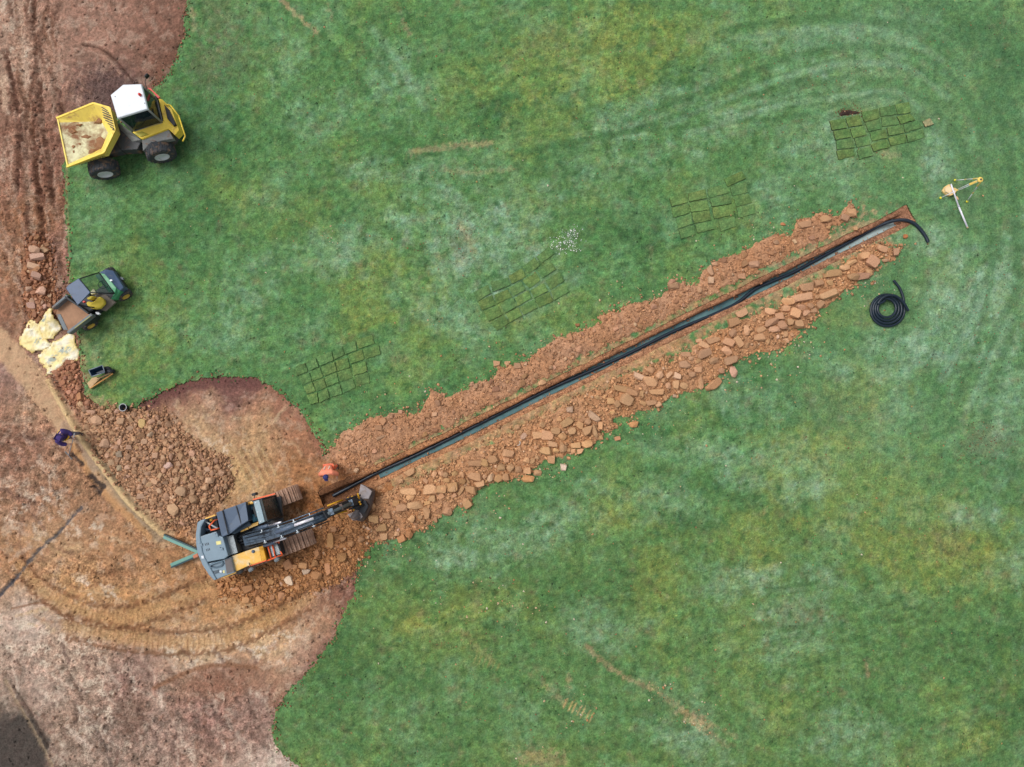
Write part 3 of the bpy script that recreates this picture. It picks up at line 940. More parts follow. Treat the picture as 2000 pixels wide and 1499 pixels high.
I = np.arange(nr * npf).reshape(nr, npf)
tf = np.stack([I[:-1, :-1], I[1:, :-1], I[1:, 1:], I[:-1, 1:]], -1).reshape(-1, 4)
tv2, tc2 = tv.reshape(-1, 3), tcol.reshape(-1, 3)
caps = []
for row in (0, nr - 1):           # end walls
    base = len(tv2)
    top = tv[row].copy()
    top[:, 2] = -0.05
    tv2 = np.concatenate([tv2, top])
    tc2 = np.concatenate([tc2, tcol[row] * 0.9])
    for k in range(npf - 1):
        caps.append((I[row, k], I[row, k + 1], base + k + 1, base + k))
tf = np.concatenate([tf, np.array(caps)])
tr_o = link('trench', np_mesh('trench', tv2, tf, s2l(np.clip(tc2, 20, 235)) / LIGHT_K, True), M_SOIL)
tr_o['kind'] = 'structure'

# pale blue-grey liner in the bottom, partly buried under crumbs
def liner_mat():
    m, n, b = new_mat('blue_grey_liner')
    t = noise_node(n, 1.4, 5, 0.6)
    c = ramp(n, t.outputs[0], [(0.3, lin((76, 108, 114))), (0.55, lin((96, 130, 134))), (0.8, lin((126, 152, 154)))])
    d = noise_node(n, 7.0, 5, 0.7)
    c = mix(n, c, lin((110, 84, 66)), ramp(n, d.outputs[0], [(0.60, (0, 0, 0)), (0.68, (1, 1, 1))]))
    tc = n.nodes.new('ShaderNodeTexCoord')
    sx = n.nodes.new('ShaderNodeSeparateXYZ')
    mr = n.nodes.new('ShaderNodeMapRange')
    mr.inputs['From Min'].default_value = 11.5
    mr.inputs['From Max'].default_value = 15.0
    n.links.new(tc.outputs['Object'], sx.inputs[0])
    n.links.new(sx.outputs[0], mr.inputs['Value'])
    c = mix(n, c, lin((172, 190, 190)), mr.outputs[0])
    n.links.new(c, b.inputs['Base Color'])
    b.inputs['Roughness'].default_value = 0.8
    b.inputs['Specular IOR Level'].default_value = 0.2
    add_bump(n, b, noise_node(n, 14, 3).outputs[0], 0.3, 0.02)
    return m
rows = [i for i in range(nr) if tc_[i, 0] > -5.5 and i < nr - 9]
lv, ncr = [], 7
for i in rows:
    for k in range(ncr):
        o_ = (k / (ncr - 1) - 0.5) * 0.30
        e_ = float(gnoise(np.array(tc_[i, 0] * 3.0 + (k > 3) * 50), np.array(tc_[i, 1] * 3.0), 5)) * 0.02 * (1 if k in (0, ncr - 1) else 0)
        z_ = -0.355 + (0.05 if k in (0, ncr - 1) else 0) + float(gnoise(np.array(tc_[i, 0] * 5.0), np.array(k * 0.7), 9)) * 0.008
        lv.append((tc_[i, 0] + nrm[i, 0] * (o_ + e_), tc_[i, 1] + nrm[i, 1] * (o_ + e_), z_))
J = np.arange(len(rows) * ncr).reshape(-1, ncr)
lf = np.stack([J[:-1, :-1], J[1:, :-1], J[1:, 1:], J[:-1, 1:]], -1).reshape(-1, 4)
lin_o = link('trench_liner', np_mesh('trench_liner', np.array(lv), lf, None, True), liner_mat())
tag(lin_o, 'pale blue grey liner strip along the bottom of the long trench', 'liner')

# ------------------------------------------------------------------ spoil heaps, clods and crumbs
def clod_mat(name, attr=False):
    m, n, b = new_mat(name)
    if attr:
        at = n.nodes.new('ShaderNodeAttribute')
        at.attribute_name = 'Col'
        base = at.outputs['Color']
    else:
        oi = n.nodes.new('ShaderNodeObjectInfo')
        base = oi.outputs['Color']
    t = noise_node(n, 9.0, 5, 0.7)
    c = mix(n, base, ramp(n, t.outputs[0], [(0.32, (0.66, 0.62, 0.58)), (0.5, (1, 1, 1)), (0.68, (1.25, 1.23, 1.20))]), 0.85, 'MULTIPLY')
    t2 = noise_node(n, 38.0, 3, 0.7)
    c = mix(n, c, ramp(n, t2.outputs[0], [(0.38, (0.74, 0.70, 0.68)), (0.62, (1.25, 1.25, 1.25))]), 0.8, 'MULTIPLY')
    n.links.new(c, b.inputs['Base Color'])
    b.inputs['Roughness'].default_value = 0.92
    b.inputs['Specular IOR Level'].default_value = 0.15
    h = n.nodes.new('ShaderNodeMath')
    h.operation = 'ADD'
    n.links.new(t.outputs[0], h.inputs[0])
    n.links.new(t2.outputs[0], h.inputs[1])
    add_bump(n, b, h.outputs[0], 0.6, 0.012)
    return m


M_CLOD = clod_mat('clod_earth')
M_CRUMB = clod_mat('crumb_earth', True)


def hull_mesh(name, n, boxy, seed):
    r = random.Random(seed)
    bm = bmesh.new()
    if boxy > .8:
        for cx_ in (-1, 1):
            for cy_ in (-1, 1):
                for cz_ in (-1, 1):
                    c_ = Vector((cx_ * r.uniform(.62, 1.04), cy_ * r.uniform(.60, 1.04), cz_ * r.uniform(.62, 1.0)))
                    for ax_ in range(3):
                        if r.random() < .78:
                            q = c_.copy()
                            q[ax_] *= r.uniform(.45, .85)
                            bm.verts.new(q)
        n = 4
    for _ in range(n):
        while True:
            p = Vector((r.uniform(-1, 1), r.uniform(-1, 1), r.uniform(-1, 1)))
            if 0.05 < p.length <= 1:
                break
        p.normalize()
        q = p / max(abs(p.x), abs(p.y), abs(p.z))
        bm.verts.new(p * (1 - boxy) + q * boxy * 0.86 + Vector((r.uniform(-.07, .07), r.uniform(-.07, .07), r.uniform(-.07, .07))))
    g = bmesh.ops.convex_hull(bm, input=bm.verts[:])
    bmesh.ops.delete(bm, geom=[v_ for v_ in g['geom_unused'] if isinstance(v_, bmesh.types.BMVert)], context='VERTS')
    inner = [v_ for v_ in bm.verts if not v_.link_faces]
    bmesh.ops.delete(bm, geom=inner, context='VERTS')
    me = bpy.data.meshes.new(name)
    bm.to_mesh(me)
    bm.free()
    me.materials.append(M_CLOD)
    return me


CLODS_BOX = [hull_mesh('clod', 20, 0.86, s) for s in range(16)]
CLODS_RND = [hull_mesh('clod', 24, 0.45, 50 + s) for s in range(10)]


def hull_arrays(n, boxy, seed):
    me_ = hull_mesh('tmp', n, boxy, seed)
    me_.calc_loop_triangles()
    v_ = np.array([x.co[:] for x in me_.vertices])
    f_ = np.array([t.vertices[:] for t in me_.loop_triangles])
    bpy.data.meshes.remove(me_)
    return v_, f_


CRUMB_SRC = [hull_arrays(9, 0.35, 200 + s) for s in range(8)]


def crumbs_mesh(name, X, Y, Z, R, C, seed=0):
    """many small crumbs in one mesh"""
    r = np.random.default_rng(seed)
    V, Fc, CC, off = [], [], [], 0
    k_of = r.integers(0, len(CRUMB_SRC), len(X))
    for k, (sv, sf) in enumerate(CRUMB_SRC):
        ix = np.nonzero(k_of == k)[0]
        if not len(ix):
            continue
        a_ = r.random(len(ix)) * 6.283
        ca, sa = np.cos(a_), np.sin(a_)
        st = 0.7 + 0.7 * r.random((len(ix), 3))
        st[:, 2] *= 0.75
        pv = sv[None] * st[:, None, :] * R[ix][:, None, None]
        x = pv[..., 0] * ca[:, None] - pv[..., 1] * sa[:, None] + X[ix][:, None]
        y = pv[..., 0] * sa[:, None] + pv[..., 1] * ca[:, None] + Y[ix][:, None]
        z = pv[..., 2] + Z[ix][:, None]
        V.append(np.stack([x, y, z], -1).reshape(-1, 3))
        Fc.append((sf[None] + (np.arange(len(ix)) * len(sv))[:, None, None]).reshape(-1, 3) + off)
        CC.append(np.repeat(C[ix], len(sv), 0))
        off += len(ix) * len(sv)
    return np_mesh(name, np.concatenate(V), np.concatenate(Fc), s2l(np.clip(np.concatenate(CC), 20, 240)) / LIGHT_K)


def mound(name, parent, poly, hmax, col, slope=22.0, edge=11.0, step=0.055, keep_trench=0.42, seed=3, patchy=0.0):
    """a body of tipped soil whose outline is the surveyed polygon; its surface is returned as a height lookup"""
    q = np.array(poly)
    cor = [G(a_, b_) for a_, b_ in poly]
    x0, x1 = min(c[0] for c in cor) - .5, max(c[0] for c in cor) + .5
    y0, y1 = min(c[1] for c in cor) - .5, max(c[1] for c in cor) + .5
    ax, ay = np.arange(x0, x1, step), np.arange(y0, y1, step)
    X, Y = np.meshgrid(ax, ay)
    U, V_ = to_px(X, Y)
    s = poly_sdf(poly, U, V_)
    s = s + fbm(U / 30, V_ / 30, 4, seed, .6) * edge + fbm(U / 8, V_ / 8, 3, seed + 5, .6) * edge * .4
    if patchy:
        s = s - patchy * sstep(0.0, 0.5, fbm(U / 34 + 3, V_ / 34, 4, seed + 9, .62)) * 30
    td = line_dist(tr_pts, X, Y)
    s = np.minimum(s, (td - keep_trench + fbm(U / 14, V_ / 14, 3, 2) * 0.09) * 48)
    h = hmax * (1 - np.exp(-np.clip(s, 0, None) / slope)) * (0.75 + 0.55 * fbm(U / 42, V_ / 42, 4, seed + 2, .6))
    lump = np.abs(fbm(U / 11, V_ / 11, 4, seed + 4, .62))
    h = h + (0.08 * (0.35 - lump) + 0.015 * fbm(U / 4, V_ / 4, 2, seed + 6)) * sstep(0, 8, s)
    z = np.where(s > 0, height_at(X, Y) + 0.012 + np.clip(h, 0, None), -0.10)
    z = np.where((s <= 0) & (s > -3), height_at(X, Y) - 0.03, z)
    fm = (s[:-1, :-1] > -2.6) | (s[1:, :-1] > -2.6) | (s[:-1, 1:] > -2.6) | (s[1:, 1:] > -2.6)
    I_ = np.arange(X.size).reshape(X.shape)
    qd = np.stack([I_[:-1, :-1], I_[:-1, 1:], I_[1:, 1:], I_[1:, :-1]], -1)[fm]
    us, inv = np.unique(qd.ravel(), return_inverse=True)
    c = np.array(col, dtype=float)[None] * (1 + 0.20 * fbm(U / 26, V_ / 26, 4, seed + 1, .65) + 0.34 * (0.30 - lump) + 0.10 * fbm(U / 5, V_ / 5, 2, seed + 8)).ravel()[us][:, None]
    warm = fbm(U / 60, V_ / 60, 3, seed + 3).ravel()[us]
    c[:, 2] *= 1 - 0.16 * warm
    c[:, 1] *= 1 - 0.06 * warm
    c4_ = np.concatenate([s2l(np.clip(c, 20, 240)) / LIGHT_K, np.full((len(c), 1), .55)], 1)
    me_ = np_mesh(name, np.stack([X.ravel()[us], Y.ravel()[us], z.ravel()[us]], -1), inv.reshape(-1, 4), c4_, True)
    o = link(name, me_, M_SOIL, parent)

    def look(x, y):
        i = np.clip(((np.asarray(y) - y0) / step).astype(int), 0, len(ay) - 1)
        j = np.clip(((np.asarray(x) - x0) / step).astype(int), 0, len(ax) - 1)
        return np.maximum(np.where(s[i, j] > 0, z[i, j], -9), height_at(x, y)), s[i, j]
    return o, look


def put_clod(parent, px, py, L, W, ang, zfun, col, boxy=True, hgt=None, sink=0.3, tilt=0.12, name='clod'):
    """one clod: surveyed centre, length and width in survey units (48 to the metre)"""
    r = random
    me_ = r.choice(CLODS_BOX if boxy and r.random() < .55 else CLODS_RND)
    o = bpy.data.objects.new(name, me_)
    COL.objects.link(o)
    l, w = L / 48.0 / 2 * 1.04, W / 48.0 / 2 * 1.04
    h = hgt if hgt else min(l, w) * r.uniform(0.65, 0.95)
    x, y = G(px, py)
    zz = float(zfun(np.array(x), np.array(y)))
    rt = root_of(parent).location if parent else Vector((0, 0, 0))
    o.location = Vector((x, y, zz + h * (1 - 2 * sink * 0.8))) - rt
    o.rotation_euler = (r.uniform(-tilt, tilt), r.uniform(-tilt, tilt), math.radians(-ang) + (math.pi if r.random() < .5 else 0))
    o.scale = (l, w, h)
    col = np.array(col, dtype=float)
    col = col.mean() + (col - col.mean()) * .94
    cc = lin(np.clip(np.array(col, dtype=float) * r.uniform(0.90, 1.12) * np.array([1, r.uniform(.98, 1.02), r.uniform(.95, 1.04)]), 0, 240))
    o.color = cc
    if parent:
        o.parent = parent
    return o


def fill_clods(parent, look, region, n, rmin, rmax, col, zmin_s=2.0, boxy=.6, taken=(), seed=1, power=2.2):
    """random clods over a heap, largest first, not piled on the surveyed ones"""
    r = random.Random(seed)
    placed = list(taken)
    out = 0
    tries = 0
    xs_ = [p[0] for p in region]
    ys_ = [p[1] for p in region]
    szs = sorted([rmin + (rmax - rmin) * r.random() ** power for _ in range(n)], reverse=True)
    for s_ in szs:
        for _ in range(40):
            tries += 1
            px, py = r.uniform(min(xs_), max(xs_)), r.uniform(min(ys_), max(ys_))
            x, y = G(px, py)
            z_, sd = look(np.array(x), np.array(y))
            if sd < zmin_s:
                continue
            if any((px - a_) ** 2 + (py - b_) ** 2 < ((s_ + c_) * 0.42) ** 2 for a_, b_, c_ in placed):
                continue
            placed.append((px, py, s_))
            L = s_ * r.uniform(1.0, 1.35)
            v_ = r.uniform(-1, 1)
            c = (col[0] + 14 * v_, col[1] + 13 * v_, col[2] + 12 * v_)
            if r.random() < 0.06:
                c = (206, 168, 136)
            put_clod(parent, px, py, L, s_ * r.uniform(.75, 1.0), r.uniform(-90, 90), lambda a_, b_: look(a_, b_)[0], c, r.random() < boxy, None, r.uniform(.25, .5), 0.3)
            out += 1
            break
    return placed


def crumb_part(parent, look, region, n, rmin, rmax, col, smin=-6.0, seed=1):
    r = np.random.default_rng(seed)
    xs_ = np.array([p[0] for p in region])
    ys_ = np.array([p[1] for p in region])
    U = r.uniform(xs_.min() - 15, xs_.max() + 15, n * 6)
    V_ = r.uniform(ys_.min() - 15, ys_.max() + 15, n * 6)
    g = [G(a_, b_) for a_, b_ in zip(U, V_)]
    X = np.array([a_[0] for a_ in g])
    Y = np.array([a_[1] for a_ in g])
    z, sd = look(X, Y)
    pr = np.where(sd > 0, 1.0, np.exp(np.clip(sd, -60, 0) / 5.0))
    td = line_dist(tr_pts, X, Y)
    k = (r.random(len(X)) < pr) & (sd > smin * 3) & (td > 0.30)
    ix = np.nonzero(k)[0][:n]
    R_ = rmin + (rmax - rmin) * r.random(len(ix)) ** 2.6
    c = np.array(col, dtype=float)[None] * (1 + 0.34 * (r.random(len(ix)) - .45))[:, None]
    pal = r.random(len(ix)) < 0.03
    c[pal] = (208, 172, 140)
    me_ = crumbs_mesh('crumbs', X[ix], Y[ix], z[ix] + R_ * 0.25, R_, c, seed)
    o = link('crumbs', me_, M_CRUMB, parent)
    o['kind'] = 'stuff'
    return o


def zoomed(lst, ox, oy, k):
    out = []
    for t in lst:
        x, y, L, W = t[:4]
        a_ = t[4] if len(t) > 4 else 0
        out.append((ox + x / k, oy + y / k, L / k, W / k, a_))
    return out


HEAP_LOW = [(700, 1000), (742, 968), (800, 945), (850, 915), (905, 890), (960, 862), (1020, 830), (1080, 800), (1150, 765), (1215, 735), (1275, 712), (1330, 690), (1390, 655), (1440, 630), (1500, 600), (1570, 565), (1640, 520), (1680, 486), (1722, 470), (1756, 482), (1750, 504),
            (1712, 528), (1690, 548), (1652, 566), (1630, 590), (1600, 606), (1580, 634), (1552, 662), (1522, 684), (1470, 694), (1432, 708), (1398, 738), (1360, 762), (1310, 772), (1288, 796), (1226, 812), (1200, 838), (1160, 868), (1128, 884), (1066, 900), (1040, 926), (990, 940), (940, 950), (916, 985),
            (876, 1002), (840, 1028), (790, 1050), (735, 1062), (712, 1050)]
LOW = zoomed([(570, 1110, 110, 75, -40), (450, 1185, 125, 80, -20), (350, 1245, 130, 90, 10), (310, 1410, 110, 85, -35), (30, 1250, 90, 80), (150, 1220, 120, 110, -10), (235, 1260, 150, 50, -60), (60, 1080, 70, 70, 20), (165, 1065, 80, 60, -20), (250, 1080, 90, 60, 70),
              (400, 1110, 170, 90, 15), (390, 950, 150, 80), (500, 950, 110, 90, 20), (600, 910, 130, 100, 10), (765, 840, 130, 90, 10), (740, 910, 80, 80), (690, 1000, 110, 90, 20), (790, 1000, 90, 90, 45), (740, 1110, 90, 90, 15), (650, 1120, 90, 100, 40), (880, 1020, 80, 70), (980, 1030, 80, 80),
              (1095, 1060, 100, 80, 20), (960, 920, 90, 70, 10), (1030, 930, 80, 60, -30), (1090, 885, 60, 50, 10), (1245, 910, 90, 100), (1190, 820, 130, 90, 10), (1260, 740, 120, 70, 10), (1375, 780, 110, 100, 50), (1300, 810, 80, 60, 30), (1200, 640, 150, 100, 5), (1090, 640, 100, 90), (1290, 590, 120, 90, 15),
              (1370, 650, 110, 90), (1430, 490, 150, 90, -35), (1475, 590, 100, 90), (1570, 530, 90, 80, 30), (1660, 490, 80, 80, -30), (1725, 425, 150, 75, 35), (1650, 590, 110, 100, -10), (1735, 590, 170, 60, 80), (1800, 530, 90, 50, 90), (1525, 750, 110, 80, -5), (1650, 735, 130, 90, -10), (1570, 820, 70, 60), (1495, 815, 60, 50),
              (1455, 350, 70, 70), (1145, 525, 70, 70, -20), (1340, 460, 70, 60), (870, 545, 50, 50)], 860, 740, 5.766)
LOW += zoomed([(1800, 330, 150, 90, -25), (1695, 435, 150, 110, -20), (1680, 570, 120, 100, 90), (1850, 540, 140, 80, 85), (1750, 690, 170, 90, 55), (1630, 690, 150, 90, 20), (1610, 790, 160, 100, 30), (1860, 720, 100, 70, -20), (1440, 660, 170, 80, -15), (1330, 720, 130, 80, 25), (1275, 665, 70, 60),
               (1340, 820, 190, 90, -25), (1660, 900, 170, 100, -15), (1450, 910, 130, 90), (1545, 1030, 90, 80), (1300, 1170, 190, 70, 95), (1120, 830, 130, 70), (1185, 880, 80, 60), (1265, 1020, 100, 80), (1190, 1080, 100, 80), (1100, 960, 150, 100), (1085, 1210, 120, 90, 20), (985, 1200, 100, 80, 90),
               (900, 1210, 80, 90), (1010, 1100, 90, 80, 10), (910, 1080, 120, 60, -45), (540, 1100, 150, 80, 25), (670, 1160, 200, 120, 15), (680, 1020, 130, 90, 15), (790, 1080, 110, 100, 80), (330, 1250, 230, 80, 8), (580, 1320, 100, 60, 90), (760, 1290, 190, 70), (390, 1390, 140, 130, 25), (270, 1440, 90, 80, 50),
               (690, 1420, 150, 70, -5), (780, 1440, 90, 80, -20), (200, 1400, 90, 90), (450, 1290, 150, 90, 15)], 1160, 560, 6.247)
LOW += zoomed([(930, 895, 70, 60), (1050, 885, 80, 50), (1120, 875, 60, 50), (1200, 860, 70, 60, -30), (1190, 700, 70, 60, -10), (1100, 730, 110, 70, -10), (1450, 650, 110, 60, -5), (1530, 640, 120, 60, -5), (1575, 610, 80, 60, 80), (1300, 620, 130, 60, -5), (1390, 580, 100, 50, -5),
               (1260, 790, 170, 60, -20), (1060, 810, 160, 60, -10), (950, 840, 110, 60), (1680, 430, 90, 50, 15), (1790, 460, 60, 50, 90), (1600, 540, 110, 90, 30), (1540, 490, 80, 60), (1710, 520, 60, 30), (1440, 540, 100, 40, -20), (820, 1000, 150, 60, -25), (880, 960, 80, 60), (810, 920, 100, 60, 10), (1000, 940, 90, 80, 20),
               (1030, 1020, 70, 70), (1090, 930, 80, 50, -20), (1150, 910, 50, 40), (960, 1000, 60, 50), (900, 1030, 80, 80), (740, 1060, 90, 50, -10), (720, 1120, 90, 60), (840, 1060, 100, 50)], 1300, 380, 4.0)
LOW += zoomed([(400, 1040, 130, 60), (415, 1085, 80, 50), (450, 1145, 140, 65, -3), (340, 1160, 90, 60), (560, 1020, 100, 80), (650, 1020, 80, 60), (740, 1010, 80, 80), (580, 1090, 50, 50), (535, 1200, 110, 65, 95), (415, 1250, 60, 60, 30), (605, 1260, 45, 30, 80), (690, 1195, 90, 70, 10), (855, 1130, 90, 65, 35),
               (205, 1390, 60, 55), (300, 1130, 60, 50), (230, 1230, 70, 50), (190, 1320, 80, 60), (120, 1250, 80, 60), (270, 1270, 40, 40), (485, 1240, 35, 30), (300, 1370, 50, 40), (400, 890, 90, 50, -30), (650, 900, 50, 50), (330, 960, 50, 40)], 700, 700, 4.0)

heap = thing('spoil_heap', 'long heap of big orange clay clods along the lower side of the trench', 'soil heap', (*G(1230, 790), 0))
_, look_low = mound('mound', heap, HEAP_LOW, 0.12, (180, 134, 98), 26, 10, seed=3, patchy=0.5)
zl = lambda a_, b_: look_low(a_, b_)[0]
PALE_SET = {0, 39, 47, 77, 75}
for i, (a_, b_, L, W, an) in enumerate(LOW):
    c = (210, 172, 142) if i in PALE_SET else ((202, 156, 114) if a_ < 1250 else (198, 152, 116))
    put_clod(heap, a_, b_, L, W, an, zl, c, True, None, random.uniform(.14, .34), .25)
fill_clods(heap, look_low, HEAP_LOW, 125, 5.0, 13, (196, 150, 110), 3.0, .6, [(t[0], t[1], max(t[2], t[3])) for t in LOW], 4)
crumb_part(heap, look_low, HEAP_LOW, 9000, 0.012, 0.085, (190, 146, 108), seed=5)

HEAP_UP = [(648, 902), (642, 880), (668, 846), (704, 822), (764, 806), (822, 806), (836, 772), (842, 760), (880, 774), (928, 748), (962, 744), (972, 712), (1006, 716), (1042, 692), (1084, 660), (1140, 644), (1180, 614), (1212, 600), (1296, 578), (1304, 552), (1322, 546), (1362, 556), (1382, 520), (1404, 508),
           (1442, 492), (1492, 470), (1546, 452), (1562, 432), (1602, 416), (1640, 420), (1664, 398), (1680, 410), (1676, 428), (1632, 444), (1612, 468), (1580, 480), (1548, 500), (1500, 520), (1430, 556), (1380, 580), (1300, 622), (1230, 658), (1160, 690), (1080, 732), (1000, 772), (900, 822), (800, 872), (720, 912), (690, 930)]
heap2 = thing('spoil_heap', 'long low heap of finer reddish soil along the upper side of the trench', 'soil heap', (*G(1150, 690), 0))
_, look_up = mound('mound', heap2, HEAP_UP, 0.16, (178, 134, 102), 24, 12, seed=8, patchy=0.30)
zu = lambda a_, b_: look_up(a_, b_)[0]
UP = zoomed([(885, 205, 45, 40), (918, 222, 35, 35), (1500, 75, 40, 35), (1530, 75, 35, 35), (1240, 60, 60, 50), (1435, 190, 70, 45, -20), (330, 420, 40, 35), (1080, 45, 50, 45), (1160, 40, 40, 35), (620, 350, 50, 50), (180, 620, 110, 30, -20), (500, 545, 50, 30), (260, 455, 40, 40), (600, 440, 45, 35), (1240, 540, 50, 45)], 700, 700, 4.0)
UP += zoomed([(45, 690, 70, 60), (350, 600, 60, 90, -30), (380, 545, 60, 40), (590, 640, 55, 50), (720, 610, 40, 35), (680, 550, 110, 60), (1390, 190, 70, 50, 20), (1240, 200, 100, 60, -10), (1080, 240, 100, 50, -10), (1440, 150, 100, 70), (860, 380, 50, 40), (60, 720, 110, 60, -10), (1480, 270, 40, 35)], 1300, 380, 4.0)
for a_, b_, L, W, an in UP:
    put_clod(heap2, a_, b_, L, W, an, zu, (192, 148, 114), random.random() < .5, None, random.uniform(.3, .45))
fill_clods(heap2, look_up, HEAP_UP, 120, 5.0, 14, (184, 138, 104), 4.0, .35, [(t[0], t[1], max(t[2], t[3])) for t in UP], 9, 2.0)
crumb_part(heap2, look_up, HEAP_UP, 7500, 0.012, 0.06, (184, 138, 104), seed=6)

RUBBLE = [(150, 790), (190, 800), (262, 806), (318, 812), (336, 826), (350, 848), (366, 862), (390, 880), (420, 895), (440, 905), (452, 938), (440, 960), (412, 985), (392, 1012), (370, 1030), (322, 1026), (290, 995), (250, 955), (218, 915), (188, 872), (160, 830)]
heap3 = thing('rubble_heap', 'broad heap of brown stony rubble between the sandy ridge and the excavator', 'rubble heap', (*G(300, 905), 0))
_, look_rub = mound('mound', heap3, RUBBLE, 0.45, (172, 134, 106), 40, 8, seed=12)
zr = lambda a_, b_: look_rub(a_, b_)[0]
RB = zoomed([(800, 390, 90, 70, 90), (800, 320, 55, 30), (480, 560, 95, 90), (1035, 745, 90, 62, -10), (490, 660, 50, 50), (615, 655, 70, 60, 70), (600, 770, 60, 60), (1150, 960, 110, 90, 20), (1070, 1120, 120, 110), (1250, 1030, 90, 80, 70), (420, 360, 95, 90), (620, 370, 70, 60), (350, 290, 80, 50), (370, 450, 60, 40),
             (680, 760, 60, 40), (930, 660, 60, 50), (880, 480, 60, 50), (1020, 480, 45, 45), (940, 380, 40, 40), (1360, 780, 60, 50), (1100, 560, 60, 50), (780, 930, 60, 50), (920, 880, 60, 45, 30), (960, 960, 50, 50), (530, 720, 50, 60), (780, 1010, 70, 50), (1390, 870, 80, 60), (1350, 930, 70, 60), (700, 590, 60, 50), (830, 540, 60, 50)], 100, 740, 4.408)
for i, (a_, b_, L, W, an) in enumerate(RB):
    c = (206, 170, 124) if i in (0, 1) else ((206, 176, 156) if i == 3 else ((176, 152, 130) if i in (5, 6, 16) else (194, 156, 126)))
    put_clod(heap3, a_, b_, L, W, an, zr, c, random.random() < .35, None, random.uniform(.2, .35), .3, 'stone')
for o_ in fill_clods(heap3, look_rub, RUBBLE, 265, 4.5, 14, (180, 142, 112), 3.0, .15, [(t[0], t[1], max(t[2], t[3])) for t in RB], 15, 1.7):
    pass
crumb_part(heap3, look_rub, RUBBLE, 10500, 0.012, 0.095, (176, 136, 106), seed=7)

DIG = [(452, 1130), (520, 1100), (560, 1070), (615, 1020), (648, 985), (700, 1000), (735, 1030), (708, 1080), (694, 1108), (672, 1130), (640, 1148), (590, 1160), (545, 1180), (490, 1175), (430, 1165), (420, 1145)]
heap4 = thing('spoil_heap', 'loose orange diggings and clods beside the excavator tracks at the lawn edge', 'soil heap', (*G(580, 1110), 0))
_, look_dig = mound('mound', heap4, DIG, 0.14, (172, 124, 84), 24, 9, seed=16)
zd = lambda a_, b_: look_dig(a_, b_)[0]
DG = zoomed([(1240, 370, 140, 90, 5), (1285, 470, 110, 70), (1035, 600, 130, 110, 75), (1580, 440, 160, 80, 70), (930, 330, 110, 90), (1030, 370, 140, 120, 65), (1110, 400, 110, 80), (1400, 350, 110, 110), (1430, 520, 160, 120, 10), (1780, 270, 150, 130), (1880, 215, 90, 70, 60), (1900, 80, 100, 70, 20),
             (780, 600, 150, 70, 30), (480, 710, 140, 110, -20), (800, 840, 90, 70, 90), (940, 820, 150, 110, 90), (1040, 850, 80, 70), (640, 870, 140, 90, 30), (1150, 690, 90, 80, 60), (1720, 500, 80, 80), (590, 680, 90, 80, 20), (440, 870, 110, 80)], 420, 1050, 7.143)
DG += zoomed([(175, 275, 70, 60), (140, 390, 140, 80, 90), (275, 380, 60, 50), (455, 385, 80, 75), (350, 425, 80, 70, 20)], 620, 980, 5.263)
for i, (a_, b_, L, W, an) in enumerate(DG):
    put_clod(heap4, a_, b_, L, W, an, zd, (212, 186, 166) if i in (1, 2) else (190, 140, 98), True, None, random.uniform(.22, .4), .2)
fill_clods(heap4, look_dig, DIG, 110, 4.5, 14, (180, 130, 88), 2.0, .5, [(t[0], t[1], max(t[2], t[3])) for t in DG], 19)
crumb_part(heap4, look_dig, DIG, 4200, 0.012, 0.08, (182, 132, 90), seed=8)

STRIP = [(52, 470), (70, 462), (92, 474), (102, 520), (108, 580), (106, 620), (88, 636), (60, 630), (44, 590), (46, 520)]
heap5 = thing('clod_ridge', 'ridge of broken pinkish clods between the haul road ruts near the green cart', 'soil heap', (*G(78, 550), 0))
_, look_st = mound('mound', heap5, STRIP, 0.16, (152, 106, 80), 20, 8, seed=20)
for a_, b_, L, W, an in [(72, 490, 26, 16, 10), (76, 503, 28, 14, -10), (70, 522, 24, 13, 5), (76, 540, 22, 14, 20), (84, 570, 22, 18, 0), (60, 566, 14, 12, 0), (66, 598, 16, 14, 0), (90, 600, 12, 12, 0)]:
    put_clod(heap5, a_, b_, L, W, an, lambda p, q: look_st(p, q)[0], (200, 162, 138), True, None, .3, .3)
fill_clods(heap5, look_st, STRIP, 120, 4.5, 12, (170, 122, 94), 2.0, .4, [], 22)
crumb_part(heap5, look_st, STRIP, 1800, 0.012, 0.07, (164, 116, 88), seed=9)

BANK = [(106, 726), (136, 700), (152, 720), (160, 772), (182, 796), (170, 806), (140, 786), (116, 752)]
heap6 = thing('clod_bank', 'small bank of brown clods between the yellow bags and the sandy ridge', 'soil heap', (*G(140, 756), 0))
_, look_bk = mound('mound', heap6, BANK, 0.14, (160, 112, 88), 16, 7, seed=1)
fill_clods(heap6, look_bk, BANK, 70, 4.5, 13, (176, 126, 98), 1.0, .4, [], 25, 1.6)
crumb_part(heap6, look_bk, BANK, 1200, 0.012, 0.07, (170, 120, 94), seed=10)

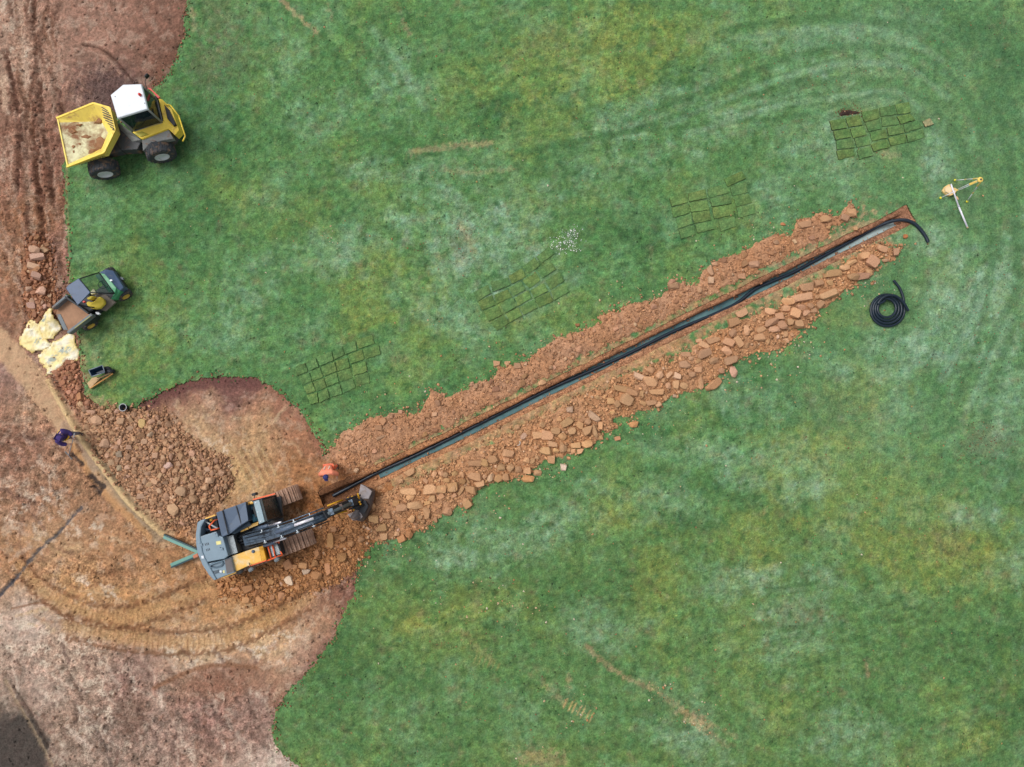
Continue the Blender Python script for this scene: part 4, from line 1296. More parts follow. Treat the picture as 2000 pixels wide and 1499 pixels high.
# single blocks that rolled clear of the heaps onto the lawn
gz = lambda a_, b_: height_at(a_, b_)
for (x, y, L, W, an, c, lab) in [
        (860 + 985 / 5.766, 740 + 1125 / 5.766, 29, 14.5, 0, (196, 144, 98), 'oblong tan clay block lying straight across on the lawn below the heap'),
        (860 + 1385 / 5.766, 740 + 1000 / 5.766, 13, 13.5, 5, (226, 196, 176), 'small whitish square block alone on the grass below the heap'),
        (1160 + 1450 / 6.247, 560 + 1200 / 6.247, 38, 18, -40, (190, 142, 104), 'long log shaped brown clod lying slantwise on the lawn edge'),
        (1160 + 1690 / 6.247, 560 + 1045 / 6.247, 24, 16, 78, (204, 160, 130), 'upright pinkish clay block on the grass right of the log shaped clod'),
        (700 + 398 / 4, 700 + 1370 / 4, 18, 15.5, 65, (196, 142, 98), 'upper one of two square orange blocks side by side on the lawn'),
        (700 + 340 / 4, 700 + 1408 / 4, 18.5, 15, -25, (200, 146, 100), 'lower one of two square orange blocks side by side on the lawn'),
        (1160 + 980 / 6.247, 560 + 1335 / 6.247, 9, 7.5, 0, (206, 168, 138), 'little pale stone on the grass just below the heap middle'),
        (1000 + 955 / 4, 550 + 1115 / 4, 22, 13, -10, (196, 144, 92), 'flat yellowish clod lying apart on the grass below the heap'),
        (1000 + 825 / 4, 550 + 1228 / 4, 14, 9, -15, (200, 148, 108), 'small wedge shaped clod on the grass beside the flat yellowish clod'),
        (1660 + 485 / 4.543, 330 + 605 / 4.543, 10, 9, 20, (198, 128, 78), 'small orange clod on the grass near the far end of the trench'),
        (1300 + 915 / 4, 380 + 235 / 4, 11, 6.5, 5, (184, 124, 84), 'small reddish clod on the lawn left of the upper heap'),
        (1000 + 510 / 4, 550 + 342 / 4, 9, 6, 0, (180, 126, 90), 'little brown clod on the lawn above the upper heap middle')]:
    o_ = put_clod(None, x, y, L, W, an, gz, c, True, None, .12, .05, 'clay_block')
    tag(o_, lab, 'clod')

# loose crumbs over all the bare ground, and the odd ones thrown onto the lawn
r_ = np.random.default_rng(77)
U = r_.uniform(-60, 700, 90000)
V_ = r_.uniform(-60, 1560, 90000)
kx = (CAM_H) / (cT - (-(V_ - 749.5) / F_PX) * sT)
X = (U - 1000) / F_PX * kx
Y = (sT - (V_ - 749.5) / F_PX * cT) * kx
ii = np.clip(np.searchsorted(ys, Y) - 1, 0, NY - 2)
jj = np.clip(np.searchsorted(xs, X) - 1, 0, NX - 2)
dens = np.where(soil_s[ii, jj] > 2, 0.05 + 0.26 * np.clip(rough[ii, jj], 0, 1.2) * sstep(-0.15, 0.4, fbm(U / 30, V_ / 30, 4, 3, .65)), 0)
k = np.nonzero((r_.random(len(U)) < dens) & (tr_s[ii, jj] < -.05))[0]
Rr = 0.010 + 0.06 * r_.random(len(k)) ** 3.2
cc = soil_c[ii[k], jj[k]] * (0.92 + 0.34 * (r_.random(len(k)) - .4))[:, None]
o_ = link('soil_crumbs', crumbs_mesh('soil_crumbs', X[k], Y[k], sz[ii[k], jj[k]] + Rr * .3, Rr, cc, 3), M_CRUMB)
o_['kind'] = 'stuff'
tag(o_, 'loose crumbs of soil strewn over the bare ground', 'soil crumbs')

# torn tufts and crumbs along the cut turf edge
r_ = np.random.default_rng(78)
X, Y = r_.uniform(-21.5, -5, 260000), r_.uniform(-14.5, 19.5, 260000)
ii = np.clip(np.searchsorted(ys, Y) - 1, 0, NY - 2)
jj = np.clip(np.searchsorted(xs, X) - 1, 0, NX - 2)
sd_ = soil_s[ii, jj]
k = np.nonzero((np.abs(sd_) < 16) & (r_.random(len(X)) < np.exp(-np.abs(sd_) / 4.0) * .55) & (tr_s[ii, jj] < -.05))[0][:9000]
on_lawn = sd_[k] < 0
green = r_.random(len(k)) < np.where(on_lawn, .35, .55)
cc = np.where(green[:, None], lawn_c[ii[k], jj[k]] * .95, np.array([150, 108, 82.])) * (0.8 + .4 * r_.random(len(k)))[:, None]
Rr = .012 + .04 * r_.random(len(k)) ** 2
o_ = link('edge_tufts', crumbs_mesh('edge_tufts', X[k], Y[k], np.where(on_lawn, lz[ii[k], jj[k]], sz[ii[k], jj[k]]) + Rr * .4, Rr, cc, 5), M_CRUMB)
o_['kind'] = 'stuff'
tag(o_, 'torn turf tufts and crumbs along the edge of the lawn', 'turf crumbs')

# coarser tufts standing out of the sward
r_ = np.random.default_rng(79)
X, Y = r_.uniform(-21.5, 21.5, 60000), r_.uniform(-14.5, 19.5, 60000)
ii = np.clip(np.searchsorted(ys, Y) - 1, 0, NY - 2)
jj = np.clip(np.searchsorted(xs, X) - 1, 0, NX - 2)
den_ = sstep(-.1, .45, fbm(X * .6, Y * .6, 4, 6, .65))
k = np.nonzero((soil_s[ii, jj] < -3) & (tr_s[ii, jj] < -.1) & (r_.random(len(X)) < .06 + .42 * den_))[0]
tint = r_.random(len(k))
f_ = np.where(tint < .55, .72 + .2 * r_.random(len(k)), np.where(tint < .85, 1.1 + .15 * r_.random(len(k)), 1.0))
cc = lawn_c[ii[k], jj[k]] * f_[:, None]
dry = tint > .93
cc[dry] = np.array([158, 140, 92.]) * (.85 + .3 * r_.random(dry.sum()))[:, None]
Rr = .012 + .034 * r_.random(len(k)) ** 2
o_ = link('grass_tufts', crumbs_mesh('grass_tufts', X[k], Y[k], lz[ii[k], jj[k]] + .002, Rr, cc, 6), M_CRUMB)
o_['kind'] = 'stuff'
tag(o_, 'coarser grass tufts dotted over the mown lawn', 'grass')

# soil fallen onto the trench's shoulders and into it
r_ = np.random.default_rng(80)
n_ = 3600
i_ = r_.integers(0, nr, n_)
o_2 = np.where(r_.random(n_) < .78, r_.choice([-1, 1], n_) * r_.uniform(.17, .44, n_), r_.choice([-1, 1], n_) * r_.uniform(.09, .16, n_))
X = tc_[i_, 0] + nrm[i_, 0] * o_2 + r_.uniform(-.03, .03, n_)
Y = tc_[i_, 1] + nrm[i_, 1] * o_2 + r_.uniform(-.03, .03, n_)
Z = np.interp(np.abs(o_2), [0, .155, .175, .20, .45], [-.345, -.335, -.15, -.06, -.035])
k = np.nonzero((X > -6.5) & (fbm(X * 1.4, Y * 1.4, 3, 4) > -.12))[0]
Rr = .010 + .045 * r_.random(len(k)) ** 2.6
cc = np.tile(np.array([172, 124, 94.]), (len(k), 1)) * (.8 + .4 * r_.random(len(k)))[:, None]
o_ = link('trench_crumbs', crumbs_mesh('trench_crumbs', X[k], Y[k], Z[k] + Rr * .3, Rr, cc, 9), M_CRUMB)
o_['kind'] = 'stuff'
tag(o_, 'crumbs of red soil fallen along the sides of the trench', 'soil crumbs')

# ------------------------------------------------------------------ machines
def zoom(ox, oy, k):
    def f(*pts):
        r_ = [(ox + x / k, oy + y / k) for x, y in pts]
        return r_ if len(r_) > 1 else r_[0]
    return f


def glass_mat(name, rgb, alpha=0.55):
    m, n, b = new_mat(name)
    b.inputs['Base Color'].default_value = lin(rgb)
    b.inputs['Roughness'].default_value = 0.06
    b.inputs['Specular IOR Level'].default_value = 0.5
    b.inputs['Alpha'].default_value = alpha
    return m


MUD = (150, 108, 78)
M_YEL = mat('yellow_paint', (255, 220, 78), 0.42, dirt=(200, 160, 100), damt=0.22, dscale=3.0, var=.08)
M_SKIP = mat('worn_yellow_skip', (255, 228, 112), 0.5, dirt=(190, 146, 98), damt=0.22, dscale=2.6, var=.08)
M_SKIPFLOOR = mat('scraped_skip_floor', (226, 222, 178), 0.55, dirt=(146, 102, 74), damt=0.62, dscale=2.0, var=.12, vscale=3)
M_WHITE = mat('white_cab_roof', (226, 232, 240), 0.4, dirt=(204, 204, 204), damt=0.08, dscale=2, var=.03)
M_GREYF = mat('grey_plastic', (140, 142, 140), 0.6, dirt=MUD, damt=0.16)
M_DGREY = mat('dark_grey_chassis', (74, 76, 80), 0.6, dirt=MUD, damt=0.3)
M_BLACK = mat('black_rubber_trim', (34, 38, 46), 0.55, var=.2)
M_TYRE = mat('tyre_rubber', (62, 66, 72), 0.85, dirt=(140, 112, 90), damt=0.34, dscale=5)
M_RIM = mat('grey_rim', (214, 218, 220), 0.4, dirt=(160, 146, 130), damt=0.3)
M_GLASS = glass_mat('tinted_glass', (18, 44, 52), 0.62)
M_RED = mat('red_plastic', (226, 62, 50), 0.4)
M_ORANGE = mat('orange_paint', (244, 104, 52), 0.45, var=.06)
M_SEATB = mat('black_seat', (44, 46, 50), 0.7)
M_MUD = mat('wet_mud', (152, 108, 74), 0.75, bump=.6, bscale=20, var=.25)


def wheel(parent, hub, axis, R, W, rr, lugs=22, mt=None, mr=None, cup=0.10):
    """tyre (a part) with its rim (a sub-part); hub is the middle of the outer face, axis points outwards"""
    hub, ax = Vector(hub), Vector(axis).normalized()
    bm = bmesh.new()
    lathe_bm(bm, hub, ax, [(-0.02, rr), (0.0, rr + 0.03), (0.0, R * 0.86), (-W * 0.10, R * 0.965), (-W * 0.5, R * 0.985), (-W * 0.90, R * 0.965), (-W, R * 0.86), (-W, rr + .03), (-W + .02, rr)], 40)
    s = ax.cross(Vector((0, 0, 1))).normalized()
    t = s.cross(ax)
    for k in range(lugs):
        for half in (0, 1):
            a0 = 2 * math.pi * (k + half * 0.5) / lugs
            a1 = a0 + math.pi * 0.55 / lugs * 2
            o0, o1 = (-W * 0.02, -W * 0.50) if half == 0 else (-W * 0.98, -W * 0.50)
            rr_ = R * 0.985
            p0 = hub + ax * o0 + (s * math.cos(a0) + t * math.sin(a0)) * (rr_ * 0.965)
            p1 = hub + ax * o1 + (s * math.cos(a1) + t * math.sin(a1)) * rr_
            nrm_ = (s * math.cos(a0) + t * math.sin(a0))
            beam_bm(bm, p0, p1, 2 * math.pi * R / lugs * 0.28, R * 0.055, nrm_)
    ty = from_bm('tyre', bm, mt or M_TYRE, parent)
    rim = lathe('rim', hub, ax, [(-cup, 0.0), (-cup, rr * 0.30), (-cup * 1.1, rr * 0.42), (-cup * 0.7, rr * 0.78), (-0.015, rr * 0.93), (0.006, rr * 0.99), (-0.01, rr * 1.02), (-W + .03, rr * 1.0)], mr or M_RIM, ty, 28)
    return ty


def ring_shell(name, rings, m, parent, closed_first=True, closed_last=True, mats=None):
    """solid skinned over a stack of rings with the same point count"""
    bm = bmesh.new()
    R_ = [[bm.verts.new(p) for p in r] for r in rings]
    n = len(rings[0])
    for i in range(len(R_) - 1):
        for k in range(n):
            f_ = bm.faces.new((R_[i][k], R_[i][(k + 1) % n], R_[i + 1][(k + 1) % n], R_[i + 1][k]))
            if mats:
                f_.material_index = mats[i]
    if closed_first:
        bm.faces.new(list(reversed(R_[0])))
    if closed_last:
        f_ = bm.faces.new(R_[-1])
        if mats:
            f_.material_index = mats[-1]
    return from_bm(name, bm, m, parent)


def inset(poly, d):
    """shift a plan polygon (list of Vectors, same z kept) inwards by roughly d metres"""
    n = len(poly)
    c = sum((p for p in poly), Vector((0, 0, 0))) / n
    area = sum(poly[i].x * poly[(i + 1) % n].y - poly[(i + 1) % n].x * poly[i].y for i in range(n))
    sg = 1 if area > 0 else -1
    out = []
    for i in range(n):
        a_, b_, c_ = poly[i - 1], poly[i], poly[(i + 1) % n]
        d0 = (b_ - a_).to_2d().normalized()
        d1 = (c_ - b_).to_2d().normalized()
        n0, n1 = Vector((-d0.y, d0.x)) * sg, Vector((-d1.y, d1.x)) * sg
        v_ = (n0 + n1)
        v_ = v_ / max(v_.length_squared, 0.3) * 2 * d
        out.append(Vector((b_.x + v_.x, b_.y + v_.y, b_.z)))
    return out


# ---------------------------------------------------------------- site dumper
z1 = zoom(90, 140, 6.518)
FA, RA = math.radians(14), math.radians(17.5)          # headings of the skip half and the cab half
fd, fl = Vector((math.cos(FA), math.sin(FA), 0)), Vector((math.sin(FA), -math.cos(FA), 0))      # backwards along, and towards the near side
rd, rl = Vector((math.cos(RA), math.sin(RA), 0)), Vector((math.sin(RA), -math.cos(RA), 0))
hubF, hubR = P(*z1((755, 1315)), 0.58), P(*z1((1480, 1095)), 0.58)
axF, axR = hubF - fl * 1.12, hubR - rl * 1.12
dump = thing('site_dumper', 'yellow articulated site dumper with white cab roof and muddy empty skip', 'dumper', ((axF.x + axR.x) / 2, (axF.y + axR.y) / 2, 0))
for hub, ax in ((hubF, fl), (hubF - fl * 2.24, -fl), (hubR, rl), (hubR - rl * 2.24, -rl)):
    wheel(dump, hub, ax, 0.59, 0.50, 0.29, 20)
rim = [P(*z1((135, 595)), 1.45), P(*z1((605, 405)), 1.66), P(*z1((812, 465)), 1.70), P(*z1((880, 745)), 1.70), P(*z1((738, 1032)), 1.66), P(*z1((265, 1215)), 1.45)]
inn = inset(rim, 0.05)
flo = [P(*z1((158, 650)), 1.40), P(*z1((530, 640)), 1.20), P(*z1((700, 630)), 1.2), P(*z1((790, 780)), 1.2), P(*z1((700, 985)), 1.2), P(*z1((285, 1180)), 1.40)]
lowr = [Vector((p.x, p.y, z_)) for p, z_ in zip(inset(rim, 0.02), (1.32, 1.25, 1.25, 1.25, 1.25, 1.32))]
botr = [Vector((p.x, p.y, z_)) for p, z_ in zip(inset(rim, 0.30), (1.16, 1.02, 1.02, 1.02, 1.02, 1.16))]
rimo = [p + Vector((0, 0, 0)) for p in rim]
sk_ = ring_shell('skip', [botr, lowr, rimo, inn, flo], [M_SKIP, M_SKIPFLOOR], dump, True, True, [0, 0, 0, 0, 1])
bm = bmesh.new()
for i in range(len(rim)):
    a_, b_ = rim[i], rim[(i + 1) % len(rim)]
    if i != 5:
        beam_bm(bm, a_, b_, 0.07, 0.07)
from_bm('rim_bar', bm, M_YEL, sk_)
# striped rear guard
gp = [P(*z1(p), 1.74) for p in [(708, 452), (812, 472), (866, 742), (846, 742), (734, 592)]]
from_bm('guard_panel', prism_bm(gp, [p - Vector((0, 0, .03)) for p in gp]), M_YEL, dump)
for i in range(9):
    t = i / 8.0
    l0 = (708 + 26 * min(t * 1.9, 1) + max(0, t - .53) / .47 * 112, 455 + 137 * min(t * 1.9, 1) + max(0, t - .53) / .47 * 150)
    r0 = (775 + 40 * min(t * 3, 1) + 52 * t, 470 + 268 * t * .98)
    beam('guard_stripe', P(*z1(l0), 1.765), P(*z1((min(r0[0], 866), min(r0[1] + 26, 742))), 1.765), 0.035, 0.03, M_BLACK, dump)
# caked mud in the skip
def mud_patch(poly, z_, parent, name='mud'):
    r = random.Random(len(poly) + int(poly[0][0]))
    pts = []
    q = [np.array(p, dtype=float) for p in poly]
    for i in range(len(q)):
        a_, b_ = q[i], q[(i + 1) % len(q)]
        for t in (0, .33, .66):
            pts.append(a_ * (1 - t) + b_ * t + np.array([r.uniform(-.7, .7), r.uniform(-.7, .7)]))
    top = [P(p[0], p[1], z_ + .02) for p in pts]
    c = sum(top, Vector((0, 0, 0))) / len(top)
    bm = bmesh.new()
    vo = [bm.verts.new(p - Vector((0, 0, .03))) for p in top]
    vi = [bm.verts.new(c + (p - c) * .7 + Vector((0, 0, .03 + r.uniform(-.012, .012)))) for p in top]
    vc = bm.verts.new(c + Vector((0, 0, .04)))
    n = len(top)
    for i in range(n):
        bm.faces.new((vo[i], vo[(i + 1) % n], vi[(i + 1) % n], vi[i]))
        bm.faces.new((vi[i], vi[(i + 1) % n], vc))
    return from_bm(name, bm, M_MUD, parent)


for poly, z_ in [([(262, 760), (330, 705), (400, 770), (330, 805)], 1.31), ([(370, 680), (430, 665), (470, 672), (420, 698)], 1.29), ([(420, 825), (520, 800), (600, 830), (540, 860), (440, 850)], 1.24), ([(440, 1000), (540, 960), (640, 990), (620, 1050), (520, 1065)], 1.23),
                 ([(320, 960), (350, 930), (375, 955), (345, 990)], 1.31), ([(400, 920), (430, 905), (455, 930), (430, 945)], 1.28), ([(335, 1010), (360, 1000), (372, 1040), (355, 1050)], 1.31), ([(600, 860), (700, 800), (770, 880), (720, 990), (640, 1000)], 1.20), ([(600, 660), (680, 575), (720, 620), (700, 660)], 1.22)]:
    mud_patch(z1(*poly), z_, sk_)
# lettering on the near side of the skip
def lettering(text, p0, p1, nrm_, size, m, parent, name='lettering'):
    cu = bpy.data.curves.new(name, 'FONT')
    cu.body = text
    cu.size = size
    cu.extrude = 0.003
    to = bpy.data.objects.new('tmp_text', cu)
    COL.objects.link(to)
    dg = bpy.context.evaluated_depsgraph_get()
    dg.update()
    me_ = bpy.data.meshes.new_from_object(to.evaluated_get(dg))
    bpy.data.objects.remove(to, do_unlink=True)
    w_ = max(v_.co.x for v_ in me_.vertices)
    d = (Vector(p1) - Vector(p0))
    X_ = d.normalized()
    N_ = Vector(nrm_).normalized()
    N_ = (N_ - X_ * N_.dot(X_)).normalized()
    Y_ = N_.cross(X_)
    M_ = Matrix((X_, Y_, N_)).transposed().to_4x4()
    M_.translation = Vector(p0)
    me_.transform(M_ @ Matrix.Scale(d.length / w_, 4, (1, 0, 0)))
    return link(name, me_, m, parent)


wA, wB = rim[5].lerp(rim[4], .30), rim[5].lerp(rim[4], .95)
wn = Vector((rim[4] - rim[5])).cross(Vector((0, 0, 1))).normalized()
lettering('WACKER NEUSON', Vector((wA.x, wA.y, wA.z - .22)) + wn * .045, Vector((wB.x, wB.y, wB.z - .24)) + wn * .045, wn, 0.17, M_BLACK, sk_)
# chassis, articulation and steps
slab('front_chassis', z1((560, 760), (900, 650), (960, 1010), (620, 1080)), 0.86, 0.42, M_DGREY, dump, .03)
slab('hitch', z1((885, 640), (1090, 775), (1215, 880), (1160, 990), (960, 1000), (900, 900)), 0.95, 0.45, M_DGREY, dump, .03)
slab('front_panel', z1((915, 640), (1090, 775), (1210, 870), (1080, 900), (950, 760)), [1.35, 1.35, 1.2, .9, .9], .5, M_GREYF, dump, .02)
slab('step_box', z1((1088, 850), (1160, 868), (1165, 948), (1090, 938)), 0.85, 0.5, M_YEL, dump, .03)
slab('tail_lamp', z1((958, 975), (1040, 935), (1050, 955), (970, 998)), 0.80, 0.70, M_RED, dump, .01)
slab('rear_chassis', z1((1215, 880), (1560, 735), (1640, 800), (1600, 870), (1250, 1000)), 0.88, 0.40, M_DGREY, dump, .03)
slab('bodywork', z1((1095, 772), (1492, 628), (1430, 345), (1475, 352), (1600, 478), (1692, 745), (1640, 812), (1552, 728), (1216, 862)), [1.42, 1.42, 1.40, 1.38, 1.3, 1.22, 1.18, 1.32, 1.32], 0.75, M_YEL, dump, .025)
slab('radiator_grille', z1((1502, 420), (1560, 480), (1648, 670), (1622, 692), (1545, 600)), 1.385, 1.2, M_BLACK, dump, .01)
slab('side_grille', z1((1115, 790), (1220, 762), (1300, 800), (1200, 828)), 1.40, 1.36, mat('olive_sticker', (190, 180, 70), .5), dump, .004)
slab('mudguard', z1((1220, 872), (1560, 738), (1618, 852), (1470, 880), (1320, 930), (1232, 1012)), [1.24, 1.22, 1.12, 1.14, 1.10, .98], .86, M_GREYF, dump, .02)
# cab: glass walls between pillars, interior, roof
roofp = [(820, 305), (985, 168), (1225, 160), (1308, 488), (912, 610)]
rp = [P(*p, 2.68) for p in z1(*roofp)]
rin = inset(rp, 0.05)
base_ = [Vector((p.x, p.y, 1.38)) for p in rin]
for i in range(5):
    a_, b_ = i, (i + 1) % 5
    q = [rin[a_] - Vector((0, 0, .04)), rin[b_] - Vector((0, 0, .04)), base_[b_], base_[a_]]
    nn = (q[1] - q[0]).cross(q[2] - q[1]).normalized() * 0.006
    from_bm('window_pane', prism_bm([p + nn for p in q], [p - nn for p in q]), M_GLASS, dump)
    tube('cab_pillar', [base_[a_], rin[a_]], 0.04, M_GREYF, dump, 6)
    beam('window_sill', base_[a_], base_[b_], 0.07, 0.07, M_GREYF, dump)
ro = from_bm('cab_roof', prism_bm([p + Vector((0, 0, .06)) for p in inset(rp, .03)], [p - Vector((0, 0, .03)) for p in rp], 0.03), M_WHITE, dump)
bc = P(*z1((1190, 292)), 2.80)
lathe('beacon', bc, (0, 0, 1), [(-.07, .055), (0.0, .055), (.05, .045), (.07, 0.0)], M_RED, ro, 14)
for q in ((1255, 405), (1225, 180), (880, 320)):
    lathe('roof_bolt', P(*z1(q), 2.745), (0, 0, 1), [(-.01, .02), (.008, .02), (.008, 0)], M_GREYF, ro, 8)
cabc = sum(base_, Vector((0, 0, 0))) / 5
slab('cab_floor', z1((935, 612), (1090, 765), (1490, 628), (1400, 300)), 1.34, 1.0, M_SEATB, dump, .01)
box('seat', cabc + Vector((.1, -.1, .12)), .5, .5, .18, M_SEATB, dump, RA, .05)
box('seat_back', cabc + Vector((.33, -.03, .45)), .14, .5, .6, M_SEATB, dump, RA, .05)
bm = bmesh.new()
sw = cabc + Vector((-.30, -.25, .48))
tube_bm(bm, [sw + Vector((math.cos(a_) * .19, math.sin(a_) * .19, math.cos(a_) * .07)) for a_ in np.linspace(0, 2 * math.pi, 19)], .018, 6, False)
tube_bm(bm, [sw, sw + Vector((-.1, -.03, -.5))], .03, 6)
from_bm('steering_wheel', bm, M_GREYF, dump)
slab('red_rail', z1((1285, 205), (1330, 215), (1450, 325), (1425, 345), (1350, 255)), 1.75, 1.68, M_RED, dump, .01)
mp = P(287, 149, 2.2)
box('mirror', mp, .18, .06, .22, M_BLACK, dump, RA + .6, .02)
tube('mirror_arm', [mp, P(283, 160, 2.15), rin[2] - Vector((0, 0, .5))], .015, M_BLACK, dump, 6)
bm = bmesh.new()
hr = [P(*z1(p), 1.95) for p in [(1440, 345), (1500, 350), (1600, 480), (1680, 740), (1640, 800)]]
for i in range(4):
    tube_bm(bm, [Vector((hr[i].x, hr[i].y, 1.42 - .05 * i)), Vector((hr[i + 1].x, hr[i + 1].y, 1.37 - .05 * i))], .03, 8)
from_bm('rear_guard_rail', bm, M_YEL, dump, True)

# ---------------------------------------------------------------- green utility cart
z8 = zoom(30, 520, 6.8125)
UA = math.radians(38)
ud, ul = Vector((math.cos(UA), math.sin(UA), 0)), Vector((math.sin(UA), -math.cos(UA), 0))
M_GREEN = mat('green_plastic', (74, 158, 112), 0.35, dirt=(140, 150, 120), damt=0.12, var=.08)
M_DGREEN = mat('dark_green_plastic', (34, 92, 72), 0.4, var=.12)
M_SLATE = mat('slate_canopy', (76, 96, 126), 0.45, dirt=(128, 128, 128), damt=0.14, dscale=4, var=.08)
M_SEATY = mat('yellow_vinyl', (236, 210, 76), 0.5, var=.05)
M_WYEL = mat('yellow_wheel', (222, 186, 84), 0.5, dirt=(140, 110, 70), damt=.25, dscale=8)
M_BED = mat('soil_covered_bed', (176, 136, 108), 0.9, dirt=(150, 112, 86), damt=.4, bump=.5, bscale=30)
M_GUN = mat('gunmetal_rail', (104, 114, 120), 0.5, dirt=MUD, damt=.2)
hF, hB = P(*z8((1475, 412)), 0.30), P(*z8((1012, 802)), 0.31)
cart = thing('utility_cart', 'green and dark blue utility cart with yellow seats and open cargo bed', 'utility vehicle', ((hF.x + hB.x) / 2 - ul.x * .6, (hF.y + hB.y) / 2 - ul.y * .6, 0))
for h_, R_, W_ in ((hF, .30, .22), (hB, .31, .28)):
    wheel(cart, h_, ul, R_, W_, .155, 16, None, M_WYEL, .05)
    wheel(cart, h_ - ul * 1.34, -ul, R_, W_, .155, 16, None, M_WYEL, .05)
slab('chassis', z8((760, 560), (1180, 240), (1420, 330), (1330, 420), (1090, 640), (930, 780), (720, 850)), .45, .25, M_BLACK, cart, .03)
slab('floor_pan', z8((1060, 380), (1200, 380), (1335, 480), (1195, 600), (1060, 560)), .52, .42, mat('brown_floor', (128, 118, 108), .8), cart, .02)
slab('bonnet', z8((1112, 84), (1200, 45), (1300, 60), (1442, 285), (1398, 330), (1335, 290), (1180, 108)), [.98, .94, .84, .80, .86, .98, 1.02], .40, M_SLATE, cart, .03)
slab('dash_panel', z8((1122, 95), (1190, 105), (1342, 290), (1322, 372), (1250, 300)), [1.02, 1.03, .99, .96, 1.02], .5, M_GREEN, cart, .02)
slab('front_wing', z8((1322, 372), (1342, 290), (1400, 330), (1330, 435), (1262, 440)), [.94, .95, .84, .72, .80], .42, M_GREEN, cart, .025)
slab('dashboard', z8((1055, 125), (1120, 95), (1300, 350), (1240, 345)), [.92, .96, .95, .9], .5, M_DGREEN, cart, .02)
slab('front_bumper', z8((1300, 60), (1345, 85), (1462, 262), (1440, 290)), .62, .40, M_BLACK, cart, .03)
slab('bumper_bar', z8((1385, 140), (1430, 150), (1440, 185), (1400, 180)), .6, .5, M_GUN, cart, .01)
slab('licence_sticker', z8((1252, 182), (1282, 178), (1292, 196), (1264, 204)), 1.045, 1.03, M_WHITE, cart, .002)
box('engine_box', (P(*z8((960, 480)), .5)), .55, .95, .4, M_BLACK, cart, UA, .03)
# canopy and windscreen frame
cp = [P(*p, 1.86) for p in z8((678, 300), (700, 262), (845, 166), (1000, 352), (868, 492), (832, 520))]
ca = from_bm('canopy', prism_bm([p + Vector((0, 0, .03)) for p in cp], [p - Vector((0, 0, .03)) for p in cp], .02), M_SLATE, cart)
ws = [P(*z8((850, 170)), 1.86), P(*z8((1112, 88)), 1.05), P(*z8((1318, 368)), 1.0), P(*z8((1000, 352)), 1.86)]
nn = (ws[1] - ws[0]).cross(ws[2] - ws[1]).normalized() * .004
M_CLEAR = glass_mat('clear_screen', (60, 96, 84), .22)
from_bm('windscreen', prism_bm([p + nn for p in ws], [p - nn for p in ws]), M_CLEAR, cart)
bm = bmesh.new()
for i in range(4):
    tube_bm(bm, [ws[i], ws[(i + 1) % 4]], .022, 6)
tube_bm(bm, [cp[0] - Vector((0, 0, .03)), Vector((cp[0].x + ud.x * .15, cp[0].y + ud.y * .15, .6))], .025, 6)
tube_bm(bm, [cp[5] - Vector((0, 0, .03)), Vector((cp[5].x + ud.x * .15, cp[5].y + ud.y * .15, .6))], .025, 6)
from_bm('roll_frame', bm, M_BLACK, cart, True)
# seats: squab and back
def cushion(name, poly, zt, zb, m, parent, bev=.05):
    return slab(name, poly, zt, zb, m, parent, bev, 3, True)
cushion('seat', z8((938, 496), (962, 468), (1020, 480), (1058, 458), (1088, 418), (1130, 403), (1180, 448), (1188, 496), (1122, 560), (1040, 572), (978, 552)), [.96, .98, .94, .88, .84, .80, .78, .78, .80, .86, .92], .62, M_SEATY, cart, .045)
cushion('seat', z8((990, 345), (1040, 300), (1080, 360), (1010, 382)), .80, .66, mat('pale_seat_cover', (214, 208, 170), .6), cart, .03)
cushion('seat_back', z8((945, 428), (1000, 398), (1045, 396), (1000, 440), (962, 445)), 1.02, .7, M_SEATY, cart, .03)
bm = bmesh.new()
sw = P(*z8((1170, 245)), .98)
tube_bm(bm, [sw + Vector((math.cos(a_) * .17, math.sin(a_) * .17, -math.cos(a_ - UA) * .09)) for a_ in np.linspace(0, 2 * math.pi, 17)], .014, 6, False)
tube_bm(bm, [sw, sw + ud * .3 - Vector((0, 0, .3))], .02, 6)
tube_bm(bm, [sw - ul * .16, sw + ul * .16], .012, 6)
from_bm('steering_wheel', bm, M_BLACK, cart, True)
slab('battery_cover', z8((1060, 610), (1100, 612), (1130, 632), (1100, 652), (1070, 640)), .62, .5, M_WHITE, cart, .02)
slab('red_cap', z8((890, 470), (915, 458), (930, 475), (905, 492)), .9, .8, M_RED, cart, .015)
# cargo bed
slab('bed_floor', z8((640, 430), (830, 525), (985, 645), (715, 880), (535, 640)), .78, .66, M_BED, cart, .01)
beam('bed_side', P(*z8((715, 398)), .98), P(*z8((515, 565)), .98), .10, .30, M_GUN, cart, .02)
beam('bed_side', P(*z8((1040, 650)), .98), P(*z8((718, 895)), .98), .12, .30, M_GUN, cart, .02)
beam('bed_rail', P(*z8((1000, 668)), 1.14), P(*z8((790, 830)), 1.14), .03, .03, mat('olive_rail', (150, 150, 92), .5), cart)
beam('headboard', P(*z8((690, 412)), .95), P(*z8((1000, 640)), .95), .06, .36, M_BLACK, cart, .015)
slab('tailgate', z8((540, 640), (600, 640), (700, 850), (640, 850)), [.80, .80, .80, .80], .74, M_GUN, cart, .01)
slab('rear_wing', z8((960, 660), (1075, 655), (1060, 700), (900, 790)), .80, .45, M_BLACK, cart, .03)

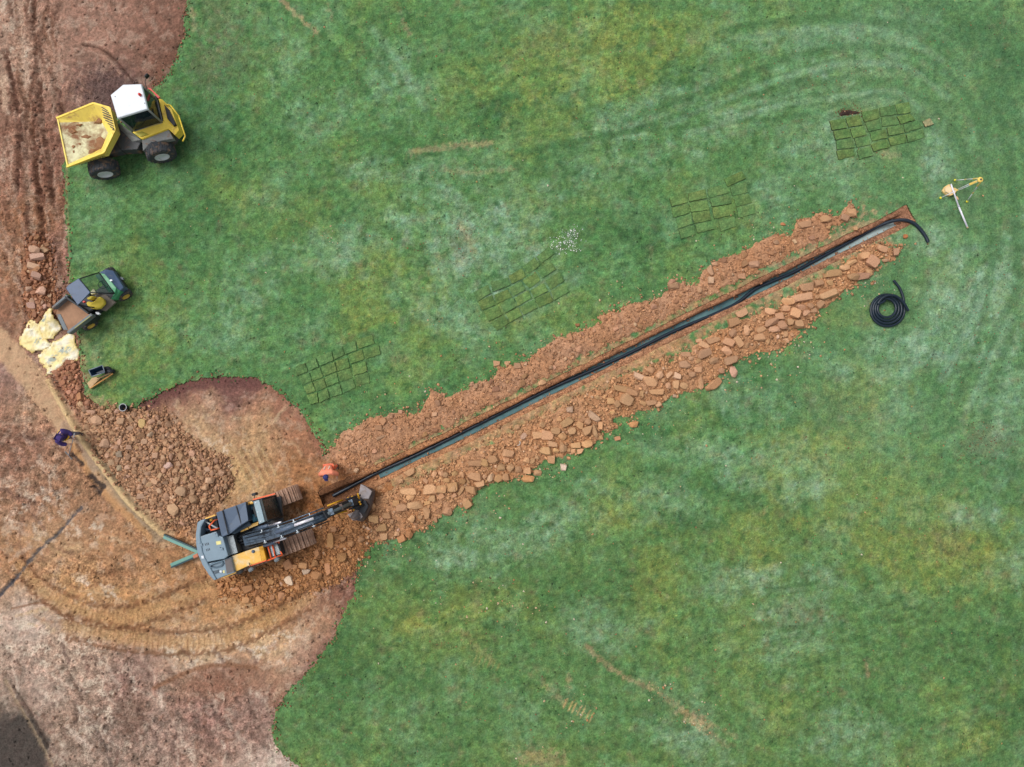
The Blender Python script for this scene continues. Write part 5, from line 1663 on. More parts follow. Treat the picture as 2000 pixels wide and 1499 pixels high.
# ---------------------------------------------------------------- tracked excavator
z5 = zoom(360, 940, 7.138)
z3 = zoom(360, 900, 5.0)
M_SLB = mat('blue_grey_paint', (126, 148, 164), 0.42, dirt=(140, 140, 136), damt=.12, dscale=2.5, var=.06)
M_SLD = mat('dark_slate_paint', (88, 104, 126), 0.42, dirt=(110, 114, 118), damt=.10, var=.06)
M_AMB = mat('amber_yellow_paint', (244, 190, 88), 0.5, dirt=(236, 222, 190), damt=.42, dscale=2.2, var=.08)
M_AMBD = mat('deep_amber_paint', (226, 166, 36), 0.5, dirt=(150, 110, 40), damt=.2, dscale=6)
M_TRACK = mat('muddy_track_steel', (182, 146, 124), 0.8, dirt=(206, 190, 176), damt=.16, dscale=5, var=.25)
M_CHEQ = mat('chequer_plate', (150, 158, 162), 0.35, metal=.5, var=.25, vscale=60, bump=.8, bscale=90)
M_STEEL = mat('worn_boom_steel', (96, 112, 130), 0.35, metal=.35, dirt=(44, 50, 58), damt=.40, dscale=3.5, var=.3, vscale=14)
M_CHROME = mat('chrome_rod', (240, 236, 246), 0.25, metal=.3, var=.02)
M_HOSE = mat('hydraulic_hose', (38, 42, 50), 0.35, var=.3)
M_BUCK = mat('bucket_steel', (84, 78, 80), 0.5, metal=.3, dirt=(140, 112, 92), damt=.45, dscale=2.5, var=.2)
TA = math.radians(21)
td_, tl_ = Vector((math.cos(TA), math.sin(TA), 0)), Vector((math.sin(TA), -math.cos(TA), 0))
BA = math.radians(18.5)
bd, bl = Vector((math.cos(BA), math.sin(BA), 0)), Vector((math.sin(BA), -math.cos(BA), 0))
fr_u, fr_l = P(*z3((1088, 312)), .82), P(*z3((1225, 752)), .82)
exc_c = (fr_u + fr_l) / 2 - td_ * 1.85
exc = thing('excavator', 'blue grey and amber tracked excavator reaching its wide bucket into the trench', 'excavator', (exc_c.x, exc_c.y, 0))
# tracks: frame with idlers, and every shoe its own plate
shoe = bmesh.new()
box_bm(shoe, (0, 0, 0), .145, .62, .03)
for s_ in (-.05, .045):
    box_bm(shoe, (s_, 0, .03), .022, .60, .045)
shoe_me = bpy.data.meshes.new('track_shoe')
shoe.to_mesh(shoe_me)
shoe.free()
shoe_me.materials.append(M_TRACK)
TR_R, TR_L = .40, 3.55
for fr in (fr_u, fr_l):
    c0 = Vector((fr.x, fr.y, 0)) - td_ * (TR_L / 2)
    zc = .42 - .03
    tf_ = beam('track_frame', c0 - td_ * 1.2 + Vector((0, 0, zc)), c0 + td_ * 1.2 + Vector((0, 0, zc)), .36, .44, M_DGREY, exc, .04)
    for e_ in (-1, 1):
        lathe('track_wheel', c0 + td_ * (e_ * (TR_L / 2 - TR_R)) + Vector((0, 0, zc)) + tl_ * .16, tl_, [(-.32, 0), (-.32, .34), (0, .34), (0, 0)], M_DGREY, exc, 24)
    half = TR_L / 2 - TR_R
    per = 4 * half + 2 * math.pi * TR_R
    nsh = int(per / .172)
    for k in range(nsh):
        s_ = per * k / nsh
        if s_ < 2 * half:
            u_, w_, an = -half + s_, TR_R, 0.0
        elif s_ < 2 * half + math.pi * TR_R:
            ph = (s_ - 2 * half) / TR_R
            u_, w_, an = half + math.sin(ph) * TR_R, math.cos(ph) * TR_R, ph
        elif s_ < 4 * half + math.pi * TR_R:
            u_, w_, an = half - (s_ - 2 * half - math.pi * TR_R), -TR_R, math.pi
        else:
            ph = (s_ - 4 * half - math.pi * TR_R) / TR_R
            u_, w_, an = -half - math.sin(ph) * TR_R, -math.cos(ph) * TR_R, math.pi + ph
        o = bpy.data.objects.new('track_shoe', shoe_me)
        COL.objects.link(o)
        o.parent = exc
        o.location = c0 + td_ * u_ + Vector((0, 0, zc + w_)) - exc_c.to_2d().to_3d()
        o.rotation_euler = (Matrix.Rotation(TA, 3, 'Z') @ Matrix.Rotation(an, 3, 'Y')).to_euler()
cl = exc_c.to_2d().to_3d()
lathe('slew_ring', cl + Vector((0, 0, .78)), (0, 0, 1), [(-.1, .0), (-.1, .65), (.1, .65), (.1, 0)], M_DGREY, exc, 32)
beam('car_body', cl - tl_ * .9 + Vector((0, 0, .55)), cl + tl_ * .9 + Vector((0, 0, .55)), 1.0, .35, M_DGREY, exc, .04)
# upper structure
slab('deck', z5((300, 540), (880, 330), (1340, 210), (1370, 520), (1330, 1030), (700, 1270), (430, 1330), (230, 900), (240, 600)), 1.08, .90, M_DGREY, exc, .03)
slab('counterweight', z5((178, 575), (240, 540), (300, 528), (235, 640), (222, 770), (260, 1000), (320, 1130), (450, 1372), (412, 1388), (340, 1312), (250, 1172), (186, 1022), (160, 880), (155, 750)), 1.80, .92, M_SLB, exc, .05, 3)
hood = slab('engine_hood', z5((222, 772), (440, 702), (480, 760), (540, 780), (612, 1042), (560, 1085), (320, 1130), (262, 1000)), 1.92, 1.0, M_SLB, exc, .035, 3)
for row, xx in ((0, 285), (1, 302)):
    for i in range(3):
        slab('vent_slot', z5((xx + i * 20, 870 + row * 78 - i * 6), (xx + 8 + i * 20, 868 + row * 78 - i * 6), (xx + 18 + i * 20, 900 + row * 78 - i * 6), (xx + 10 + i * 20, 903 + row * 78 - i * 6)), 1.925, 1.9, M_BLACK, hood, 0)
slab('warning_label', z5((440, 842), (508, 832), (515, 880), (448, 892)), 1.925, 1.9, mat('pale_yellow_label', (232, 222, 150), .6), hood, .003)
for p in ((445, 755), (515, 945), (228, 885)):
    bm = bmesh.new()
    q = P(*z5(p), 1.95)
    beam_bm(bm, q - bl * .07 - bd * .05, q + bl * .07 + bd * .05, .03, .04)
    beam_bm(bm, q - bd * .04, q + bd * .06, .06, .05)
    from_bm('latch', bm, M_SLB, hood)
slab('white_sticker', z5((232, 1045), (268, 1040), (275, 1078), (240, 1082)), 1.815, 1.79, M_WHITE, exc, .003)
rear = slab('side_cover', z5((300, 1158), (562, 1090), (650, 1056), (702, 1272), (560, 1325), (452, 1370)), 1.74, .95, M_SLB, exc, .03)
slab('hatch', z5((562, 1100), (645, 1066), (694, 1262), (590, 1295)), 1.755, 1.7, mat('brown_slate_hatch', (104, 98, 98), .6), rear, .01)
# exhaust scoop
sc_o = [P(*p, 1.76) for p in z5((345, 1165), (420, 1130), (500, 1105), (545, 1110), (560, 1150), (530, 1195), (440, 1220), (362, 1215))]
sc_i = inset([p + Vector((0, 0, .09)) for p in sc_o], .06)
sc_f = [p - Vector((0, 0, .22)) for p in inset(sc_i, .02)]
ring_shell('exhaust_scoop', [[p - Vector((0, 0, .04)) for p in sc_o], [p + Vector((0, 0, .05)) for p in inset(sc_o, .02)], sc_i, sc_f], [M_SLB, M_SLD], rear, True, True, [0, 0, 1, 1])
for i in range(6):
    slab('vent_slot', z5((385 + i * 17, 1262 - i * 5), (394 + i * 17, 1258 - i * 5), (402 + i * 17, 1305 - i * 5), (393 + i * 17, 1309 - i * 5)), 1.746, 1.7, M_BLACK, rear, 0)
slab('vent_slot', z5((343, 1190), (352, 1188), (356, 1234), (347, 1236)), 1.746, 1.7, M_BLACK, rear, 0)
lathe('filler_cap', P(*z5((512, 1262)), 1.76), (0, 0, 1), [(-.02, .05), (.02, .05), (.02, 0)], M_WHITE, rear, 14)
slab('small_label', z5((535, 1248), (560, 1242), (564, 1280), (540, 1284)), 1.75, 1.7, mat('cream_label', (226, 216, 150), .6), rear, .002)
# open engine bay at the far rear corner
slab('engine_bay', z5((300, 535), (440, 482), (478, 672), (240, 760), (225, 700)), 1.30, .95, M_BLACK, exc, .01)
bm = bmesh.new()
for a_, b_ in (((255, 610), (290, 560)), ((270, 640), (330, 700)), ((300, 590), (360, 650)), ((250, 700), (310, 690)), ((330, 560), (390, 610)), ((300, 660), (370, 690))):
    tube_bm(bm, [P(*z5(a_), 1.36), P(*z5(((a_[0] + b_[0]) / 2 + 8, (a_[1] + b_[1]) / 2)), 1.42), P(*z5(b_), 1.36)], .03, 6)
from_bm('engine_hoses', bm, M_SLD, exc, True)
beam('bay_strut', P(*z5((290, 560)), 1.6), P(*z5((462, 660)), 1.6), .05, .05, mat('pale_grey_strut', (170, 176, 180), .5), exc)
bm = bmesh.new()
hr = [P(*z5(p), 2.05) for p in ((420, 548), (345, 632), (370, 685), (455, 668))]
for i in range(3):
    tube_bm(bm, [hr[i], hr[i + 1]], .028, 8)
for h_ in (hr[0], hr[2], hr[3]):
    tube_bm(bm, [h_, Vector((h_.x, h_.y, 1.3))], .022, 6)
from_bm('grab_rail', bm, M_ORANGE, exc, True)
lathe('bay_lamp', P(*z5((370, 545)), 1.5), (0, 0, 1), [(-.1, .05), (.02, .05), (.03, 0)], M_AMB, exc, 12)
beam('side_stripe', P(*z5((292, 522)), 1.72), P(*z5((436, 474)), 1.72), .05, .06, M_AMB, exc)
beam('side_stripe', P(*z5((540, 1342)), 1.60), P(*z5((722, 1272)), 1.60), .05, .06, M_AMB, exc)
# big slate cover behind the cab
cov = slab('rear_cover', z5((442, 440), (855, 290), (895, 552), (795, 612), (650, 728), (522, 785)), [2.12, 2.18, 2.18, 2.14, 2.05, 2.0], 1.05, M_SLD, exc, .03, 3)
for a_, b_ in (((533, 408), (612, 738)), ((722, 342), (800, 608))):
    beam('cover_seam', P(*z5(a_), 2.165), P(*z5(b_), 2.115), .035, .05, M_BLACK, cov)
slab('cover_edge', z5((655, 732), (900, 562), (935, 612), (700, 742)), 1.72, 1.05, mat('petrol_paint', (54, 76, 94), .45), exc, .02)
for q in (((865, 298), (895, 290), (905, 332), (872, 340)), ((905, 288), (955, 276), (962, 310), (912, 322))):
    slab('bracket', z5(*q), 1.95, 1.5, M_AMB, exc, .01)
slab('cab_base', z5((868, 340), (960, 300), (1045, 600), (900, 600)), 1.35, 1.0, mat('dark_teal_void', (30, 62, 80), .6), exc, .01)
for a_, b_, r__ in (((935, 330), (955, 395), .10), ((965, 460), (1000, 560), .11), ((890, 430), (905, 500), .07)):
    tube('reservoir', [P(*z5(a_), 1.6), P(*z5(b_), 1.6)], r__, mat('teal_reservoir', (72, 128, 150), .4), exc, 12)
for i, q in enumerate((((785, 690), (835, 670)), ((840, 668), (890, 648)), ((900, 640), (1045, 582)))):
    a_, b_ = q
    beam('step_plate', P(*z5(a_), 1.62), P(*z5(b_), 1.62), .12, .06, M_AMB, exc)
# cab
M_SKY = mat('smoked_screen_glass', (30, 44, 48), 0.25, dirt=(74, 88, 70), damt=.22, dscale=6, var=.4, vscale=7)
c_top = [P(*p, 2.80) for p in z5((960, 285), (1082, 252), (1162, 556), (1042, 600))]      # roof outline: rear and front edges
c_low = [Vector((c_top[0].x, c_top[0].y, 1.0)), P(*z5((1268, 204)), 1.08), P(*z5((1364, 490)), 1.08), Vector((c_top[3].x, c_top[3].y, 1.0))]
cb = [Vector((p.x, p.y, 1.0)) for p in c_low]
def pane(name, q, m, parent, t=.006):
    nn = (q[1] - q[0]).cross(q[2] - q[1]).normalized() * t
    return from_bm(name, prism_bm([p + nn for p in q], [p - nn for p in q]), m, parent)
pane('windscreen', [c_top[1], c_low[1], c_low[2], c_top[2]], M_SKY, exc)
for i, j in ((0, 1), (2, 3), (3, 0)):
    wi, wj = c_low[i].lerp(c_top[i], .42), c_low[j].lerp(c_top[j], .42)
    pane('cab_panel', [c_low[i], c_low[j], wj, wi], M_SLD, exc, .02)
    pane('cab_window', [wi, wj, c_top[j], c_top[i]], M_GLASS, exc)
for i in range(4):
    tube('cab_pillar', [c_low[i], c_top[i]], .04, M_BLACK, exc, 8)
beam('screen_rail', c_low[1], c_low[2], .06, .08, M_BLACK, exc)
pane('roof_hatch', [P(*p, 2.805) for p in z5((1046, 262), (1082, 254), (1160, 552), (1124, 566))], M_SKY, exc, .012)
cr_ = slab('cab_roof', z5((960, 285), (1044, 262), (1122, 568), (1042, 600)), 2.86, 2.72, mat('pale_blue_grey_roof', (148, 170, 180), .45, var=.05), exc, .02)
for p in ((1000, 300), (1028, 432), (1070, 560)):
    lathe('roof_bolt', P(*z5(p), 2.865), (0, 0, 1), [(-.02, .022), (.012, .022), (.012, 0)], M_WHITE, cr_, 8)
ccen = sum(cb, Vector((0, 0, 0))) / 4
box('seat', ccen + Vector((-.15, 0, .35)), .5, .5, .2, M_SEATB, exc, BA, .05)
box('seat_back', ccen + Vector((-.42, -.08, .75)), .14, .5, .7, M_SEATB, exc, BA, .05)
beam('cab_rail', P(*z5((960, 258)), 2.70), P(*z5((1268, 176)), 2.70), .05, .07, M_ORANGE, exc)
mp = P(*z5((985, 182)), 2.25)
box('mirror', mp, .16, .10, .32, M_BLACK, exc, BA, .02)
tube('mirror_arm', [mp, P(*z5((975, 240)), 2.3)], .014, M_BLACK, exc, 6)
# walkway, tank, tool step on the boom's other side
slab('boom_pit', z5((690, 752), (1020, 640), (1130, 870), (745, 1000)), 1.14, .95, M_BLACK, exc, .01)
slab('walkway', z5((550, 782), (682, 748), (745, 1000), (615, 1040)), 1.62, 1.0, M_CHEQ, exc, .012)
tank = slab('fuel_tank', z5((650, 1050), (1040, 915), (1085, 1120), (880, 1188), (702, 1272)), 1.60, .95, M_AMB, exc, .03)
slab('tank_front', z5((1038, 916), (1095, 896), (1146, 1096), (1084, 1122)), 1.60, .95, M_AMBD, exc, .03)
lathe('tank_cap', P(*z5((960, 982)), 1.62), (0, 0, 1), [(-.04, .06), (.03, .06), (.04, 0)], M_SLD, tank, 16)
lathe('tank_valve', P(*z5((760, 1250)), 1.45), (0, 0, 1), [(-.2, .13), (.03, .13), (.05, 0)], M_DGREY, tank, 14)
st = slab('tool_step', z5((1140, 915), (1310, 832), (1368, 1030), (1200, 1092)), 1.42, .95, M_BLACK, exc, .02)
for q in (((1175, 905), (1290, 865), (1345, 1015), (1215, 1060)),):
    slab('tread_plate', z5(*q), 1.435, 1.4, M_CHEQ, st, .004)
bm = bmesh.new()
for a_, b_ in (((1165, 905), (1312, 840)), ((1165, 905), (1215, 1085)), ((1312, 832), (1320, 870)), ((1228, 890), (1270, 1060)), ((1150, 1112), (1368, 1028)), ((1340, 980), (1368, 1030))):
    tube_bm(bm, [P(*z5(a_), 1.50), P(*z5(b_), 1.50)], .030, 6)
from_bm('step_rail', bm, M_ORANGE, exc, True)
beam('side_rail', P(*z5((908, 1180)), 1.55), P(*z5((1145, 1104)), 1.55), .05, .06, M_ORANGE, exc)
for p in ((940, 1228), (1300, 1090)):
    mp = P(*z5(p), 1.75)
    box('mirror', mp, .20, .14, .30, M_GUN, exc, BA + .3, .03)
    tube('mirror_arm', [mp, P(*z5((p[0] - 40, p[1] - 90)), 1.65)], .014, M_BLACK, exc, 6)
# boom: deep tapered box that rises, then dips to the stick
def box_loft(name, pts, ws, hs, m, parent, bev=.02):
    pts = [Vector(p) for p in pts]
    bm = bmesh.new()
    rings = []
    for i, p in enumerate(pts):
        d = (pts[min(i + 1, len(pts) - 1)] - pts[max(i - 1, 0)]).normalized()
        s = d.cross(Vector((0, 0, 1))).normalized()
        t = s.cross(d)
        rings.append([bm.verts.new(p + s * (a_ * ws[i] / 2) + t * (b_ * hs[i] / 2)) for a_, b_ in ((-1, -1), (1, -1), (1, 1), (-1, 1))])
    for i in range(len(rings) - 1):
        for k in range(4):
            bm.faces.new((rings[i][k], rings[i][(k + 1) % 4], rings[i + 1][(k + 1) % 4], rings[i + 1][k]))
    bm.faces.new(list(reversed(rings[0])))
    bm.faces.new(rings[-1])
    bmesh.ops.recalc_face_normals(bm, faces=bm.faces[:])
    if bev:
        bmesh.ops.bevel(bm, geom=[e_ for e_ in bm.edges], offset=bev, segments=1, affect='EDGES')
    return from_bm(name, bm, m, parent)


bpts = [P(*z3((620, 775)), 1.55), P(*z3((800, 730)), 2.15), P(*z3((960, 682)), 2.70), P(*z3((1110, 632)), 3.0), P(*z3((1260, 575)), 3.02), P(*z3((1390, 525)), 2.85)]
boom = box_loft('boom', bpts, [.40, .40, .38, .36, .34, .32], [.42, .5, .6, .6, .46, .34], M_STEEL, exc)
bside = [(bpts[i + 1] - bpts[i]).cross(Vector((0, 0, 1))).normalized() for i in range(5)] + [bl]
for k, (o_, dz_) in enumerate(((-.16, .32), (-.10, .34), (.12, .33), (.18, .30), (-.26, .10), (.26, .08), (.02, .345))):
    tube('boom_hose', [bpts[i] + bside[min(i, 4)] * o_ + Vector((0, 0, dz_ * (.7 if i in (0, 5) else 1))) + Vector((0, 0, .02 * math.sin(i * 2 + k))) for i in range(6)], .022, M_HOSE if k % 2 else M_STEEL, boom, 6)
for i in (1, 2, 3, 4):
    for s_ in (-1, 1):
        q = bpts[i] + bside[min(i, 4)] * (.2 * s_) + Vector((0, 0, .33 if i < 4 else .26))
        bm = bmesh.new()
        beam_bm(bm, q - bl * .06, q + bl * .06, .03, .03)
        beam_bm(bm, q - bd * .06 + bl * .03, q + bd * .06 + bl * .03, .018, .03)
        from_bm('hose_clamp', bm, mat('bright_clamp', (196, 206, 214), .3, metal=.5) if i == 1 and s_ == -1 else bpy.data.materials['bright_clamp'], boom)
for s_ in (-1, 1):        # lifting rams either side
    a_, b_ = P(*z3((700, 760)), 1.25) + bl * (.36 * s_), bpts[2] + bl * (.30 * s_) - Vector((0, 0, .1))
    m_ = a_.lerp(b_, .58)
    tube('lift_ram', [a_, m_], .075, M_SLD, exc, 12)
    tube('ram_rod', [m_, b_], .042, M_CHROME, exc, 10)
ra, rb, rc = P(*z3((900, 700)), 3.12), P(*z3((1075, 632)), 3.48), P(*z3((1262, 564)), 3.42)
tube('stick_ram', [ra, rb], .085, M_SLD, exc, 14)
tube('ram_rod', [rb, rc], .055, M_CHROME, exc, 12)
# tangle of hoses at the boom foot
r = random.Random(5)
bm = bmesh.new()
for i in range(26):
    a_ = z3((470 + r.uniform(0, 150), 725 + r.uniform(0, 110)))
    b_ = z3((560 + r.uniform(0, 150), 700 + r.uniform(0, 130)))
    c_ = z3((500 + r.uniform(0, 170), 700 + r.uniform(0, 140)))
    q0, q1, q2 = P(*a_, 1.2), P(*c_, 1.35 + r.uniform(0, .25)), P(*b_, 1.3 + r.uniform(0, .2))
    tube_bm(bm, [q0 * (1 - t) ** 2 + q1 * 2 * t * (1 - t) + q2 * t * t for t in np.linspace(0, 1, 7)], r.uniform(.016, .028), 5)
from_bm('hose_bundle', bm, M_HOSE, exc, True)
# stick (dipper arm)
sp = [P(*z3((1345, 545)), 3.05), P(*z3((1410, 512)), 2.75), P(*z3((1500, 470)), 2.1), P(*z3((1600, 425)), 1.45), P(*z3((1680, 398)), 1.0)]
stick = box_loft('stick', sp, [.30, .32, .32, .30, .28], [.35, .42, .40, .34, .28], M_BLACK, exc)
for i, zz in ((1, .22), (2, .20), (3, .19)):
    q = sp[i] + Vector((.1, .05, zz))
    slab_p = q
    box('stick_plate', q, .26, .24, .03, M_STEEL if i != 2 else mat('rusty_brown_plate', (104, 82, 76), .6), stick, BA, .005)
for a_, b_ in (((1395, 442), (1545, 385)), ((1480, 520), (1590, 492)), ((1695, 325), (1708, 372))):
    tube('yellow_hose_guard', [P(*z3(a_), 2.0), P(*z3(b_), 1.6)], .032, M_AMBD, exc, 8)
for s_ in (-1, 1):
    tube('bucket_link', [sp[3] + bl * (.2 * s_) + Vector((0, 0, .1)), P(*z3((1735, 385)), .95) + bl * (.2 * s_)], .035, M_BLACK, exc, 8)
for p in ((1712, 405), (1720, 425), (1680, 455), (1655, 480), (1600, 365), (1640, 352)):
    lathe('grease_pin', P(*z3(p), 1.15), (0, 0, 1), [(-.05, .035), (.03, .035), (.035, 0)], M_AMBD, exc, 10)
tube('bucket_ram', [sp[1] + Vector((.05, 0, .3)), sp[3] + Vector((.15, .05, .28))], .06, M_GUN, exc, 10)
# wide ditching bucket: curved shell with two end plates, mouth turned back towards the machine
bu0, bu1 = P(*z3((1760, 268)), .55), P(*z3((1650, 560)), .55)       # ends of its width
wv = (bu1 - bu0)
wl = wv.length
wv.normalize()
ov = Vector((-wv.y, wv.x, 0))                                        # points away from the machine
if ov.dot(bd) < 0:
    ov = -ov
bmid = (bu0 + bu1) / 2
prof_b = [(-.10, .78), (.18, .74), (.36, .58), (.42, .36), (.36, .12), (.20, -.06), (-.02, -.12), (-.20, -.10)]
bm = bmesh.new()
N = 9
rows_o, rows_i = [], []
for i in range(N):
    t = (i / (N - 1) - .5) * wl
    bow = .10 * (1 - (2 * t / wl) ** 2)
    rows_o.append([bm.verts.new(bmid + wv * t + ov * (a_ + bow) + Vector((0, 0, h_ - bmid.z))) for a_, h_ in prof_b])
    rows_i.append([bm.verts.new(bmid + wv * t + ov * (a_ + bow - (.03 if a_ > 0 else .0)) + Vector((0, 0, h_ - bmid.z - (.03 if h_ > .3 else -.03)))) for a_, h_ in prof_b])
for i in range(N - 1):
    for k in range(len(prof_b) - 1):
        bm.faces.new((rows_o[i][k], rows_o[i][k + 1], rows_o[i + 1][k + 1], rows_o[i + 1][k]))
        bm.faces.new((rows_i[i][k + 1], rows_i[i][k], rows_i[i + 1][k], rows_i[i + 1][k + 1]))
for i in range(N - 1):
    for k in (0, len(prof_b) - 1):
        bm.faces.new((rows_o[i][k], rows_o[i + 1][k], rows_i[i + 1][k], rows_i[i][k]))
buck = from_bm('bucket', bm, M_BUCK, exc, True)
for s_ in (-1, 1):
    q = [bmid + wv * (s_ * wl / 2) + ov * a_ + Vector((0, 0, h_ - bmid.z)) for a_, h_ in prof_b]
    from_bm('end_plate', prism_bm([p + wv * .02 for p in q], [p - wv * .02 for p in q]), M_BUCK, buck)
M_PLATE = mat('pale_bucket_plate', (158, 150, 152), .5, dirt=(138, 118, 104), damt=.35)
slab('cover_plate', z3((1722, 232), (1765, 250), (1832, 300), (1800, 372), (1742, 372), (1702, 330)), [.80, .80, .74, .76, .80, .80], .60, M_PLATE, buck, .012)
slab('cover_plate', z3((1592, 525), (1660, 500), (1722, 512), (1742, 548), (1705, 588), (1640, 582)), [.66, .74, .76, .70, .62, .62], .50, M_PLATE, buck, .012)
slab('bracket_block', z3((1700, 400), (1770, 390), (1800, 450), (1760, 520), (1700, 500)), .88, .4, M_BLACK, buck, .03)
beam('hanger', bmid - wv * .22 + Vector((0, 0, .36)), bmid + wv * .22 + Vector((0, 0, .36)), .30, .24, M_BLACK, buck, .03)
# teal V-shaped bars behind the counterweight
M_TEAL = mat('teal_paint', (112, 160, 148), 0.5, dirt=(150, 128, 108), damt=.12, var=.08)
bar = thing('steel_bars', 'pair of teal steel bars in a V sticking out behind the counterweight', 'steel bars', (*G(372, 1078), 0))
jn = P(390, 1080, .30)
M_DTEAL = mat('dark_teal_paint', (40, 72, 80), .5)
for e_, up_ in (((320, 1049), 1), ((334, 1104), -1)):
    q = P(*e_, .06)
    beam('bar', jn, q, .13, .08, M_TEAL, bar, .01)
    sd_ = (q - jn).cross(Vector((0, 0, 1))).normalized()
    if sd_.y * up_ < 0:
        sd_ = -sd_
    beam('flange', jn + sd_ * .095 + Vector((0, 0, .02)), q + sd_ * .095 + Vector((0, 0, .02)), .055, .12, M_DTEAL, bar)
box('coupling', P(383, 1086, .34), .22, .14, .12, mat('rusty_orange_coupling', (206, 130, 100), .7, dirt=(170, 90, 60), damt=.3), bar, .4, .02)

# ------------------------------------------------------------------ pipes
M_PIPE = mat('black_land_drain', (26, 40, 54), 0.36, var=.25, vscale=8, spec=.4)


def corrugated(name, pts, r, m, parent=None, step=0.03, seg=9):
    q = np.array([tuple(p) for p in pts])
    q = np.array(smooth_line(q, 10))
    L = np.concatenate([[0], np.cumsum(np.linalg.norm(np.diff(q, axis=0), axis=1))])
    s = np.arange(0, L[-1], step)
    path = np.stack([np.interp(s, L, q[:, k]) for k in range(3)], -1)
    return tube(name, [tuple(p) for p in path], [r * (1.0 if i % 2 else 0.88) for i in range(len(path))], m, parent, seg)


pp = [(650, 969, -.30), (690, 948, -.30), (740, 922, -.30), (800, 895, -.30), (860, 866, -.30), (930, 831, -.30), (1000, 796, -.30), (1080, 757, -.30), (1160, 722, -.30), (1230, 690, -.30), (1300, 655, -.30), (1352, 632, -.30), (1400, 612, -.30), (1440, 592, -.30), (1475, 565, -.30),
      (1510, 549, -.30), (1550, 532, -.30), (1600, 505, -.30), (1650, 478, -.29), (1690, 456, -.27), (1716, 442, -.18), (1740, 433, -.06), (1764, 430, .04), (1784, 436, .08), (1798, 449, .07), (1808, 463, .07), (1813, 474, .07)]
pipe = corrugated('drain_pipe', [P(*p) for p in pp], 0.076, M_PIPE)
tag(pipe, 'black flexible drain pipe running the length of the trench and curling out', 'pipe')

cx, cy = 1732.5, 606
path = [P(1745, 548, .06), P(1752, 556, .06), P(1759, 567, .06), P(1764, 582, .06), P(1766, 598, .06)]
turns, n = 3.75, 130
for i in range(n):
    t = i / (n - 1)
    a_ = -0.15 + t * turns * 2 * math.pi
    rr_ = 34.0 - 18.5 * t
    ox, oy = -2.0 * t, -3.5 * t
    path.append(P(cx + ox + rr_ * math.cos(a_), cy + oy + rr_ * math.sin(a_) * .97, .07 + .03 * math.sin(a_ * .7) ** 2 + .20 * t))
path += [P(1715, 594, .32), P(1723, 583, .36), P(1736, 577, .38), P(1750, 579, .38), P(1762, 588, .36), P(1769, 598, .32), P(1774, 608, .26)]
coil = corrugated('pipe_coil', path, 0.058, M_PIPE, None, .035)
tag(coil, 'coil of black flexible drain pipe lying on the grass right of the trench', 'pipe coil')

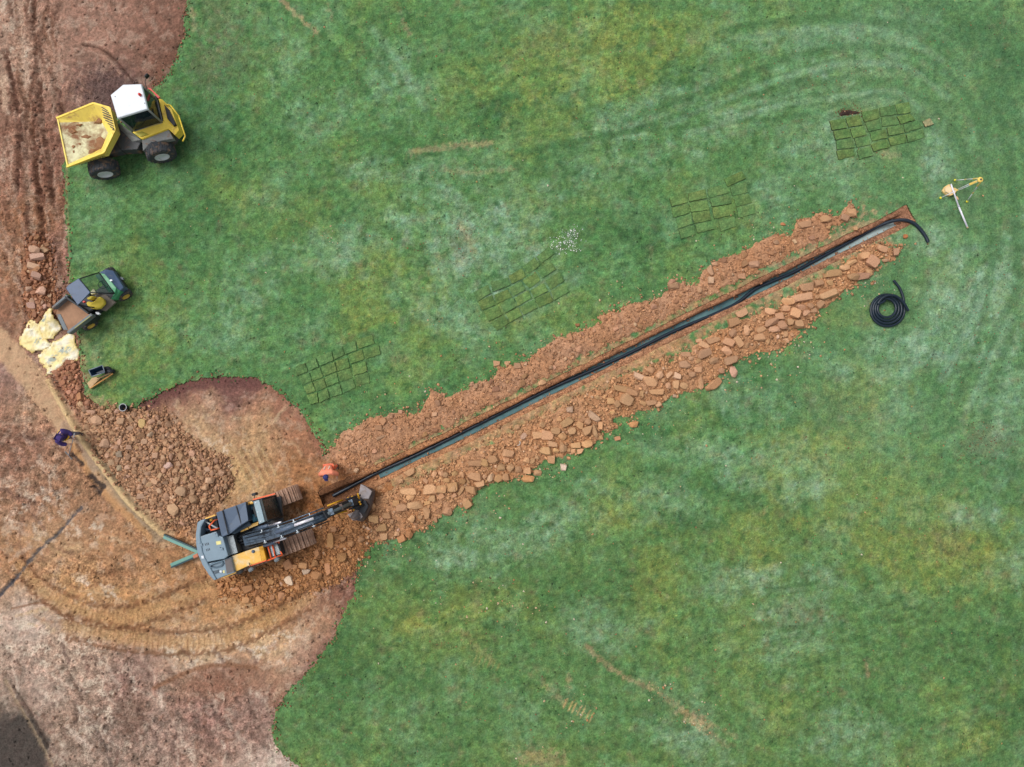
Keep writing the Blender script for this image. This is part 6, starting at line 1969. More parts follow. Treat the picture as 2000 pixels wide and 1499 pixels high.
# ------------------------------------------------------------------ cut turf slabs set out on the lawn
QUADS = [
    ('lowest patch', 570, 640, 9.368, [
        [[(60, 720), (245, 640), (300, 805), (90, 895)], [(255, 640), (435, 545), (500, 715), (310, 805)], [(445, 545), (735, 430), (770, 605), (515, 710)], [(745, 445), (922, 352), (978, 500), (778, 598)], [(925, 320), (1165, 245), (1205, 420), (975, 500)], [(1175, 235), (1480, 130), (1520, 295), (1215, 400)]],
        [[(120, 905), (325, 820), (375, 990), (190, 1060)], [(335, 815), (520, 730), (580, 905), (375, 990)], [(530, 725), (790, 625), (830, 800), (585, 900)], [(795, 610), (1035, 545), (1065, 735), (835, 805)], [(1020, 500), (1285, 402), (1340, 585), (1075, 670)], [(1290, 395), (1605, 320), (1635, 495), (1345, 585)]],
        [[(210, 1075), (385, 1000), (445, 1165), (275, 1225)], [(385, 1000), (590, 925), (645, 1095), (450, 1180)], [(595, 915), (820, 825), (870, 1000), (645, 1090)], [(840, 815), (1085, 740), (1120, 930), (875, 995)], [(1095, 680), (1360, 620), (1390, 805), (1140, 885)]],
        [[(280, 1240), (465, 1185), (495, 1375), (340, 1415)], [(475, 1190), (655, 1120), (705, 1285), (505, 1385)], [(665, 1105), (880, 1025), (935, 1220), (710, 1280)], [(890, 1015), (1125, 930), (1180, 1100), (940, 1210)], [(1145, 890), (1400, 815), (1445, 1005), (1185, 1085)]]]),
    ('patch beside the white chippings', 910, 440, 6.813, [
        [[(90, 900), (295, 790), (345, 905), (145, 1025)], [(320, 760), (565, 695), (600, 800), (350, 900)], [(560, 680), (745, 570), (810, 690), (610, 790)], [(750, 560), (915, 425), (990, 535), (840, 655)], [(930, 425), (1110, 275), (1190, 375), (1005, 515)]],
        [[(150, 1025), (355, 925), (400, 1060), (215, 1140)], [(370, 930), (560, 850), (625, 960), (405, 1055)], [(560, 840), (735, 750), (800, 860), (630, 955)], [(745, 740), (935, 630), (1000, 735), (845, 850)], [(945, 605), (1140, 490), (1210, 590), (1015, 710)]],
        [[(225, 1145), (430, 1065), (495, 1190), (300, 1290)], [(455, 1065), (630, 975), (690, 1085), (520, 1175)], [(640, 970), (835, 865), (890, 975), (690, 1085)], [(850, 870), (1040, 770), (1105, 880), (900, 980)], [(1050, 740), (1255, 615), (1320, 740), (1120, 865)]],
        [[(330, 1305), (500, 1195), (580, 1300), (410, 1415)], [(520, 1185), (700, 1095), (760, 1205), (590, 1295)], [(705, 1095), (905, 985), (960, 1105), (765, 1205)], [(910, 985), (1115, 885), (1165, 1015), (970, 1105)], [(1125, 880), (1325, 765), (1385, 890), (1165, 1010)]]]),
    ('patch just above the right heap', 1290, 320, 9.37, [
        [[(155, 625), (470, 535), (500, 710), (195, 800)], [(495, 555), (825, 460), (855, 635), (515, 710)], [(845, 470), (1175, 370), (1245, 540), (875, 640)], [(1145, 290), (1490, 135), (1570, 275), (1215, 430)]],
        [[(185, 810), (505, 752), (540, 910), (220, 995)], [(510, 745), (855, 670), (905, 850), (550, 900)], [(885, 655), (1280, 570), (1310, 740), (925, 800)], [(1260, 440), (1550, 335), (1600, 530), (1305, 605)]],
        [[(270, 1000), (545, 925), (595, 1110), (310, 1200)], [(560, 905), (890, 855), (935, 1040), (605, 1108)], [(925, 805), (1325, 745), (1345, 940), (970, 1025)], [(1325, 645), (1620, 550), (1680, 720), (1380, 800)]],
        [[(320, 1215), (605, 1130), (655, 1305), (370, 1385)], [(625, 1115), (945, 1045), (985, 1205), (665, 1280)], [(1045, 1055), (1355, 975), (1390, 1150), (1095, 1250)], [(1385, 810), (1715, 735), (1745, 920), (1415, 1005)]]]),
    ('uppermost patch', 1600, 190, 8.333, [
        [[(155, 390), (410, 350), (450, 515), (195, 555)], [(415, 340), (660, 290), (700, 465), (460, 500)], [(670, 260), (960, 180), (990, 345), (720, 420)], [(970, 180), (1218, 130), (1256, 290), (990, 330)], [(1222, 125), (1460, 80), (1490, 265), (1262, 290)]],
        [[(210, 565), (480, 520), (525, 660), (255, 710)], [(490, 520), (720, 470), (775, 620), (540, 680)], [(735, 425), (980, 355), (1020, 520), (790, 575)], [(1000, 345), (1240, 320), (1300, 450), (1020, 490)], [(1250, 320), (1480, 275), (1560, 380), (1310, 450)]],
        [[(260, 720), (530, 680), (580, 830), (270, 870)], [(560, 685), (795, 635), (830, 780), (605, 830)], [(810, 590), (1075, 530), (1110, 670), (850, 725)], [(1085, 500), (1350, 450), (1385, 590), (1115, 640)], [(1360, 450), (1600, 380), (1680, 500), (1390, 590)]],
        [[(265, 880), (545, 840), (590, 960), (300, 1030)], [(600, 860), (835, 800), (870, 960), (640, 1025)], [(825, 775), (1095, 690), (1150, 820), (870, 900)], [(1110, 670), (1390, 600), (1430, 740), (1155, 805)], [(1400, 615), (1690, 520), (1730, 660), (1435, 750)]]])]
ORD = ['leftmost', 'second from left', 'third from left', 'fourth from left', 'fifth from left', 'sixth from left']
ROW = ['top row', 'second row', 'third row', 'bottom row']


def turf_slab(quad, label, group, pale=False):
    r = random.Random(int(quad[0][0] * 31 + quad[0][1] * 17))
    c = [np.array(G(*p)) for p in quad]
    cen = sum(c) / 4
    c = [cen + (p - cen) * 0.95 for p in c]
    th = r.uniform(.045, .065)
    nu, nv = 8, 6
    z0 = float(height_at(np.array(cen[0]), np.array(cen[1])))
    tx, ty = r.uniform(-.02, .02), r.uniform(-.02, .02)
    pts = np.zeros((nv + 1, nu + 1, 3))
    for j in range(nv + 1):
        for i in range(nu + 1):
            u, v_ = i / nu, j / nv
            p = (c[0] * (1 - u) + c[1] * u) * (1 - v_) + (c[3] * (1 - u) + c[2] * u) * v_
            edge = i in (0, nu) or j in (0, nv)
            p = p + np.array([r.uniform(-1, 1), r.uniform(-1, 1)]) * (.012 if edge else .004)
            pts[j, i] = (p[0], p[1], z0 + th + (u - .5) * tx + (v_ - .5) * ty + r.uniform(-.004, .004) - (.008 if edge else 0))
    base_c = np.array([100, 130, 78.]) if not pale else np.array([150, 146, 112.])
    k_ = r.uniform(-1, 1)
    base_c = base_c * r.uniform(.95, 1.06) + np.array([5, 1, -3.]) * k_
    gx_, gy_ = pts[..., 0], pts[..., 1]
    col = base_c * (1 + .22 * fbm(gx_ * 3, gy_ * 3, 3, 4)[..., None] + .10 * fbm(gx_ * 9, gy_ * 9, 2, 7)[..., None])
    col[..., 0] *= 1 + .18 * fbm(gx_ * 2 + 4, gy_ * 2, 3, 9)
    V = [pts.reshape(-1, 3)]
    C = [col.reshape(-1, 3)]
    I = np.arange((nu + 1) * (nv + 1)).reshape(nv + 1, nu + 1)
    Fq = [np.stack([I[1:, :-1], I[1:, 1:], I[:-1, 1:], I[:-1, :-1]], -1).reshape(-1, 4)]
    ring = list(I[0, :]) + list(I[1:, -1]) + list(I[-1, -2::-1]) + list(I[-2:0:-1, 0])
    up = V[0][ring]
    lo = up.copy()
    lo[:, 2] = z0 - .03
    lo[:, :2] += (lo[:, :2] - cen) * -.01
    b0 = len(V[0])
    nrg = len(ring)
    V += [up, lo]
    sc_ = np.array([70, 60, 38.])
    C += [np.tile(sc_, (nrg, 1)), np.tile(sc_ * .8, (nrg, 1))]
    Fq.append(np.array([(b0 + i, b0 + (i + 1) % nrg, b0 + nrg + (i + 1) % nrg, b0 + nrg + i) for i in range(nrg)]))
    me_ = np_mesh('cut_turf', np.concatenate(V) - np.array([cen[0], cen[1], z0]), np.concatenate(Fq), s2l(np.clip(np.concatenate(C), 20, 235)) / LIGHT_K)
    o = bpy.data.objects.new('cut_turf', me_)
    me_.materials.append(M_LAWN)
    COL.objects.link(o)
    o.location = (cen[0], cen[1], z0)
    tag(o, label, 'turf', group)
    return o


for where, ox, oy, k, rows_ in QUADS:
    zz = zoom(ox, oy, k)
    for ri, row in enumerate(rows_):
        for qi, q in enumerate(row):
            nm = ORD[qi] if qi < len(row) - 1 else 'rightmost'
            turf_slab(zz(*q), 'cut turf square, %s, %s of the %s' % (nm, ROW[ri], where), 'cut turf squares laid out on the lawn')
turf_slab(zoom(1600, 190, 8.333)((1665, 400), (1800, 345), (1860, 450), (1715, 500)), 'pale upturned turf square lying apart right of the uppermost patch', 'cut turf squares laid out on the lawn', True)

# dark soil spill beside the uppermost patch
sp_ = thing('soil_spill', 'small dark brown soil spill on the grass above the uppermost turf patch', 'soil', (*G(1658, 220), 0))
_, look_sp = mound('mound', sp_, [(1637, 222), (1645, 216), (1660, 215), (1672, 217), (1682, 221), (1672, 224), (1655, 226), (1642, 228)],   .10, (66, 52, 46), 5, 2.2, .04, seed=5)
crumb_part(sp_, look_sp, [(1636, 206), (1684, 230)], 160, .01, .035, (120, 86, 62), seed=21)

# ------------------------------------------------------------------ survey gear
M_TAN = mat('tan_canvas', (240, 204, 138), 0.7, var=.08)
M_POLE = mat('white_pole', (236, 234, 244), 0.35, var=.03)
M_TYEL = mat('yellow_tripod_plastic', (240, 206, 104), 0.45)
zt = zoom(1820, 330, 11.53)
hd = P(*zt((1095, 245)), 1.48)
tri = thing('survey_tripod', 'standing surveying tripod with yellow head and pale legs', 'tripod', (*G(1866, 378), 0))
lathe('head_plate', hd, (0, 0, 1), [(-.12, .05), (-.06, .10), (0, .11), (.02, .08), (.02, 0)], M_TYEL, tri, 20)
lathe('centre_screw', hd + Vector((0, 0, .02)), (0, 0, 1), [(0, .035), (.04, .03), (.045, 0)], M_DGREY, tri, 12)
for ft in ((515, 262), (785, 742), (190, 660)):
    f_ = P(*zt(ft), .02)
    top = hd + (f_ - hd).to_2d().normalized().to_3d() * .09 - Vector((0, 0, .10))
    kn = top.lerp(f_, .52)
    sd_ = (f_ - top).cross(Vector((0, 0, 1))).normalized() * .035
    sh = top.lerp(f_, .20)
    beam('leg_bracket', top, sh, .09, .04, M_TYEL, tri, .01)
    lg = tube('leg', [top + sd_, kn + sd_ * .6], .012, M_POLE, tri, 6)
    tube('leg', [top - sd_, kn - sd_ * .6], .012, M_POLE, tri, 6)
    tube('lower_leg', [kn, f_], .016, M_POLE, tri, 6)
    beam('clamp', top.lerp(f_, .50), top.lerp(f_, .56), .05, .04, M_TYEL, tri)
    lathe('foot', f_ + Vector((0, 0, .03)), (0, 0, 1), [(-.05, .01), (-.02, .045), (.02, .045), (.03, 0)], mat('bright_yellow_foot', (236, 226, 60), .5) if ft[0] == 515 else bpy.data.materials['bright_yellow_foot'], tri, 10)
case = thing('instrument_bag', 'tan instrument bag lying under the white staff', 'bag', (*G(1854, 372), 0))
slab('body', zt((235, 490), (300, 400), (380, 348), (430, 350), (480, 420), (540, 430), (588, 470), (566, 505), (520, 560), (430, 608), (370, 590), (290, 540)), [.10, .16, .20, .22, .24, .18, .12, .14, .20, .18, .18, .14], .01, M_TAN, case, .03, 3, True)
slab('flap', zt((300, 440), (370, 380), (450, 420), (470, 500), (400, 560), (320, 520)), .245, .15, mat('pale_canvas_flap', (244, 214, 168), .7), case, .02, 2)
slab('strap', zt((560, 610), (590, 640), (608, 690), (580, 690), (556, 650)), .06, .01, mat('orange_strap', (236, 190, 150), .7), case, .01)
staff = thing('levelling_staff', 'white levelling staff lying on the grass across the tan bag', 'staff', (*G(1873, 402), 0))
s0, s1, s2_ = P(*zt((430, 345)), .30), P(*zt((600, 840)), .16), P(*zt((802, 1322)), .05)
tube('upper_section', [s0, s1], .030, M_POLE, staff, 10)
tube('lower_section', [s1, s2_], .036, M_POLE, staff, 10)
tube('collar', [s1.lerp(s0, .03), s1.lerp(s2_, .04)], .042, mat('grey_collar', (196, 196, 206), .4), staff, 10)
lathe('end_cap', s2_, (s2_ - s1), [(-.03, .038), (.03, .038), (.03, 0)], mat('tan_cap', (206, 180, 140), .6), staff, 10)

# ------------------------------------------------------------------ odds and ends near the cart
bk = thing('bucket', 'black builder\'s bucket with pale rim at the lawn corner', 'bucket', (*G(244, 798), 0))
bt = P(239.8, 796.2, .29)
lathe('body', Vector((bt.x, bt.y, 0)), (0, 0, 1), [(0.0, 0.0), (0.0, .11), (.29, .145), (.29, .135), (.02, .10), (.02, 0)], M_BLACK, bk, 28)
bm = bmesh.new()
tube_bm(bm, [Vector((bt.x + math.cos(a_) * .145, bt.y + math.sin(a_) * .145, .29)) for a_ in np.linspace(0, 2 * math.pi, 29)], .016, 6, False)
from_bm('rim', bm, mat('pale_grey_rim', (190, 192, 196), .5), bk, True)
zb_ = zoom(150, 690, 11.53)
wb = thing('wheelbarrow', 'black wheelbarrow with tan timber frame standing on the worn lawn corner', 'wheelbarrow', (*G(200, 732), 0))
tub_t = [P(*p, .52) for p in zb_((265, 388), (575, 277), (632, 432), (335, 528))]
tub_b = [Vector((p.x, p.y, .20)) for p in inset(tub_t, .10)]
tub_i = inset(tub_t, .02)
tub_f = [Vector((p.x, p.y, .23)) for p in inset(tub_t, .11)]
tubo = ring_shell('tub', [tub_b, tub_t, tub_i, tub_f], [M_BLACK, mat('dark_blue_tub', (38, 60, 84), .4)], wb, True, True, [0, 0, 1, 1])
bm = bmesh.new()
for i in range(4):
    tube_bm(bm, [tub_t[i], tub_t[(i + 1) % 4]], .018, 6)
from_bm('tub_rim', bm, mat('pale_tub_rim', (128, 140, 154), .45), tubo, True)
wheel(wb, P(*zb_((752, 425)), .20) + Vector((0, -.05, 0)), Vector((.3, -1, 0)), .20, .11, .10, 14, M_BLACK, M_DGREY, .03)
slab('wheel_cover', zb_((598, 302), (700, 296), (772, 352), (762, 408), (645, 440)), [.40, .36, .30, .28, .34], .18, M_BLACK, wb, .03, 2, True)
M_TIMB = mat('tan_timber', (206, 172, 128), .7, var=.12, vscale=12)
M_TIMO = mat('orange_timber', (198, 146, 82), .7, var=.12, vscale=12)
slab('panel', zb_((232, 682), (345, 556), (452, 536), (500, 590), (294, 804)), [.16, .22, .24, .20, .12], .04, M_TIMB, wb, .008)
beam('handle', P(*zb_((298, 800)), .10), P(*zb_((815, 462)), .22), .05, .06, M_TIMO, wb, .008)
beam('handle', P(*zb_((430, 600)), .20), P(*zb_((770, 440)), .24), .05, .05, M_TIMB, wb, .008)
for a_ in ((470, 560), (560, 600)):
    q = P(*zb_(a_), .16)
    tube('stand', [q, Vector((q.x + .03, q.y - .03, 0))], .02, M_DGREY, wb, 6)


def crumpled(name, label, poly, zmax, lift=None, seed=1, prints=()):
    """an empty plastic bag lying in folds: a sheet with creases, edges turned down, given thickness"""
    mx_, my_ = sum(p[0] for p in poly) / len(poly), sum(p[1] for p in poly) / len(poly)
    poly = [(mx_ + (p[0] - mx_) * 1.14, my_ + (p[1] - my_) * 1.14) for p in poly]
    cor = [G(a_, b_) for a_, b_ in poly]
    x0, x1 = min(c[0] for c in cor) - .1, max(c[0] for c in cor) + .1
    y0, y1 = min(c[1] for c in cor) - .1, max(c[1] for c in cor) + .1
    st_ = .055
    ax, ay = np.arange(x0, x1, st_), np.arange(y0, y1, st_)
    X, Y = np.meshgrid(ax, ay)
    U, W_ = to_px(X, Y)
    s = poly_sdf(poly, U, W_) + fbm(X * 5, Y * 5, 2, seed) * 2.4
    r1 = 1 - np.abs(fbm(X * 2.0, Y * 2.0, 3, seed + 1, .55)) * 3.0
    r2 = 1 - np.abs(fbm(X * 4.5 + 2, Y * 4.5, 3, seed + 2, .55)) * 3.0
    r3 = 1 - np.abs(fbm(X * 9.5 + 5, Y * 9.5, 2, seed + 7, .5)) * 3.0
    z = .02 + .25 * zmax * sstep(-1, 9, s) * (.15 + .7 * np.clip(r1, -.2, 1)) + (.045 * np.clip(r2, -.3, 1) + .022 * np.clip(r3, -.3, 1)) * sstep(0, 3, s)
    z += np.clip(height_at(X, Y), -.1, .1)
    if lift:
        lx, ly = G(lift[0], lift[1])
        z += lift[2] * np.exp(-(((X - lx) ** 2 + (Y - ly) ** 2) / (lift[3] ** 2)))
    fm = (s[:-1, :-1] > 0) & (s[1:, :-1] > 0) & (s[:-1, 1:] > 0) & (s[1:, 1:] > 0)
    I_ = np.arange(X.size).reshape(X.shape)
    qd = np.stack([I_[:-1, :-1], I_[:-1, 1:], I_[1:, 1:], I_[1:, :-1]], -1)[fm]
    us, inv = np.unique(qd.ravel(), return_inverse=True)
    c = np.tile(np.array([252, 232, 164.]), (X.size, 1)).reshape(*X.shape, 3)
    w_ = sstep(-.15, .25, fbm(X * 1.9, Y * 1.9, 4, seed + 3, .6))[..., None]
    c = c * (1 - w_ * .85) + np.array([252, 246, 228.]) * w_ * .85
    e_ = (1 - sstep(1, 5, s))[..., None]
    c = c * (1 - e_ * .6) + np.array([242, 200, 98.]) * e_ * .6
    d_2 = sstep(.18, .5, fbm(X * 3.4 + 6, Y * 3.4, 4, seed + 4, .65))[..., None]
    c = c * (1 - d_2 * .5) + np.array([214, 176, 112.]) * d_2 * .5
    for bx, by, rx_, an_ in prints:
        ca, sa = math.cos(math.radians(an_)), math.sin(math.radians(an_))
        u_ = ((U - bx) * ca + (W_ - by) * sa) / rx_
        v2 = (-(U - bx) * sa + (W_ - by) * ca) / (rx_ * .5)
        m2 = ((1 - sstep(.7, 1.1, np.sqrt(u_ ** 2 + v2 ** 2))) * (fbm(X * 9, Y * 9, 2, seed + 6) > -.12))[..., None]
        c = c * (1 - m2 * .7) + np.array([150, 172, 182.]) * m2 * .7
    me_ = np_mesh(name, np.stack([X.ravel()[us], Y.ravel()[us], z.ravel()[us]], -1), inv.reshape(-1, 4), s2l(np.clip(c.reshape(-1, 3)[us], 20, 252)) / LIGHT_K)
    o = link(name, me_, M_BAG)
    md = o.modifiers.new('thick', 'SOLIDIFY')
    md.thickness = .006
    tag(o, label, 'bag')
    return o


M_BAG, n_, b_ = new_mat('crumpled_plastic')
at_ = n_.nodes.new('ShaderNodeAttribute')
at_.attribute_name = 'Col'
n_.links.new(at_.outputs['Color'], b_.inputs['Base Color'])
b_.inputs['Roughness'].default_value = .45
tcr = noise_node(n_, 6, 5, .6, dist=1.5)
add_bump(n_, b_, tcr.outputs[0], .7, .06)
crumpled('plastic_bag', 'crumpled yellow plastic bag farthest left with a pale blue print', z8((62, 960), (140, 810), (222, 718), (312, 750), (352, 872), (372, 960), (470, 1000), (452, 1080), (210, 1136), (72, 1042)), .16, None, 2, [(30 + 290 / 6.81, 520 + 1000 / 6.81, 11, -25)])
crumpled('plastic_bag', 'yellow plastic bag draped from the open tail of the cart bed', z8((322, 745), (400, 690), (498, 580), (582, 602), (545, 645), (600, 760), (622, 832), (482, 962), (372, 962), (342, 872)), .12, (30 + 540 / 6.81, 520 + 640 / 6.81, .42, .45), 5, [(30 + 420 / 6.81, 520 + 710 / 6.81, 9, -40)])
crumpled('plastic_bag', 'torn yellow plastic bag lying nearest the wheelbarrow', z8((318, 1180), (470, 1062), (500, 1010), (560, 1000), (690, 908), (770, 942), (782, 1060), (832, 1140), (802, 1262), (655, 1272), (642, 1322), (520, 1400), (398, 1442), (432, 1370), (342, 1262)), .15, None, 9, [(30 + 660 / 6.81, 520 + 1120 / 6.81, 15, -10), (30 + 500 / 6.81, 520 + 1240 / 6.81, 13, -50)])

# ------------------------------------------------------------------ people
def skin_mesh(name, nodes, edges, root, sub=1):
    """continuous surface grown round a jointed skeleton; nodes: name -> (position, radius)"""
    me_ = bpy.data.meshes.new(name)
    keys = list(nodes)
    ix = {k: i for i, k in enumerate(keys)}
    me_.from_pydata([tuple(nodes[k][0]) for k in keys], [(ix[a_], ix[b_]) for a_, b_ in edges], [])
    o = bpy.data.objects.new(name, me_)
    COL.objects.link(o)
    o.modifiers.new('skin', 'SKIN')
    sv = me_.skin_vertices[0].data
    for k in keys:
        r_2 = nodes[k][1]
        sv[ix[k]].radius = r_2 if isinstance(r_2, tuple) else (r_2, r_2)
        sv[ix[k]].use_root = (k == root)
    ss = o.modifiers.new('sub', 'SUBSURF')
    ss.levels = sub
    ss.render_levels = sub
    dg = bpy.context.evaluated_depsgraph_get()
    dg.update()
    out = bpy.data.meshes.new_from_object(o.evaluated_get(dg))
    bpy.data.objects.remove(o, do_unlink=True)
    for p in out.polygons:
        p.use_smooth = True
    return out


def person(label, base, face, lean, hands, feet, top_m, leg_m, cap_m, skin_m, hood=False):
    """base: plan point between the feet; face: heading (radians, 0 = +x); lean: forward bend at the hips; hands/feet: local targets (right, left) as x right, y forward, z up"""
    root = thing('person', label, 'person', (base[0], base[1], float(height_at(np.array(base[0]), np.array(base[1])))))
    cf, sf = math.cos(face), math.sin(face)

    def L(v_):
        x, y, z_ = v_
        return Vector((y * cf + x * sf, y * sf - x * cf, z_))
    cl_, sl_ = math.cos(lean), math.sin(lean)

    def T(v_):                                            # upper body point bent forward at the hips
        x, y, z_ = v_
        y2, z2 = y, z_ - .95
        return (x, y2 * cl_ + z2 * sl_, .95 + z2 * cl_ - y2 * sl_)
    N_ = {'pelvis': ((0, 0, .95), .14), 'spine': (T((0, .01, 1.12)), .13), 'chest': (T((0, .0, 1.32)), (.17, .12)), 'neck': (T((0, .03, 1.49)), .055), 'jaw': (T((0, .06, 1.56)), .07), 'head': (T((0, .05, 1.63)), .088), 'crown': (T((0, .04, 1.70)), .075)}
    E_ = [('pelvis', 'spine'), ('spine', 'chest'), ('chest', 'neck'), ('neck', 'jaw'), ('jaw', 'head'), ('head', 'crown')]
    N_['nose'] = (T((0, .145, 1.605)), .016)
    E_.append(('head', 'nose'))
    for s_, sd in ((1, 'r'), (-1, 'l')):
        h_ = Vector(hands[0 if s_ == 1 else 1])
        sh = Vector(T((.19 * s_, .0, 1.41)))
        mid = (sh + h_) / 2 + Vector((.10 * s_, -.06, -.06))
        fore = (h_ - mid).normalized()
        N_.update({sd + '_sh': (sh, .07), sd + '_el': (mid, .048), sd + '_wr': (h_ - fore * .08, .032), sd + '_palm': (h_, (.042, .024))})
        E_ += [('chest', sd + '_sh'), (sd + '_sh', sd + '_el'), (sd + '_el', sd + '_wr'), (sd + '_wr', sd + '_palm')]
        side = fore.cross(Vector((0, 0, 1)))
        side = side.normalized() if side.length > .1 else Vector((1, 0, 0))
        dn = side.cross(fore).normalized()
        for k in range(4):
            o_ = (k - 1.5) * .02
            ln = (.058, .068, .064, .05)[k]
            a_ = h_ + fore * .04 + side * o_
            b_2 = a_ + fore * ln * .55
            c_ = b_2 + fore * ln * .2 - dn * ln * .5 * (1 if dn.z > 0 else -1)
            N_.update({f'{sd}_f{k}a': (a_, .0095), f'{sd}_f{k}b': (b_2, .009), f'{sd}_f{k}c': (c_, .008)})
            E_ += [(sd + '_palm', f'{sd}_f{k}a'), (f'{sd}_f{k}a', f'{sd}_f{k}b'), (f'{sd}_f{k}b', f'{sd}_f{k}c')]
        t_ = h_ + side * (-.045 * s_) + fore * .01
        N_[sd + '_th'] = (t_, .011)
        N_[sd + '_th2'] = (t_ + fore * .035 + side * (.012 * s_), .009)
        E_ += [(sd + '_palm', sd + '_th'), (sd + '_th', sd + '_th2')]
        f_ = Vector(feet[0 if s_ == 1 else 1])
        hp = Vector((.09 * s_, 0, .90))
        an = f_ + Vector((0, -.02, .09))
        kn = (hp + an) / 2 + Vector((.01 * s_, .05, .03))
        N_.update({sd + '_hip': (hp, .10), sd + '_kn': (kn, .068), sd + '_an': (an, .045), sd + '_heel': (f_ + Vector((0, -.03, .035)), .04), sd + '_toe': (f_ + Vector((0, .15, .035)), (.045, .03))})
        E_ += [('pelvis', sd + '_hip'), (sd + '_hip', sd + '_kn'), (sd + '_kn', sd + '_an'), (sd + '_an', sd + '_heel'), (sd + '_heel', sd + '_toe')]
    W_ = {k: (L(v_[0]), v_[1]) for k, v_ in N_.items()}

    def part(name, keys, grow, m, rootk, parent=root, extra=None):
        nn = {k: (W_[k][0], tuple(x + grow for x in W_[k][1]) if isinstance(W_[k][1], tuple) else W_[k][1] + grow) for k in keys}
        if extra:
            nn.update(extra)
        ee = [e_ for e_ in E_ if e_[0] in nn and e_[1] in nn]
        me_2 = skin_mesh(name, nn, ee, rootk)
        me_2.materials.append(m)
        o = bpy.data.objects.new(name, me_2)
        COL.objects.link(o)
        o.parent = parent
        return o
    body = part('body', list(W_), 0, skin_m, 'pelvis')
    part('jacket', ['pelvis', 'spine', 'chest', 'r_sh', 'r_el', 'r_wr', 'l_sh', 'l_el', 'l_wr'], .05, top_m, 'spine')
    part('trousers', ['pelvis', 'r_hip', 'r_kn', 'r_an', 'l_hip', 'l_kn', 'l_an'], .016, leg_m, 'pelvis')
    for sd in 'rl':
        part('boot', [sd + '_an', sd + '_heel', sd + '_toe'], .016, M_BOOT, sd + '_heel')
    hp_, ht_ = W_['head'][0], W_['crown'][0]
    upv = (ht_ - hp_).normalized()
    fw = L((0, 1, 0))
    fw = (fw - upv * fw.dot(upv)).normalized()
    if hood:
        part('hood', ['neck', 'jaw', 'head', 'crown'], .028, top_m, 'head')
        bm = bmesh.new()
        sdv = upv.cross(fw)
        ar = [hp_ + upv * .06 + fw * (.115 * math.cos(a_)) + sdv * (.10 * math.sin(a_)) for a_ in np.linspace(-1.1, 1.1, 8)]
        tube_bm(bm, ar, .014, 6)
        from_bm('cap_peak', bm, mat('pale_peak', (222, 214, 206), .6), root, True)
    else:
        bm = bmesh.new()
        lathe_bm(bm, hp_ + upv * .0 + Vector(root.location), upv, [(.0, .105), (.05, .108), (.10, .09), (.13, .055), (.14, 0)], 20)
        from_bm('cap', bm, cap_m, root, True)
        pk = [hp_ + Vector(root.location) + upv * .02 + fw * (.10 + .07 * math.cos(a_)) + upv.cross(fw) * (.085 * math.sin(a_)) for a_ in np.linspace(-1.5, 1.5, 9)]
        from_bm('cap_peak', prism_bm(pk, [p - upv * .012 for p in pk]), cap_m, root)
    # eyes and ears
    for s_ in (-1, 1):
        for nm, off, r_3, mm in (('eye', fw * .082 + upv.cross(fw) * (.032 * s_) + upv * .0, .012, M_BLACK), ('ear', upv.cross(fw) * (.088 * s_) - upv * .015, .024, skin_m)):
            bm = bmesh.new()
            lathe_bm(bm, hp_ + off + Vector(root.location), upv, [(-r_3, 0), (-r_3 * .7, r_3 * .7), (0, r_3), (r_3 * .7, r_3 * .7), (r_3, 0)], 8)
            from_bm(nm, bm, mm, body, True)
    return root, {k: W_[k][0] + Vector(root.location) for k in W_}


M_SKIN = mat('skin', (214, 168, 146), .6, var=.05)
M_BOOT = mat('boot_leather', (84, 70, 62), .8)
M_HIVIS = mat('orange_hi_vis', (255, 150, 118), .7, var=.10, vscale=8, bump=.4, bscale=18)
M_PURP = mat('purple_fleece', (74, 58, 122), .85, var=.18, vscale=9, bump=.4, bscale=20)
M_HIVIST = mat('orange_hi_vis_trousers', (236, 120, 84), .75, var=.14)
M_NAVY = mat('navy_cap', (48, 52, 110), .7)
M_JEAN = mat('grey_work_trousers', (120, 122, 136), .85, var=.2)
M_DARKT = mat('dark_trousers', (62, 64, 76), .85, var=.2)

hdx = G(635.5, 936, 1.6)
fo = math.radians(-84)
b1 = (hdx[0] - math.cos(fo) * .40, hdx[1] - math.sin(fo) * .40)
p1_, J1 = person('person in an orange high visibility jacket and navy cap watching the trench', b1, fo, .42, [(.24, .36, .98), (-.30, .40, 1.00)], [(.13, .02, 0), (-.13, -.04, 0)], M_HIVIS, M_HIVIST, M_NAVY, M_SKIN)
# reflective bands on the back
for o_ in (-.09, .09):
    bm = bmesh.new()
    ch, spn = J1['chest'], J1['spine']
    sdv = Vector((math.sin(fo), -math.cos(fo), 0))
    bk_ = Vector((-math.cos(fo), -math.sin(fo), 0))
    up_ = Vector((0, 0, 1))
    beam_bm(bm, ch + sdv * o_ + bk_ * .115 + up_ * .14, spn + sdv * o_ + bk_ * .155 + up_ * .06, .045, .012, bk_)
    from_bm('reflective_band', bm, mat('reflective_tape', (246, 214, 196), .5), p1_)

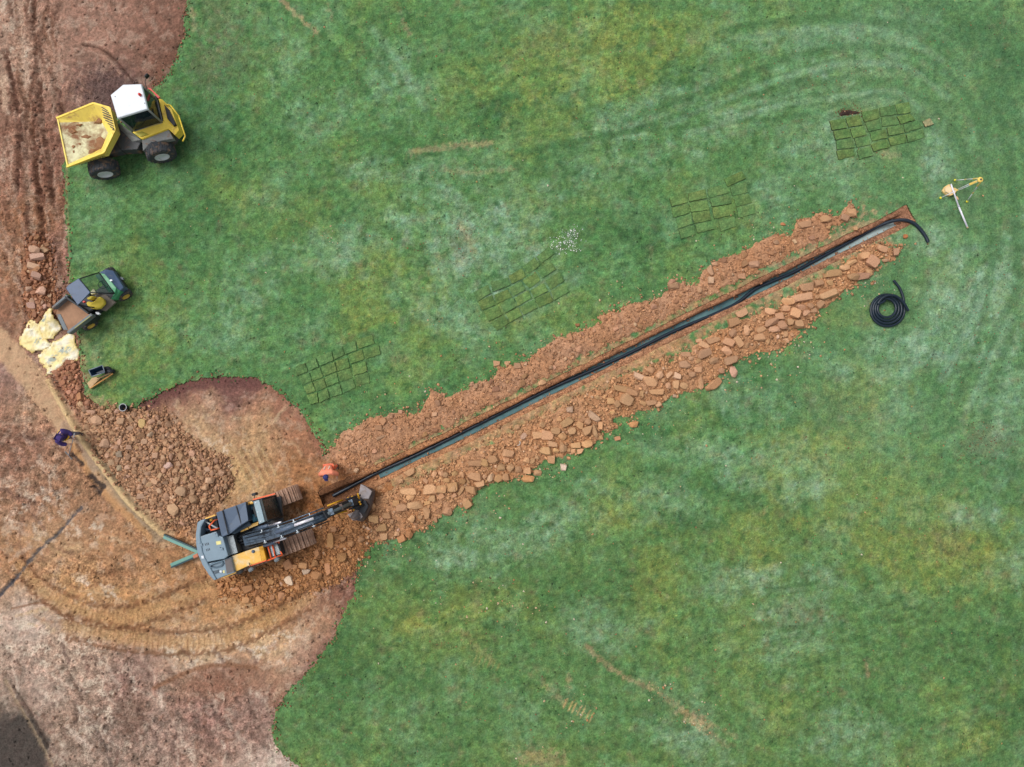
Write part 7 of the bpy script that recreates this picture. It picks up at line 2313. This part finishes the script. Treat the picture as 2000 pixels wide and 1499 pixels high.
hdx = G(115, 855, 1.58)
fo2 = math.radians(-28)
b2 = (hdx[0] - math.cos(fo2) * .22, hdx[1] - math.sin(fo2) * .22)
p2_, J2 = person('person in a purple hooded jacket raking beside the sandy ridge', b2, fo2, .26, [(.20, .42, .98), (-.12, .46, 1.06)], [(.16, -.10, 0), (-.14, .12, 0)], M_PURP, M_JEAN, M_NAVY, M_SKIN, True)
bm = bmesh.new()
pv = J2['pelvis']
fwv = Vector((math.cos(fo2), math.sin(fo2), 0))
sdv = Vector((math.sin(fo2), -math.cos(fo2), 0))
ar = [pv + Vector((0, 0, .0)) + fwv * (.225 * math.cos(a_)) + sdv * (.235 * math.sin(a_)) for a_ in np.linspace(-math.pi, math.pi, 25)]
for i in range(24):
    beam_bm(bm, ar[i], ar[i + 1], .02, .10)
from_bm('yellow_hem', bm, mat('yellow_band', (250, 204, 60), .6), p2_)
rk = thing('rake', 'grey handled rake held by the person in purple', 'rake', (*G(131, 886), 0))
hr_, hl_ = J2['r_palm'], J2['l_palm']
tip = P(134, 890, -.02)
axv = (tip - hl_).normalized()
tube('handle', [hl_ - axv * .35, tip], .018, mat('grey_handle', (176, 178, 184), .5), rk, 8)
sdv = axv.cross(Vector((0, 0, 1))).normalized()
beam('head_bar', tip - sdv * .22, tip + sdv * .22, .03, .03, M_GUN, rk)
for i in range(9):
    q = tip + sdv * (-.21 + i * .0525)
    tube('tine', [q, q - Vector((0, 0, .09)) + axv * .02], .006, M_GUN, rk, 5)

# ------------------------------------------------------------------ litter on the lawn
def flat_bits(name, label, cat, spots, size, cols, seed, zoff=.012, leaf=True):
    r = np.random.default_rng(seed)
    V, Fq, C = [], [], []
    off = 0
    for (cx_, cy_, sx_, sy_, n_2) in spots:
        U = r.normal(cx_, sx_, n_2) if sx_ < 400 else r.uniform(cx_ - sx_, cx_ + sx_, n_2)
        W2 = r.normal(cy_, sy_, n_2) if sy_ < 400 else r.uniform(cy_ - sy_, cy_ + sy_, n_2)
        for u_, w_ in zip(U, W2):
            x, y = G(u_, w_)
            i = int(np.clip(np.searchsorted(ys, y) - 1, 0, NY - 2))
            j = int(np.clip(np.searchsorted(xs, x) - 1, 0, NX - 2))
            if soil_s[i, j] > -3 or tr_s[i, j] > -.1:
                continue
            z_ = lz[i, j] + zoff
            a_ = r.uniform(0, 6.28)
            l_ = size[0] + (size[1] - size[0]) * r.random() ** 2
            w2 = l_ * r.uniform(.45, .75)
            ca, sa = math.cos(a_), math.sin(a_)
            c_ = np.array(cols[r.integers(len(cols))], dtype=float) * r.uniform(.85, 1.15)
            for dx, dy, dz in ((-1, 0, 0), (-.2, -1, .5), (1, 0, .2), (-.1, 1, .6)):
                V.append((x + (dx * l_ * ca - dy * w2 * sa) / 2, y + (dx * l_ * sa + dy * w2 * ca) / 2, z_ + dz * l_ * .25))
                C.append(c_)
            Fq.append((off, off + 1, off + 2, off + 3))
            off += 4
    me_ = np_mesh(name, np.array(V), np.array(Fq), s2l(np.clip(np.array(C), 20, 250)) / LIGHT_K)
    o = link(name, me_, M_CRUMB)
    o['kind'] = 'stuff'
    tag(o, label, cat)
    return o


flat_bits('fallen_leaves', 'small brown and dark fallen leaves scattered over the lawn', 'leaves',
          [(1200, 750, 900, 760, 2600), (900, 480, 22, 36, 60), (910, 460, 60, 30, 60), (1930, 860, 30, 18, 90), (1900, 890, 24, 16, 60), (1880, 720, 40, 40, 60), (1640, 150, 90, 26, 90), (1250, 190, 40, 25, 50), (1210, 250, 60, 20, 60), (640, 325, 90, 14, 50), (820, 345, 60, 12, 50),
           (1530, 260, 40, 25, 60), (1680, 310, 50, 20, 40), (800, 50, 12, 20, 25), (1730, 900, 60, 80, 50), (870, 1240, 40, 20, 40), (690, 1340, 60, 30, 50), (1850, 600, 50, 80, 80), (1960, 50, 30, 20, 40), (1950, 620, 30, 80, 60)],
          (.03, .085), [(120, 76, 62), (92, 60, 54), (148, 92, 74), (60, 60, 52), (58, 70, 54), (134, 100, 72)], 31)
flat_bits('white_chippings', 'white chippings spilled on the grass beside the middle turf patch', 'chippings', [(1118, 458, 7, 9, 70), (1088, 484, 8, 8, 45), (1115, 482, 12, 9, 55), (1100, 470, 14, 14, 40)], (.025, .075), [(232, 236, 240), (214, 222, 226), (246, 246, 246)], 32)
r_ = np.random.default_rng(91)
spots = [(1250, 800, 900, 720, 330), (940, 1170, 90, 30, 60), (1000, 1190, 50, 14, 26), (770, 1060, 40, 20, 60), (880, 1010, 40, 16, 60), (1060, 920, 40, 16, 50), (1260, 830, 50, 20, 60), (1450, 740, 50, 20, 60), (1560, 680, 50, 24, 60), (1700, 560, 30, 24, 40), (690, 1110, 20, 30, 50), (1370, 1410, 30, 22, 40), (1120, 1380, 26, 20, 40), (1290, 1350, 22, 14, 30), (655, 455, 14, 16, 16), (800, 780, 60, 16, 50), (1000, 690, 60, 16, 50), (1230, 575, 60, 16, 50), (1500, 450, 60, 20, 50), (900, 960, 60, 20, 60)]
U = np.concatenate([r_.normal(s[0], s[2], s[4]) for s in spots])
W2 = np.concatenate([r_.normal(s[1], s[3], s[4]) for s in spots])
gg = np.array([G(a_, b_) for a_, b_ in zip(U, W2)])
ii = np.clip(np.searchsorted(ys, gg[:, 1]) - 1, 0, NY - 2)
jj = np.clip(np.searchsorted(xs, gg[:, 0]) - 1, 0, NX - 2)
k = np.nonzero((soil_s[ii, jj] < -2) & (tr_s[ii, jj] < -.08))[0]
Rr = .012 + .038 * r_.random(len(k)) ** 2.2
cc = np.array([[206, 164, 122], [218, 190, 150], [190, 138, 96], [228, 214, 190]], dtype=float)[r_.integers(0, 4, len(k))]
o_ = link('pebbles', crumbs_mesh('pebbles', gg[k, 0], gg[k, 1], lz[ii[k], jj[k]] + Rr * .4, Rr, cc, 8), M_CRUMB)
o_['kind'] = 'stuff'
tag(o_, 'tan pebbles and crumbs thrown across the lawn', 'pebbles')
